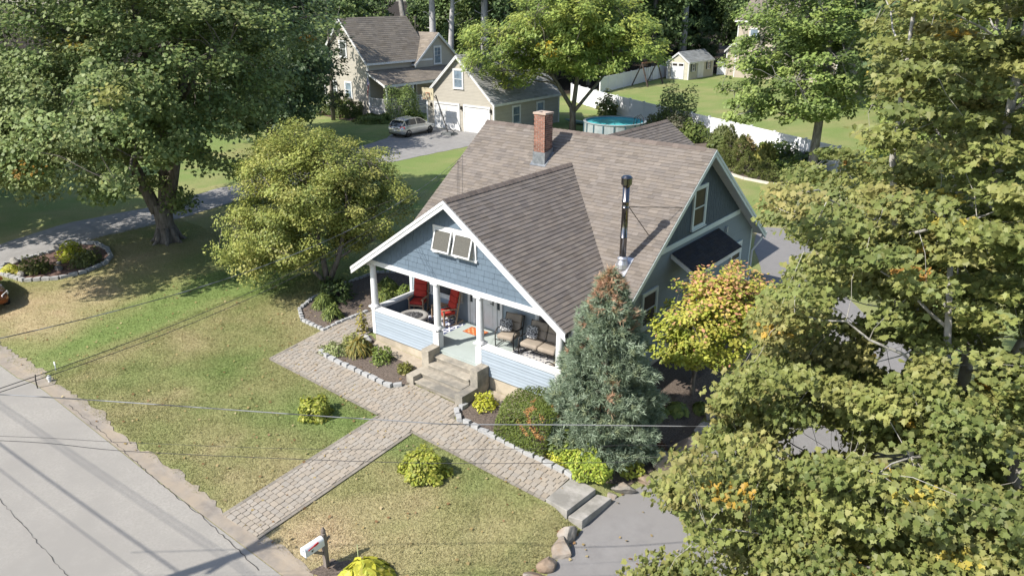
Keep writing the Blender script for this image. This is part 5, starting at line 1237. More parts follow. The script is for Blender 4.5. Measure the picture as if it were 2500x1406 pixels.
tr = [([(bx, by, bz - .2), (bx, by, bz + .25), (bx - .05, by, bz + 1.0), (bx - .1, by, bz + 1.9)], [.66, .5, .44, .48]),
      ([(bx - .2, by - .2, bz + 1.5), (bx - 1.0, by - .8, bz + 4.5), (bx - 1.7, by - 1.2, bz + 8), (bx - 2, by - 1, bz + 13)], [.32, .26, .19, .07]),
      ([(bx + .1, by + .2, bz + 1.5), (bx + .7, by + .9, bz + 4.8), (bx + .9, by + 1.9, bz + 9), (bx + .6, by + 2.2, bz + 14)], [.30, .25, .18, .07]),
      ([(bx, by, bz + 1.6), (bx - .3, by + .8, bz + 5), (bx - .6, by + .6, bz + 10), (bx - .4, by + .4, bz + 15)], [.27, .22, .16, .06])]
for k in range(7):
    a = k * .9 + .3; tr.append(([(bx + math.cos(a) * .3, by + math.sin(a) * .3, bz + .7), (bx + math.cos(a) * .6, by + math.sin(a) * .6, bz + .12), (bx + math.cos(a) * .95, by + math.sin(a) * .95, bz - .1)], [.19, .13, .05]))
tree('maple_tree', 'huge dark green maple with forked thick trunk beside the grey side road', (bx, by, bz), tr, np.concatenate([cl, low]), (bx, by, 7), 140, .86, .155, WIDE, MP, nlimb=26, r0=.2, up=.75, outw=.7, rnd=.6, accent=[(.24, .20, .03, 1), (.30, .17, .03, 1)], pacc=.014, twig=.016, seed=3)
# --- dark maple behind it
bx, by = -35.0, 20.5; bz = T(bx, by)
blobs = [(-34.5, 20, 7.5, 7.5, 7.0, 5.6), (-31, 17.5, 5.5, 5.5, 5.5, 4.0), (-37, 22, 8, 5.5, 5.5, 4.6)]
poly = [(500, -700), (860, -700), (835, 20), (760, 100), (800, 170), (770, 230), (800, 290), (700, 330), (640, 350), (560, 330), (500, 300)]
cl = sample_blobs(blobs, 430, .3, poly, zmin=2.0)
tree('shade_tree', 'very dark leafy tree between the big maple and the tan house', (bx, by, bz), [([(bx, by, bz - .2), (bx, by, bz + 1), (bx, by + .2, bz + 6), (bx, by, bz + 12)], [.6, .42, .3, .08])], cl, (bx, by, 7), 90, 1.05, .24, WIDE, [(.068, .105, .05, 4), (.10, .145, .064, 3), (.048, .078, .04, 3)], nlimb=18, up=.6, outw=.7, rnd=.7, seed=5)
# --- thin sparse tree in front of the tan house
bx, by = -40.2, 31.0; bz = T(bx, by)
blobs = [(bx, by, 7.0, 2.4, 2.4, 4.6), (bx + .2, by - .4, 3.2, 1.5, 1.5, 1.8)]
cl = sample_blobs(blobs, 85, .5)
tree('slender_tree', 'slender sparse dark tree in front of the tan house gable', (bx, by, bz), [([(bx, by, bz - .2), (bx + .1, by, bz + 3), (bx + .3, by, bz + 7), (bx + .3, by, bz + 11.5)], [.22, .17, .11, .03])], cl, (bx, by, 6), 26, .62, .28, OVAL, [(.045, .065, .03, 3), (.07, .09, .04, 2), (.03, .045, .025, 2)], nlimb=16, r0=.06, seed=8)
# --- crab apple beside the porch
bx, by = -4.55, 1.6; bz = T(bx, by)
blobs = [(-6.3, 1.9, 4.0, 3.4, 3.4, 2.9), (-6.0, -.2, 2.6, 2.6, 2.0, 1.5), (-4.6, 3.6, 4.0, 2.6, 2.8, 2.2), (-7.2, 2.6, 5.2, 2.6, 2.6, 1.9)]
poly = [(640, 345), (680, 322), (718, 300), (760, 325), (832, 322), (900, 330), (945, 350), (952, 400), (975, 450), (1015, 490), (985, 530), (965, 570), (930, 610), (880, 650), (845, 690), (800, 720), (745, 745), (700, 770), (640, 742), (600, 715), (545, 690), (500, 660), (478, 612), (550, 590), (560, 555), (535, 540), (590, 500), (580, 430), (615, 370)]
cl = sample_blobs(blobs, 680, .33, poly, holes=[(775, 568, 26, 14), (800, 690, 20, 26), (760, 610, 16, 14)], zmin=.7)
CP = [(.29, .305, .085, 4), (.24, .27, .078, 3), (.175, .22, .066, 2), (.37, .34, .12, 2)]
tr = [([(bx, by, bz - .15), (bx, by, bz + .45)], [.2, .17]), ([(bx, by, bz + .35), (bx - .3, by + .1, bz + 1.4), (bx - 1.0, by + .3, bz + 3), (bx - 1.6, by + .4, bz + 5)], [.13, .11, .08, .03]), ([(bx, by, bz + .35), (bx + .3, by + .4, bz + 1.5), (bx + .3, by + 1.0, bz + 3), (bx, by + 1.4, bz + 5)], [.12, .1, .07, .03]),
      ([(bx - .05, by, bz + .35), (bx - .5, by - .5, bz + 1.3), (bx - 1.4, by - 1.2, bz + 2.2)], [.1, .08, .04])]
tree('crab_apple_tree', 'rounded yellow olive fruit tree leaning out beside the front porch', (bx, by, bz), tr, cl, (-5.9, 1.8, 3.0), 150, .5, .10, OVAL, CP, nlimb=22, r0=.06, up=.7, outw=.8, rnd=.6, twig=.008, seed=9, cat='tree')
# --- locust behind the pool
bx, by = -18.6, 40.1; bz = T(bx, by)
blobs = [(-19.0, 39.0, 9.5, 6.5, 6.5, 3.8), (-24, 34, 7.6, 4.5, 4.0, 2.6), (-12.6, 41.6, 8.0, 5.2, 4.8, 3.0), (-17.5, 40, 10, 5, 5, 2.2), (-22, 37, 5.6, 3.0, 3.0, 1.8), (-18.5, 38.5, 6.2, 4.5, 4.0, 1.8)]
poly = [(1120, 95), (1150, 60), (1195, 58), (1240, 75), (1262, 30), (1270, -80), (1590, -120), (1570, 10), (1610, 60), (1600, 90), (1640, 125), (1620, 155), (1580, 130), (1550, 150), (1520, 185), (1480, 170), (1450, 205), (1420, 220), (1380, 185), (1330, 175), (1300, 175), (1290, 215), (1230, 205), (1190, 240), (1150, 210), (1160, 180), (1130, 150)]
cl = sample_blobs(blobs, 640, .33, poly, holes=[(1540, 25, 16, 16)], zmin=3.5)
LP = [(.27, .33, .09, 4), (.215, .285, .08, 3), (.16, .225, .07, 2), (.34, .355, .085, 2)]
tr = [([(bx, by, bz - .2), (bx, by, bz + 1.2), (bx - .1, by, bz + 2.2)], [.34, .27, .26]), ([(bx - .1, by, bz + 2), (bx - 1.2, by - 1.2, bz + 4.5), (bx - 2.4, by - 2.4, bz + 7), (bx - 3, by - 3, bz + 10)], [.2, .16, .12, .05]), ([(bx, by, bz + 1.8), (bx + .2, by + .3, bz + 5), (bx + .4, by + .8, bz + 9), (bx + .3, by + 1, bz + 14)], [.22, .18, .13, .05]),
      ([(bx, by, bz + 1.6), (bx + 1.5, by + 1.6, bz + 4.2), (bx + 2.8, by + 2.8, bz + 6.5)], [.17, .13, .06])]
tree('locust_tree', 'airy yellow green locust tree with dark forked trunk beside the pool', (bx, by, bz), tr, cl, (bx, by, 6.5), 84, .85, .31, SPRAY, LP, nlimb=24, r0=.12, up=.9, outw=.6, rnd=.5, droop=.5, accent=[(.42, .28, .02, 1)], pacc=.012, twig=.02, seed=12)
# --- tree by the fence on the right
bx, by = 3.9, 35.2; bz = T(bx, by)
blobs = [(2.6, 33.8, 8.2, 5.6, 5.0, 4.2), (.2, 31.5, 6.6, 3.2, 3.2, 2.6), (5.5, 36, 8, 4, 4, 4), (3, 34, 12, 4.5, 4.5, 4), (2.6, 33, 5.3, 3.6, 3.2, 1.3)]
poly = [(1785, 30), (1850, 0), (1880, -200), (2150, -200), (2140, 100), (2110, 200), (2070, 285), (1995, 300), (1940, 285), (1900, 312), (1830, 310), (1765, 300), (1795, 262), (1750, 225), (1795, 195), (1770, 150), (1805, 100)]
cl = sample_blobs(blobs, 400, .33, poly, holes=[(1800, 190, 26, 22), (1860, 215, 18, 16), (1900, 240, 30, 16), (1840, 130, 12, 14), (1950, 110, 12, 16)], zmin=3.2)
tree('birch_tree', 'light green leafy tree with straight dark trunk in front of the white fence', (bx, by, bz), [([(bx, by, bz - .2), (bx, by, bz + .6), (bx + .05, by, bz + 5), (bx, by + .1, bz + 9), (bx - .1, by, bz + 14)], [.4, .31, .25, .17, .05])], cl, (bx, by, 6), 84, .68, .19, WIDE, [(.21, .275, .085, 4), (.165, .225, .07, 3), (.27, .32, .105, 3), (.11, .155, .06, 1.5)], nlimb=22, r0=.09, bark=mat('grey_bark', (.09, .085, .08), (.24, .23, .215), 5, rough=.95, bump=.6, bscale=14, stretch=(1, 1, .4)), up=.85, outw=.6, rnd=.5, twig=.014, seed=15)
bx, by = 12.5, 37.0; bz = T(bx, by)
cl = sample_blobs([(bx, by, 8, 6.5, 6.0, 5.5), (bx - 2, by - 2, 4.5, 4, 4, 2.6)], 300, .3)
tree('yard_tree', 'small leaved green tree behind the foreground maples at upper right', (bx, by, bz), [([(bx, by, bz - .2), (bx, by, bz + 3), (bx, by, bz + 11)], [.4, .3, .08])], cl, (bx, by, 6), 90, .95, .2, WIDE, [(.21, .26, .08, 4), (.16, .205, .065, 3), (.27, .295, .09, 2)], nlimb=16, up=.8, outw=.6, rnd=.5, seed=16)
# --- foreground maples
RPOLY = [(2130, -400), (2092, 60), (2120, 170), (2165, 300), (2080, 335), (1990, 365), (1890, 425), (1838, 500), (1850, 545), (1905, 560), (1965, 600), (1930, 650), (1900, 690), (1815, 770), (1850, 850), (1832, 890), (1740, 935), (1725, 1020), (1690, 1100), (1612, 1112), (1665, 1165), (1560, 1190), (1640, 1255), (1690, 1290), (1660, 1325), (1565, 1355), (1500, 1425), (1480, 1700), (2900, 1700), (2900, -400)]
HOLES = [(2090, 755, 80, 40), (2180, 875, 50, 54), (2050, 825, 45, 18), (1985, 1075, 84, 46), (2185, 1115, 76, 36), (2325, 1270, 26, 26), (1895, 600, 45, 34), (2355, 905, 46, 76), (2465, 830, 34, 50), (2478, 1130, 34, 80), (2300, 700, 30, 26), (2230, 470, 26, 22), (1900, 1085, 26, 14), (1960, 700, 40, 14), (2235, 960, 30, 24), (1745, 1120, 30, 20)]
FM = [(.225, .24, .082, 4), (.18, .205, .07, 3), (.27, .262, .10, 3), (.125, .155, .052, 2.5), (.30, .255, .11, 1.2)]
ORA = [(.46, .29, .06, 2), (.42, .22, .07, 1), (.42, .34, .08, 2)]
def keep_open(C):
    uv = project(C) + rng.normal(0, 14, (len(C), 2)); ok = in_poly(uv[:, 0], uv[:, 1], RPOLY)
    for (hx, hy, hrx, hry) in HOLES: ok &= ((uv[:, 0] - hx) / hrx) ** 2 + ((uv[:, 1] - hy) / hry) ** 2 > .8
    return ok
def fore_maple(name, label, base, trunks, blobs, n, seed, per=142, zmin=1.2):
    cl = sample_blobs(blobs, n, .42, RPOLY, HOLES, zmin=zmin)
    cl = cl[np.linalg.norm(cl - CAMP, axis=1) > 10.8]; uv = project(cl); ctr = np.array([2250., 750.])
    uv2 = uv + 14 * unit(uv - ctr); cl = cl[in_poly(uv2[:, 0], uv2[:, 1], RPOLY)]
    return tree(name, label, base, trunks, cl, (base[0], base[1], 5.0), per, .46, .094, MAPLE, FM, nlimb=30, r0=.034, bark=PALEBARK, twig=.004, seed=seed, accent=ORA, pacc=.09, up=.68, outw=.55, rnd=.62, droop=.75, flat=.27, curl=.3, nclump=260, split=True, keep=keep_open, leafmix=.35, jit=.2)
bx, by = 18.1, -1.6; bz = T(bx, by)
fore_maple('sugar_maple', 'tall olive green maple with orange leaf tufts and pale slim trunk, at right foreground', (bx, by, bz), [([(bx, by, bz - .2), (bx + .02, by, bz + 2), (bx - .02, by - .05, 5.2), (bx - .25, by + .1, 8.5), (bx - .4, by + .1, 13.5)], [.2, .15, .105, .08, .03]), ([(bx + .02, by, 3.0), (bx + .75, by + .9, 6.0), (bx + 1.0, by + 1.1, 9.5), (bx + 1, by + 1, 13)], [.11, .09, .07, .03]), ([(bx, by, 4.2), (bx - 1.2, by - .6, 6.2), (bx - 1.7, by - .9, 9), (bx - 1.8, by - .9, 12)], [.08, .065, .05, .02])],
           [(16.6, -2.6, 9.0, 4.2, 4.0, 5.5), (15.6, -2.4, 6.2, 3.2, 3.5, 3.0), (17.6, -3.2, 5.2, 4.2, 3.6, 3.4), (15.2, -3.8, 4.0, 2.8, 2.8, 2.0), (18.6, -1.6, 10.5, 3.5, 3, 3)], 740, 21)
bx, by = 19.2, -5.0; bz = T(bx, by)
fore_maple('sugar_maple', 'nearest maple filling the lower right corner, olive leaves with orange tufts', (bx, by, bz), [([(bx, by, bz - .2), (bx + .02, by, 2), (bx, by - .02, 4.6), (bx + .15, by + .1, 7), (bx + .2, by + .1, 11)], [.22, .18, .135, .1, .03]), ([(bx, by, 3.5), (bx - 1.0, by + .5, 5.5), (bx - 1.5, by + .7, 8.5)], [.09, .07, .03])],
           [(16.9, -6.6, 3.9, 3.9, 3.2, 2.4), (18.9, -6.8, 4.6, 3.2, 2.6, 2.4), (14.9, -6.4, 3.0, 2.6, 2.4, 1.6), (18.4, -5.0, 6.6, 3.4, 3.0, 2.6)], 520, 22)
bx, by = 16.9, 4.6; bz = T(bx, by)
fore_maple('sugar_maple', 'maple set back beside the driveway edge behind the two nearest maples', (bx, by, bz), [([(bx, by, bz - .2), (bx, by, 2), (bx, by, 6), (bx - .1, by + .1, 12)], [.2, .16, .12, .03])],
           [(15.6, 3.6, 7.6, 3.6, 3.6, 4.2), (17.2, 4.4, 10, 3.6, 3.6, 4), (17.0, 2.6, 4.4, 3.0, 3.0, 2.0)], 300, 23, per=124, zmin=2.5)
# --- yellow orange serviceberry
bx, by = 10.42, 4.1; bz = T(bx, by)
cl = sample_blobs([(10.7, 4.3, 2.15, 1.75, 1.75, 1.4), (11.2, 5.2, 2.6, 1.5, 1.5, 1.2), (10.2, 3.6, 1.6, 1.2, 1.1, .8), (10.8, 4.6, 3.1, 1.2, 1.2, .8)], 300, .4, zmin=.75)
cl = cl[cl[:, 0] > 9.25]
t = thing('serviceberry_tree', 'small yellow green tree turning orange pink on top, beside the side gable', 'tree', (bx, by, bz))
trunk_and_limbs([([(bx, by, bz - .1), (bx, by, bz + .6), (bx + .05, by + .05, bz + 1.3), (bx + .2, by + .3, bz + 2.6)], [.09, .07, .055, .02]), ([(bx, by, bz + .7), (bx + .4, by + .6, bz + 2.2), (bx + .5, by + .9, bz + 3.2)], [.05, .035, .015]), ([(bx, by, bz + .8), (bx - .4, by - .3, bz + 1.9), (bx - .5, by - .4, bz + 2.8)], [.045, .03, .012])], cl, 16, .035, .006, 4).build('trunk', BARK, t, smooth=True)
co, col = clumps_to_leaves(cl, 52, .36, (10.5, 4.3, 1.6), .125, OVAL, [(.36, .375, .07, 4), (.27, .325, .065, 3), (.43, .38, .09, 2)], up=.9, outw=.6, rnd=.45, flat=.6)
zc_ = co.mean(1)[:, 2]; kk = np.clip((zc_ - 2.1) / 1.6, 0, 1) * .75 + .12 * (vnoise(co.mean(1)[:, 0], co.mean(1)[:, 1] + zc_, .5, 3) - .5); hit = rng.random(len(zc_)) < kk * .8
col[hit] = pick([(.56, .35, .17, 3), (.54, .27, .16, 2), (.54, .42, .10, 2)], hit.sum()) * rng.uniform(.8, 1.2, (hit.sum(), 1))
crown_obj('crown', co, col, t)
# --- blue spruce at the porch corner
def conifer(name, label, x, y, h, r, ntuft, pal, dead=None, tuft=.16, cat='tree', needles=15, taper=.85, group=None, shell=.4, width=.02):
    z0 = T(x, y); t = thing(name, label, cat, (x, y, z0), group); mb = MB(); R = random.Random(int(x * 100))
    mb.tube([(x, y, z0 - .1), (x, y, z0 + h * .5), (x, y, z0 + h * .97)], [.035 * h * .6, .02 * h * .6, .006], 8)
    hz = 1 - (1 - rng.random(ntuft)) ** .62; a = rng.uniform(0, 2 * np.pi, ntuft)
    prof = np.minimum((1 - hz) ** taper * 1.18, 1.0) * np.clip((hz + .12) / .14, .78, 1)
    lay = 1 + .17 * np.sin(hz * h * 8 + a * 2) + .15 * np.sin(a * 6 + hz * 14) + rng.normal(0, .05, ntuft)
    q = (1 - rng.random(ntuft) ** 2.2 * shell) * prof * r * lay
    P = np.stack([x + q * np.cos(a), y + q * np.sin(a), z0 + .05 + hz * h - q * .10], 1)
    for k in range(90):
        i = R.randrange(ntuft)
        if hz[i] < .9: mb.tube(bend((x, y, min(P[i, 2] - .05 * h * R.random(), z0 + h * .9)), P[i], 3, -.03, .03, R), [.022, .016, .01, .004], 4, cap=False)
    mb.build('trunk', BARK, t)
    nn = needles; n = ntuft * nn; ci = np.repeat(np.arange(ntuft), nn)
    ow = np.stack([np.cos(a), np.sin(a), np.full(ntuft, .45)], 1); ow = unit(ow)
    dirs = unit(ow[ci] + .75 * rng.normal(size=(n, 3))); side = unit(np.cross(dirs, rng.normal(size=(n, 3))))
    L_ = tuft * rng.uniform(.6, 1.15, n); C = P[ci] + rng.normal(0, tuft * .15, (n, 3))
    co = np.empty((n, 3, 3)); co[:, 0] = C - side * width * .5; co[:, 1] = C + side * width * .5; co[:, 2] = C + dirs * L_[:, None]
    cc = pick(pal, ntuft)
    if dead is not None:
        f, dp = dead; hit = rng.random(ntuft) < f(hz, a, P); cc[hit] = pick(dp, hit.sum())
    col = cc[ci] * rng.uniform(.75, 1.3, (n, 1)); crown_obj('foliage', co, col, t, NEEDLE); return t
conifer('blue_spruce', 'bushy blue green conifer with browned top at the right porch corner', 9.72, -.15, 5.2, 1.32, 6500, [(.235, .295, .20, 4), (.295, .36, .26, 3), (.16, .21, .135, 2), (.29, .33, .19, 1)],
        dead=(lambda hz, a, P: np.clip((hz - .76) / .12, 0, 1) * .66 * (vnoise(a * 3, hz * 10, 1, 5) > .36) + .22 * ((hz > .3) & (vnoise(a * 4, hz * 14, 1, 2) > .74)), [(.44, .27, .18, 3), (.50, .33, .22, 2), (.34, .24, .12, 1)]), tuft=.17, needles=18, taper=.62, width=.026)
DG = [(.155, .18, .055, 3), (.125, .155, .045, 2), (.19, .20, .07, 1)]
for lab, x, y, h, r in (('dwarf cone shaped spruce, tallest of the row behind the side gable', -1.2, 35.6, 2.3, .95), ('rounded dwarf spruce in the middle of the row behind the side gable', -.05, 34.2, 1.5, .85), ('broad low dwarf spruce at the end of the row behind the side gable', 1.5, 33.6, 1.3, .95), ('dark pointed dwarf spruce closest to the white fence panel', -2.9, 37.6, 2.6, .8), ('small dark dwarf spruce tucked beside the main roof gable', -2.4, 35.5, 1.4, .8)):
    conifer('dwarf_spruce', lab, x, y, h, r, 520, DG, tuft=.16, cat='shrub', needles=12, group='dwarf spruces along the pale edging', width=.045, shell=.25)
# --- woodland behind: individual trees sharing three crowns
def wood_proto(name, seed, pal, h, r, bark):
    st_ = rng.bit_generator.state
    blobs = [(0, 0, h * .62, r, r, h * .34), (r * .4, 0, h * .45, r * .8, r * .8, h * .16), (-r * .3, r * .3, h * .8, r * .75, r * .75, h * .18), (0, -r * .3, h * .3, r * .75, r * .75, h * .12)]
    cl = sample_blobs(blobs, 150, .3)
    t = thing(name, 'x', 'tree', (0, 0, 0), 'woodland trees behind the houses')
    trunk_and_limbs([([(0, 0, -.3), (0, 0, h * .3), (.15, .1, h * .6), (0, 0, h * .95)], [.42, .33, .24, .05])], cl, 10, .1, .03, seed, nclump=40).build('trunk', bark, t, smooth=True)
    co, col = clumps_to_leaves(cl, 60, 1.35, (0, 0, h * .5), .38, WIDE, pal, up=.7, outw=.7, rnd=.7); crown_obj('crown', co, col, t); return t
TALLB = mat('wood_bark', (.12, .11, .10), (.30, .28, .26), 3, rough=.95, bump=.5, bscale=8, stretch=(1, 1, .3))
wp = [wood_proto('woodland_tree', 31, [(.13, .19, .08, 3), (.18, .235, .095, 2), (.08, .12, .055, 2)], 17, 4.4, TALLB), wood_proto('woodland_tree', 32, [(.13, .19, .075, 3), (.19, .24, .09, 2), (.09, .13, .06, 2)], 15, 5.0, TALLB), wood_proto('woodland_tree', 33, [(.085, .135, .065, 3), (.125, .18, .08, 2)], 20, 4.2, TALLB)]
spots = [(-62, 34), (-58, 46), (-66, 52), (-57, 66), (-50, 66), (-40, 62), (-46, 70), (-38, 71), (-51, 77), (-41, 80), (-58, 82), (-47, 90), (-38.5, 90), (-54, 98), (-44, 101), (-35, 111), (-29, 106), (-33, 113), (-22, 110), (-25, 120), (-12, 112), (-15, 122), (-2, 112), (-42, 114), (-52, 112), (-62, 70), (-72, 60), (-70, 78), (-66, 92), (-62, 108), (-35, 124), (-5, 124), (8, 116), (-48, 126), (-22, 132), (-75, 40), (-82, 52), (-8, 70), (2, 62), (-6, 84), (5, 78), (12, 60), (16, 70), (8, 92), (-2, 98), (20, 50), (24, 62)]
spots += [(-100, 75), (-95, 86), (-110, 92), (-104, 106), (-120, 102), (-88, 98), (-84, 112), (-76, 122), (-68, 128), (-62, 140), (-50, 142), (-38, 144), (-28, 146), (-16, 140), (-4, 138), (10, 132), (-130, 60), (-115, 50), (-100, 46), (-92, 64), (-46, 108), (-39, 108)]
low_from = len(spots)
spots += [(-37, 98), (-40, 96.5), (-33.5, 101), (-30.5, 103), (-36, 103), (-43.5, 92), (-46, 84), (-44, 76), (-45.5, 66), (-49.5, 58), (-42, 88), (-56, 56), (-60, 60), (-47.5, 51)]
WL = ['dark leafy woodland tree in the wood behind the houses', 'mid green woodland tree in the wood behind the houses', 'tall very dark woodland tree in the wood behind the houses']
R_ = random.Random(17)
for i, (x, y) in enumerate(spots):
    k = i % 3; o = wp[k] if i < 3 else copy_tree(wp[k]); o['label'] = WL[k] if i < low_from else 'low bushy tree filling the understory of the wood behind the houses'
    o.location = (x + R_.uniform(-1, 1), y + R_.uniform(-1, 1), T(x, y)); o.rotation_euler = (0, 0, R_.uniform(0, 6.28)); s_ = R_.uniform(.85, 1.25) * (1 if i < low_from else .38); o.scale = (s_, s_, s_ * R_.uniform(.95, 1.15))
for lab, x, y in (('yard tree beyond the side road, nearest the street', -30, -7), ('yard tree beyond the side road, further back', -38, -3)):
    o = copy_tree(wp[1]); o.location = (x, y, T(x, y)); o.scale = (1, 1, .8); tag(o, lab, 'tree', 'yard trees beyond the side road')
# bare tall trunks standing at the edge of the wood
def bare(label, u, v, h, r, bark=None, lean=(0, 0)):
    p = gp(u, v); t = thing('tall_trunk_tree', label, 'tree', p, 'bare trunked trees at the edge of the wood')
    mb = MB(); mb.tube([p + Vector((0, 0, -.3)), p + Vector((lean[0] * .3, lean[1] * .3, h * .35)), p + Vector((lean[0] * .6, lean[1] * .6, h * .7)), p + Vector((lean[0], lean[1], h))], [r * 1.2, r, r * .8, r * .5], 10)
    R = random.Random(int(u)); 
    for k in range(7):
        z = h * R.uniform(.25, .95); a = R.uniform(0, 6.28); c = p + Vector((lean[0] * z / h, lean[1] * z / h, z)); mb.tube(bend(c, c + Vector((math.cos(a) * 1.6, math.sin(a) * 1.6, R.uniform(.2, 1.0))), 3, .05, .05, R), [.07, .05, .035, .015], 5)
    mb.build('trunk', bark or TALLB, t, smooth=True)
    cl = [p + Vector((lean[0] + rng.normal(0, 2.0), lean[1] + rng.normal(0, 2.0), h + rng.uniform(-2, 3))) for _ in range(40)]
    co, col = clumps_to_leaves(np.array(cl), 30, 1.2, np.array(p) + [0, 0, h - 2], .5, OVAL, [(.045, .075, .03, 3), (.065, .095, .035, 2)]); crown_obj('crown', co, col, t)
PALET = mat('pale_wood_bark', (.25, .24, .24), (.46, .45, .45), 3, rough=.95, bump=.4, bscale=8, stretch=(1, 1, .3))
bare('pale bare trunk directly behind the tan house cross gable', 1062, 224, 16, .42, PALET)
bare('straight pale grey trunk standing behind the garden shed', 1662, 178, 17, .55, PALET)
bare('pale double trunk left of the locust crown', 1185, 222, 15, .5, PALET)
bare('leaning grey trunk between the tan house roof and wood', 1010, 226, 15, .38, None, (-2.5, 0))
bare('curved grey trunk just right of the tan house gable', 1098, 224, 13, .36, PALET, (1.2, 0))
bare('slim brown trunk in the dark wood left of the locust', 1235, 214, 15, .3)
# ================================================================ SHRUBS AND GARDEN PLANTS
YG = [(.33, .345, .06, 3), (.26, .29, .06, 3), (.40, .38, .09, 2)]; LIME = [(.46, .44, .05, 3), (.38, .40, .05, 2), (.55, .50, .11, 1)]; MG = [(.165, .215, .055, 3), (.13, .175, .05, 2), (.21, .25, .06, 2)]; DK = [(.075, .11, .04, 3), (.10, .135, .045, 2)]
shrub('peony_bush', 'yellow green leafy bush alone on the left half of the front lawn', 2.05, -4.3, .52, .62, 1900, .105, OVAL, YG, 'leafy bushes on the front lawn')
shrub('peony_bush', 'wider yellow green leafy bush in the lawn right of the brick entry path', 6.65, -4.25, .66, .68, 2500, .11, OVAL, YG, 'leafy bushes on the front lawn', rz=.3, squash=.8)
rosette('hosta', 'bright lime yellow hosta clump beside the white mailbox', 8.15, -7.72, .62, .5, 330, .34, LIME)
shrub('spirea', 'round green spirea shrub in the left front bed', 1.3, -.85, .42, .5, 800, .075, OVAL, MG, 'spirea shrubs in the front beds')
shrub('spirea', 'smaller sparse olive spirea shrub beside the concrete steps', 2.42, -.88, .30, .34, 420, .07, OVAL, [(.2, .19, .05, 3), (.15, .16, .04, 2)], 'spirea shrubs in the front beds')
shrub('spirea', 'yellow green spirea shrub just right of the concrete steps', 5.9, -.85, .40, .46, 750, .075, OVAL, LIME, 'spirea shrubs in the front beds')
shrub('sedum', 'pale cream and green sedum clump at the corner of the left bed', -.45, -1.45, .62, .30, 1100, .07, OVAL, [(.40, .40, .24, 3), (.28, .31, .14, 3), (.18, .22, .08, 2)], cat='plant', squash=.7)
rosette('daylily', 'arching yellowing daylily clump against the porch end of the left bed', .25, -.95, .5, .5, 420, .5, [(.28, .23, .05, 3), (.17, .18, .05, 3), (.34, .28, .10, 1)], tpl=BLADE)
shrub('sedum', 'pale green sedum patch behind the daylily at the porch corner', -.35, -.75, .4, .42, 500, .08, OVAL, [(.34, .33, .12, 3), (.24, .26, .09, 3)], cat='plant')
shrub('young_shrub', 'thin upright yellowing shrub at the porch corner', -.72, .05, .22, .95, 160, .12, OVAL, [(.32, .26, .08, 2), (.24, .22, .07, 2)], inner=.2)
def hedgecols(P, col):
    n = vnoise(P[:, 0] + P[:, 2], P[:, 1] - P[:, 2] * .5, .22, 6); hit = (n > .62) & (P[:, 2] > .55) & (P[:, 0] > -.05); col = col.copy(); col[hit] = pick([(.40, .22, .09, 2), (.36, .18, .07, 1)], hit.sum()); return col
shrub('clipped_yew', 'clipped dark green yew dome with a scorched orange patch near the conifer', 7.98, -1.08, .88, 1.18, 17000, .05, OVAL, [(.12, .155, .035, 3), (.155, .185, .042, 3), (.09, .12, .03, 2)], cat='hedge', inner=.88, shape='box', cols=hedgecols, rnd=.7)
shrub('euonymus', 'bright green mounded shrub below the conifer at the end of the brick path', 10.1, -1.5, .74, .72, 3000, .085, OVAL, [(.34, .40, .07, 3), (.27, .34, .06, 3), (.44, .44, .09, 1)], squash=.75, inner=.75)
shrub('euonymus', 'yellow ground shrub creeping over the granite edging blocks', 9.25, -1.62, .5, .32, 800, .07, OVAL, LIME, squash=.45)
shrub('leafy_shrub', 'dark green loose shrub between the yew dome and the bright mound', 9.15, -1.25, .55, .7, 900, .12, OVAL, MG)
shrub('leafy_shrub', 'small yellow green shrub over the rocks by the driveway', 10.85, -.55, .42, .4, 520, .09, OVAL, YG)
shrub('astilbe', 'rusty orange drying plant beside the driveway rocks', 10.6, .35, .3, .45, 320, .13, BLADE, [(.30, .16, .06, 2), (.38, .22, .09, 1)], cat='plant')
shrub('astilbe', 'dusky red drying plant above the dark boulder', 11.0, .75, .28, .4, 260, .13, OVAL, [(.17, .07, .05, 2), (.22, .11, .07, 1)], cat='plant')
for lab, x, y, r in (('small green hosta in the shaded bed under the yellow tree', 10.5, 2.9, .36), ('grey green hosta at the shaded bed edge beside the yellow tree', 10.95, 3.7, .34), ('green leafed plant by the foot of the conifer', 10.15, 2.2, .4)):
    rosette('hosta', lab, x, y, r, .3, 120, .24, MG)
# crab apple bed
for lab, x, y, r, h, pal in (('dark iris like clump under the olive fruit tree', -3.6, .6, .45, .55, MG), ('grassy clump in the stone edged bed near the path', -2.6, .2, .4, .5, MG), ('grassy clump in the shaded bed by the porch wall', -2.2, 2.6, .45, .5, MG), ('yellow green daylily clump at the far end of the shaded bed', -1.3, 5.2, .5, .55, LIME), ('dark grassy clump in the middle of the shaded bed', -3.0, 3.4, .5, .5, MG)):
    rosette('daylily', lab, x, y, r, h, 220, .45, pal, tpl=BLADE)
shrub('leafy_shrub', 'dark rhododendron bush at the foot of the olive fruit tree', -3.9, 1.5, .75, .95, 900, .14, OVAL, DK)
shrub('leafy_shrub', 'low green shrub in the shaded bed seen past the porch column', -2.0, 3.6, .6, .5, 600, .11, OVAL, MG)
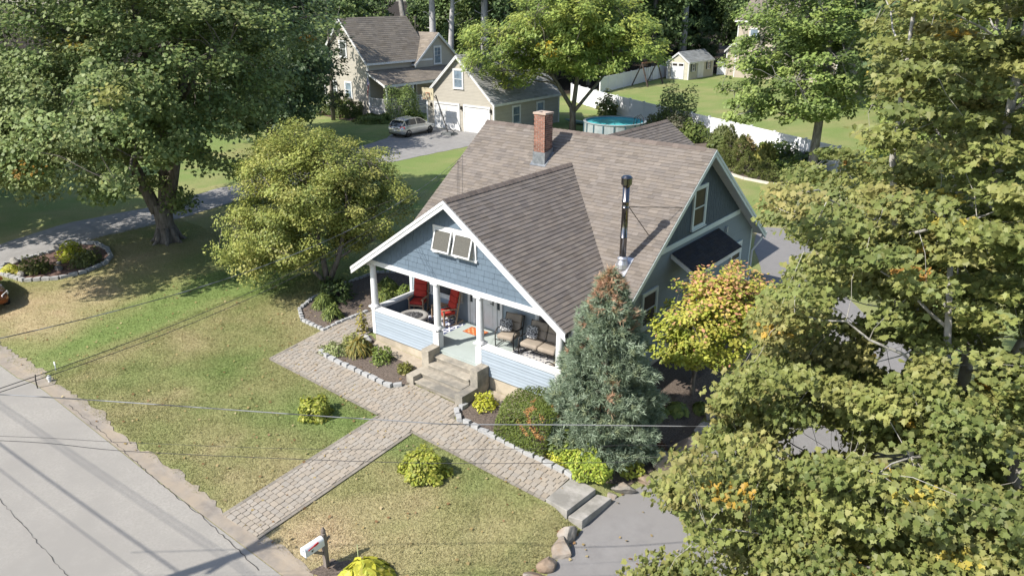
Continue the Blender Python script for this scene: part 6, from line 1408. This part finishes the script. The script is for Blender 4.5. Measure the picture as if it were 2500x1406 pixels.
# island bed
for lab, u, v, r, h, pal in (('bushy olive shrub in the middle of the island bed', 90, 662, .75, .75, [(.17, .18, .055, 3), (.12, .14, .045, 2)]), ('bushy grey green shrub at the right of the island bed', 215, 645, .8, .8, [(.16, .17, .06, 3), (.11, .13, .045, 2)])):
    p = gp(u, v); shrub('leafy_shrub', lab, p.x, p.y, r, h, 900, .12, OVAL, pal, inner=.25)
p = gp(180, 632); shrub('leafy_shrub', 'bright yellow green shrub at the back of the island bed', p.x, p.y, .65, .85, 800, .14, OVAL, LIME)
p = gp(26, 664); rosette('hosta', 'small lime hosta at the left tip of the island bed', p.x, p.y, .45, .35, 130, .28, LIME)
for k, (u, v, s_, lab) in enumerate(((140, 612, .32, 'pale upright rock at the back of the island bed'), (38, 645, .30, 'grey rock at the back left of the island bed'), (145, 660, .28, 'square grey rock at the front of the island bed'), (56, 674, .27, 'brown rock at the front left of the island bed'), (143, 645, .18, 'small pale rock in the middle of the island bed'))):
    p = gp(u, v); mb = MB(); mb.rock(p.x, p.y, p.z + s_ * .3, s_ * 1.1, s_ * .8, s_ * .85, 40 + k); tag(mb.build('rock', mat('grey_rock', (.21, .20, .18), (.32, .30, .275), 4, rough=.95, bump=.6, bscale=14)), lab, 'rock')
# tan house planting
for lab, x, y, r, h, pal in (('big round dark green bush in front of the white railed porch', -35.5, 35.7, 1.9, 3.3, [(.16, .215, .08, 3), (.21, .26, .09, 2)]), ('clipped hedge block beside the tan house left wall', -40.6, 33.2, 1.3, 2.0, [(.12, .15, .045, 3), (.09, .12, .04, 2)]), ('taller clipped hedge at the tan house left wall', -43.6, 33.6, 1.5, 1.9, [(.11, .14, .04, 3), (.08, .11, .035, 2)]), ('loose grey green perennial clump below the lattice porch skirt', -36.4, 32.6, 1.6, .7, [(.15, .19, .06, 3), (.12, .16, .05, 2)]), ('low leafy shrub next to the silver hatchback', -33.4, 34.6, 1.1, .9, MG)):
    shrub('foundation_shrub', lab, x, y, r, h, 4200, .16, OVAL, pal, inner=.82, rnd=.6)
struct(drape('mulch_bed', rough_poly([(-46, 34.4), (-39.2, 34.4), (-36.2, 34.4), (-34.0, 36), (-33, 34), (-36.8, 31.4), (-41, 32.0), (-46, 32.6)], .8, .15, 6), .02, REDMULCH))
# shrub belt along the white fence
for lab, x, y, r, h, n, sz, pal in (('tall leafy perennial against the fence left of the pool', -20.9, 49.6, 1.0, 2.5, 700, .34, [(.17, .2, .08, 3), (.22, .22, .1, 2), (.11, .14, .05, 2)]), ('low flowering perennials along the fence behind the pool', -13.6, 46.4, 1.4, 1.3, 700, .22, [(.2, .2, .09, 3), (.3, .27, .16, 1)]),
        ('dark round leafed shrub in front of the fence behind the rear roof', -11.3, 45.4, 2.1, 4.0, 3600, .22, [(.12, .155, .06, 3), (.165, .195, .075, 2)]), ('purple tinged sparse shrub below the dark round shrub', -10.0, 43.6, 1.9, 2.1, 1300, .2, [(.12, .11, .075, 3), (.16, .145, .12, 2), (.08, .09, .05, 2)]),
        ('dark green shrub next to the rear roof', -8.0, 42.2, 1.4, 1.7, 1300, .26, [(.12, .16, .05, 3), (.17, .2, .065, 2)]), ('bright green shrub mass before the fence', .3, 38.3, 1.9, 1.6, 2200, .26, [(.2, .255, .08, 3), (.15, .2, .06, 2)]),
        ('dark green purple flecked shrub near the straight trunk', 2.3, 37.6, 1.7, 1.5, 1900, .26, [(.10, .14, .05, 3), (.2, .165, .21, 1), (.15, .2, .06, 2)]), ('low bright green shrub beside the straight trunk', 2.0, 35.8, 1.3, 1.2, 1000, .22, [(.16, .21, .045, 3), (.12, .16, .04, 2)]), ('green shrub right behind the dwarf spruces', -3.9, 38.6, 1.3, 1.5, 1100, .26, [(.11, .14, .045, 3), (.15, .17, .06, 2)])):
    shrub('border_shrub', lab, x, y, r, h, n, sz, OVAL, pal, 'shrubs along the white fence', inner=.45)
for lab, x, y, r, h, pal in (('tall tan ornamental grass behind the dwarf spruces', -1.6, 37.2, 1.0, 1.7, [(.32, .25, .13, 3), (.24, .2, .09, 2), (.18, .19, .07, 1)]), ('yellow green ornamental grass beside the dwarf spruces', .4, 36.0, 1.0, 1.6, [(.28, .27, .07, 3), (.21, .23, .06, 2)]), ('feathery green grass by the fence corner', -5.0, 41.0, 1.1, 1.5, [(.2, .23, .09, 3), (.15, .18, .06, 2)])):
    rosette('ornamental_grass', lab, x, y, r, h, 600, 1.1, pal, tpl=BLADE, rise=.2)
struct(drape('mulch_bed', rough_poly([(-8, 43), (-9.5, 40), (-5, 37), (-2.6, 34.4), (.4, 32.6), (2.4, 32.6), (4.6, 34.2), (5, 38.3)], .8, .12, 8), .02, MULCH))
mb = MB(); ed = [(-6.5, 38.2), (-4.6, 36.6), (-2.6, 34.2), (-1.0, 33.1), (.4, 32.5), (2.2, 32.4), (3.2, 32.8)]
for p, q in zip(ed[:-1], ed[1:]): mb.bar((*p, T(*p) + .07), (*q, T(*q) + .07), .16, .16)
tag(mb.build('bed_edging', mat('pale_edging', (.52, .48, .42), (.44, .41, .36), 3, rough=.9)), 'pale curved edging strip in front of the dwarf spruces', 'edging')
# ================================================================ STONES, MAILBOX, WIRES
GRAN = mat('granite', (.27, .272, .27), (.385, .385, .378), 7, rough=.9, bump=.5, bscale=30, c3=(.30, .30, .295), scale3=1.7)
BOUL = mat('boulder_stone', (.165, .15, .13), (.29, .265, .235), 3.2, rough=.95, bump=.8, bscale=12, c3=(.235, .175, .125), scale3=.9)
SLATE = mat('slab_stone', (.25, .24, .215), (.345, .325, .30), 3, rough=.95, bump=.5, bscale=16, c3=(.20, .19, .17), scale3=1.6)
def along(pts, step):
    out = []; carry = 0
    for p, q in zip(pts[:-1], pts[1:]):
        a, b = Vector((*p, 0)), Vector((*q, 0)); L_ = (b - a).length; t = carry
        while t < L_: out.append((a.lerp(b, t / L_), math.atan2(b.y - a.y, b.x - a.x))); t += step
        carry = t - L_
    return out
def block_meshes(n, l, w_, h_):
    ms = []
    for k in range(n):
        R = random.Random(k + 50); mb = MB(); j = lambda: R.uniform(-.012, .012)
        mb.hexa([(-l / 2 + j(), -w_ / 2 + j(), -.08), (l / 2 + j(), -w_ / 2 + j(), -.08), (l / 2 + j(), w_ / 2 + j(), -.08), (-l / 2 + j(), w_ / 2 + j(), -.08)], [(-l / 2 + .01 + j(), -w_ / 2 + .008 + j(), h_ + j()), (l / 2 - .01 + j(), -w_ / 2 + .008 + j(), h_ + j()), (l / 2 - .01 + j(), w_ / 2 - .008 + j(), h_ + j()), (-l / 2 + .01 + j(), w_ / 2 - .008 + j(), h_ + j())])
        o = mb.build('granite_block', GRAN, bevel=.014); ms.append(o.data); bpy.data.objects.remove(o)
    return ms
BM_ = block_meshes(5, .325, .17, .14); SM_ = block_meshes(4, .21, .16, .10); RM_ = block_meshes(4, .36, .22, .14)
def edging(pts, step, ms, label, group, sc=1.0):
    R = random.Random(len(pts) * 7)
    for c, a in along(pts, step):
        o = bpy.data.objects.new('granite_block', R.choice(ms)); COL.objects.link(o); s_ = sc * R.uniform(.82, 1.08)
        o.location = (c.x, c.y, T(c.x, c.y) + R.uniform(0, .015)); o.rotation_euler = (R.uniform(-.08, .08), R.uniform(-.08, .08), a + R.uniform(-.13, .13)); o.scale = (s_, s_, sc)
        tag(o, label, 'edging block', group)
edging([(-.75, -1.80), (-.3, -1.90), (1.2, -1.89), (2.7, -1.86), (3.0, -1.62), (3.08, -1.40)], .34, BM_, 'pale grey granite block in the row edging the left front bed', 'granite blocks edging the left front bed')
edging([(5.40, -1.30), (5.42, -1.62), (5.72, -1.84), (6.6, -1.89), (9.8, -1.97)], .34, BM_, 'pale grey granite block in the row edging the right front bed', 'granite blocks edging the right front bed')
edging([(-1.98, 1.3), (-2.0, -.70), (-3.3, -.68), (-4.1, -.2), (-4.55, .8), (-4.85, 2.6), (-4.8, 4.4), (-3.7, 5.6), (-2.4, 6.8)], .225, SM_, 'weathered stone block edging the bed under the olive fruit tree', 'stone blocks edging the fruit tree bed')
edging(ISL + ISL[:1], .38, RM_, 'pale stone block edging the island flower bed on the left lawn', 'stone blocks edging the island bed')
for lab, x, y, sx, sy, sz, rz in (('rounded boulder at the lawn corner just below the granite steps', 10.85, -3.62, .30, .26, .26, .3), ('dark streaked boulder second below the granite steps on the driveway edge', 10.98, -4.05, .36, .3, .26, 1.2), ('pale grey boulder on the driveway edge below the streaked one', 11.02, -4.62, .28, .2, .22, 1.1), ('tan boulder nearest the street on the driveway edge', 11.0, -5.25, .36, .27, .25, .9),
        ('pale angular rock beside the lower granite step', 11.1, -1.28, .34, .22, .24, .4), ('small flat rock touching the lower granite step', 10.95, -1.66, .17, .13, .1, .2), ('dark rounded boulder by the dusky red plant', 11.4, .35, .36, .32, .36, .2), ('long flat grey rock on the shaded driveway edge', 11.6, 1.55, .3, .62, .34, -.2), ('pale rock at the far end of the shaded driveway edge', 11.5, 2.65, .22, .42, .3, -.3), ('small white rock beyond the long flat rock', 11.35, 3.5, .22, .22, .2, 0), ('small white rock nearest the yellow tree trunk', 11.2, 4.1, .2, .18, .16, 0), ('low brown rock between the pale angular rock and dark boulder', 11.35, -.55, .3, .25, .16, 0)):
    mb = MB(); mb.rock(x, y, T(x, y) + sz * .35, sx * 1.12, sy * 1.12, sz * 1.05, int(abs(x * 100 + y * 31)), rz=rz, sub=3); tag(mb.build('boulder', BOUL), lab, 'boulder', 'boulders along the driveway edge')
for lab, x, y, s_ in (('grey stone in the bed corner beside the porch post', -.05, -.35, .2), ('second grey stone beside the porch post behind the sedum', -.32, -.15, .17), ('small stone beside the daylily at the porch corner', .05, -.62, .13)):
    mb = MB(); mb.rock(x, y, T(x, y) + s_ * .3, s_ * 1.2, s_, s_ * .7, int(s_ * 1000)); tag(mb.build('rock', GRAN), lab, 'rock')
def slab_stone(label, pts, zt, th):
    mb = MB(); mb.prism([(x, y, zt) for x, y in pts], (0, 0, -th)); tag(mb.build('stone_step', SLATE, bevel=.02), label, 'stone step', 'granite steps at the end of the brick path')
slab_stone('broad upper granite slab at the right end of the brick path', [(9.87, -3.15), (10.58, -3.22), (10.66, -2.0), (9.88, -1.93)], T(9.9, -2.5) + .05, .3)
slab_stone('lower narrow granite slab next to the driveway', [(10.605, -3.2), (10.98, -3.12), (11.08, -1.88), (10.68, -1.98)], T(9.9, -2.5) - .11, .4)
# --- mailbox
MX, MY = 7.08, -7.98; MZ = T(MX, MY); MBX = thing('mailbox', 'white mailbox on a dark wooden post with a pointed top beside the street', 'mailbox', (MX, MY, MZ))
POSTW = mat('post_wood', (.13, .105, .09), (.21, .18, .155), 7, rough=.85, bump=.4, bscale=20, stretch=(1, 1, .2))
mb = MB(); q = .052; mb.hexa([(MX - q, MY - q, MZ - .1), (MX + q, MY - q, MZ - .1), (MX + q, MY + q, MZ - .1), (MX - q, MY + q, MZ - .1)], [(MX - q, MY - q, MZ + .90), (MX + q, MY - q, MZ + .90), (MX + q, MY + q, MZ + .90), (MX - q, MY + q, MZ + .90)])
mb.lathe([(.045, MZ + .9), (.06, MZ + .92), (.06, MZ + .95), (.04, MZ + .97), (.058, MZ + 1.01), (.05, MZ + 1.05), (.012, MZ + 1.12)], MX, MY, 10); mb.build('post', POSTW, MBX, bevel=.004)
mb = MB(); mb.bar((MX, MY - .03, MZ + .66), (MX, MY - .5, MZ + .66), .09, .05); mb.bar((MX, MY - .04, MZ + .40), (MX, MY - .32, MZ + .64), .05, .06); mb.bar((MX, MY + .03, MZ + .7), (MX, MY + .17, MZ + .78), .04, .05); mb.build('arm', POSTW, MBX, bevel=.004)
mb = MB(); n = 12; pr = [(-.095, 0), (.095, 0), (.095, .14)] + [(.095 * math.cos(math.pi * k / n), .14 + .085 * math.sin(math.pi * k / n)) for k in range(1, n)] + [(-.095, .14)]
y0, y1 = MY - .56, MY - .06; zb_ = MZ + .69; mb.prism([(MX + x, y1, zb_ + z) for x, z in pr], (0, y0 - y1, 0)); bx_ = mb.build('box', WHITE, MBX)
mb = MB(); mb.prism([(MX + x * 1.05, y0 - .002, zb_ - .004 + z * 1.04) for x, z in pr], (0, -.02, 0)); mb.bar((MX, y0 - .03, zb_ + .17), (MX, y0 - .05, zb_ + .17), .05, .03); mb.build('box_door', WHITE, bx_)
mb = MB(); mb.bar((MX + .1, MY - .50, zb_ + .15), (MX + .1, MY - .27, zb_ + .19), .012, .025, (0, 0, 1)); mb.bar((MX + .1, MY - .34, zb_ + .175), (MX + .1, MY - .22, zb_ + .20), .014, .05, (0, 0, 1)); mb.build('flag', mat('flag_red', (.45, .015, .03), rough=.5), bx_)
mb = MB(); mb.box(MX + .096, MX + .0985, MY - .42, MY - .385, zb_ + .05, zb_ + .10); mb.box(MX + .096, MX + .0985, MY - .37, MY - .36, zb_ + .05, zb_ + .10); mb.build('number', ROD, bx_)
# --- small street side markers
p = gp(122, 932); mb = MB(); mb.lathe([(.05, p.z), (.05, p.z + .1), (.075, p.z + .12), (.07, p.z + .2), (.02, p.z + .25)], p.x, p.y, 12); tag(mb.build('water_valve_cap', WHITE), 'small white utility cap at the lawn edge by the road', 'utility cap')
p = gp(137, 905); mb = MB(); mb.tube([p + Vector((0, 0, -.05)), p + Vector((.02, 0, .32))], .016, 6); mb.box(p.x - .04, p.x + .06, p.y - .01, p.y + .01, p.z + .22, p.z + .34); tag(mb.build('marker_stake', WHITE), 'little white marker stake beside the utility cap', 'stake')
p = gp(92, 948); mb = MB(); mb.tube([p + Vector((0, 0, -.05)), p + Vector((0, 0, .3)), p + Vector((.03, .02, .5))], .02, 6); tag(mb.build('marker_post', ROD), 'short dark post at the road edge near the utility cap', 'post')
p = gp(905, 1330); mb = MB(); mb.tube([Vector((7.75, -7.55, T(7.75, -7.55))), Vector((7.65, -7.5, T(7.7, -7.5) + .22)), Vector((7.55, -7.42, T(7.7, -7.5) + .5))], .012, 5); tag(mb.build('flower_stalk', mat('dry_stalk', (.35, .38, .2), rough=.9)), 'single pale flower stalk leaning beside the mailbox', 'plant')
# --- utility pole out of frame whose shadow crosses the road, and the street cables
UX, UY = 2.2, -17.1; UZ = T(UX, UY); UP = thing('utility_pole', 'wooden utility pole beside the street carrying the overhead cables', 'utility pole', (UX, UY, UZ))
mb = MB(); mb.tube([(UX, UY, UZ - .5), (UX, UY, UZ + 9.3)], [.16, .12], 12); mb.build('pole', POSTW, UP)
mb = MB(); mb.bar((UX - .1, UY - 1.0, UZ + 8.6), (UX - .1, UY + 1.0, UZ + 8.6), .1, .12); mb.build('crossarm', POSTW, UP)
CAB = mat('cable_black', (.03, .03, .032), (.05, .05, .05), 10, rough=.6); ALU = mat('cable_bare', (.27, .27, .275), (.07, .07, .072), 1.4, rough=.5, metal=.3, lo=.45, hi=.55, detail=1)
def cable(label, pts, r, m, sag=0.0, n=30, group='overhead cables'):
    P = [Vector(p) for p in pts]; out = []
    if len(P) == 2:
        for i in range(n + 1): t = i / n; p = P[0].lerp(P[1], t); p.z -= sag * 4 * t * (1 - t); out.append(p)
    else:  # smooth curve through the points
        for i in range(len(P) - 1):
            p0, p1, p2, p3 = P[max(i - 1, 0)], P[i], P[i + 1], P[min(i + 2, len(P) - 1)]
            for k in range(8):
                t = k / 8; out.append(.5 * ((2 * p1) + (p2 - p0) * t + (2 * p0 - 5 * p1 + 4 * p2 - p3) * t * t + (3 * p1 - p0 - 3 * p2 + p3) * t ** 3))
        out.append(P[-1])
    mb = MB(); mb.tube(out, r, 6); return tag(mb.build('power_cable', m, smooth=True), label, 'cable', group)
cable('thick grey spliced cable crossing the front of the picture', [(.9, -16.8, 5.75), (5.14, -12.6, 5.03), (9.69, -8.44, 4.28), (11.8, -6.4, 3.99), (20, 1.5, 3.4), (32, 13, 3.9)], .0105, ALU)
def A3(u, v, d): return Vector(CAMP + ray(u, v) * d)
cable('thin dark cable crossing just below the thick spliced cable', [(1.5, -16.8, 4.9), A3(0, 1075, 15.7), A3(345, 1103, 14.9), A3(1000, 1129, 14.0), A3(1496, 1128, 14.4), A3(1700, 1120, 14.9), (21, .5, 2.6), (32, 12.5, 3.4)], .0055, CAB)
cable('thinnest faint cable crossing beside the thin dark cable', [(1.5, -16.9, 5.1), A3(0, 1064, 15.9), A3(317, 1080, 15.2), A3(780, 1096, 14.5), A3(1338, 1095, 14.4), A3(1694, 1089, 15), (21, 1, 2.9), (32, 12.7, 3.5)], .0036, CAB)
E0 = Vector((-1.0, 6.1, 5.6))
for lab, (u, v), d, sg, r, m, dy in (('bare bright service cable sagging across the lawn to the house roof', (0, 826), 13.5, .85, .0075, ALU, 0), ('upper dark service wire of the pair sagging to the house', (0, 948), 13.2, .75, .006, CAB, .25), ('lower dark service wire of the pair sagging to the house', (0, 957), 13.3, .85, .006, CAB, .3)):
    S = A3(u, v, d); E1 = E0 - Vector((0, dy, dy * .72)); pts = []
    for i in range(-8, 31):
        t = i / 30; p = S.lerp(E1, t); p.z -= sg * 4 * t * (1 - t); pts.append(p)
    mb = MB(); mb.tube(pts, r, 6); tag(mb.build('power_cable', m, smooth=True), lab, 'cable', 'service cables to the house')
for lab, yy, zz in (('overhead street cable along the road, highest', -18.0, 8.3), ('overhead street cable along the road, middle', -17.2, 7.6), ('overhead street cable along the road, thick and low', -17.0, 6.3), ('overhead street cable along the road, lowest', -16.9, 5.6)):
    cable(lab, [(UX - 42, yy, zz), (UX, yy, zz)], .022 if 'thick' in lab else .011, CAB, .5, group='street cables'); cable(lab + ', east span', [(UX, yy, zz), (UX + 42, yy, zz)], .022 if 'thick' in lab else .011, CAB, .5, group='street cables')
# --- fallen leaves scattered on lawn, beds and drive
n = 900; fx = rng.uniform(-12, 16, n); fy = rng.uniform(-8.6, 3, n)
ok = ~((fx > -.3) & (fx < 8.6) & (fy > -.1)); fx, fy = fx[ok], fy[ok]; n = len(fx)
C = np.stack([fx, fy, [T(a, b) + .06 for a, b in zip(fx, fy)]], 1)
o = bpy.data.objects.new('fallen_leaves', poly_mesh('fallen_leaves', leaf_polys(C, np.array([0, 0, 1.0]) + .3 * rng.normal(size=(n, 3)), rng.normal(size=(n, 3)), rng.uniform(.05, .10, n), WIDE, .4), pick([(.36, .27, .12, 3), (.42, .34, .18, 2), (.25, .15, .07, 2)], n), LEAF)); COL.objects.link(o)
tag(o, 'small dry leaves scattered over the lawn and paving', 'leaves', kind='stuff')
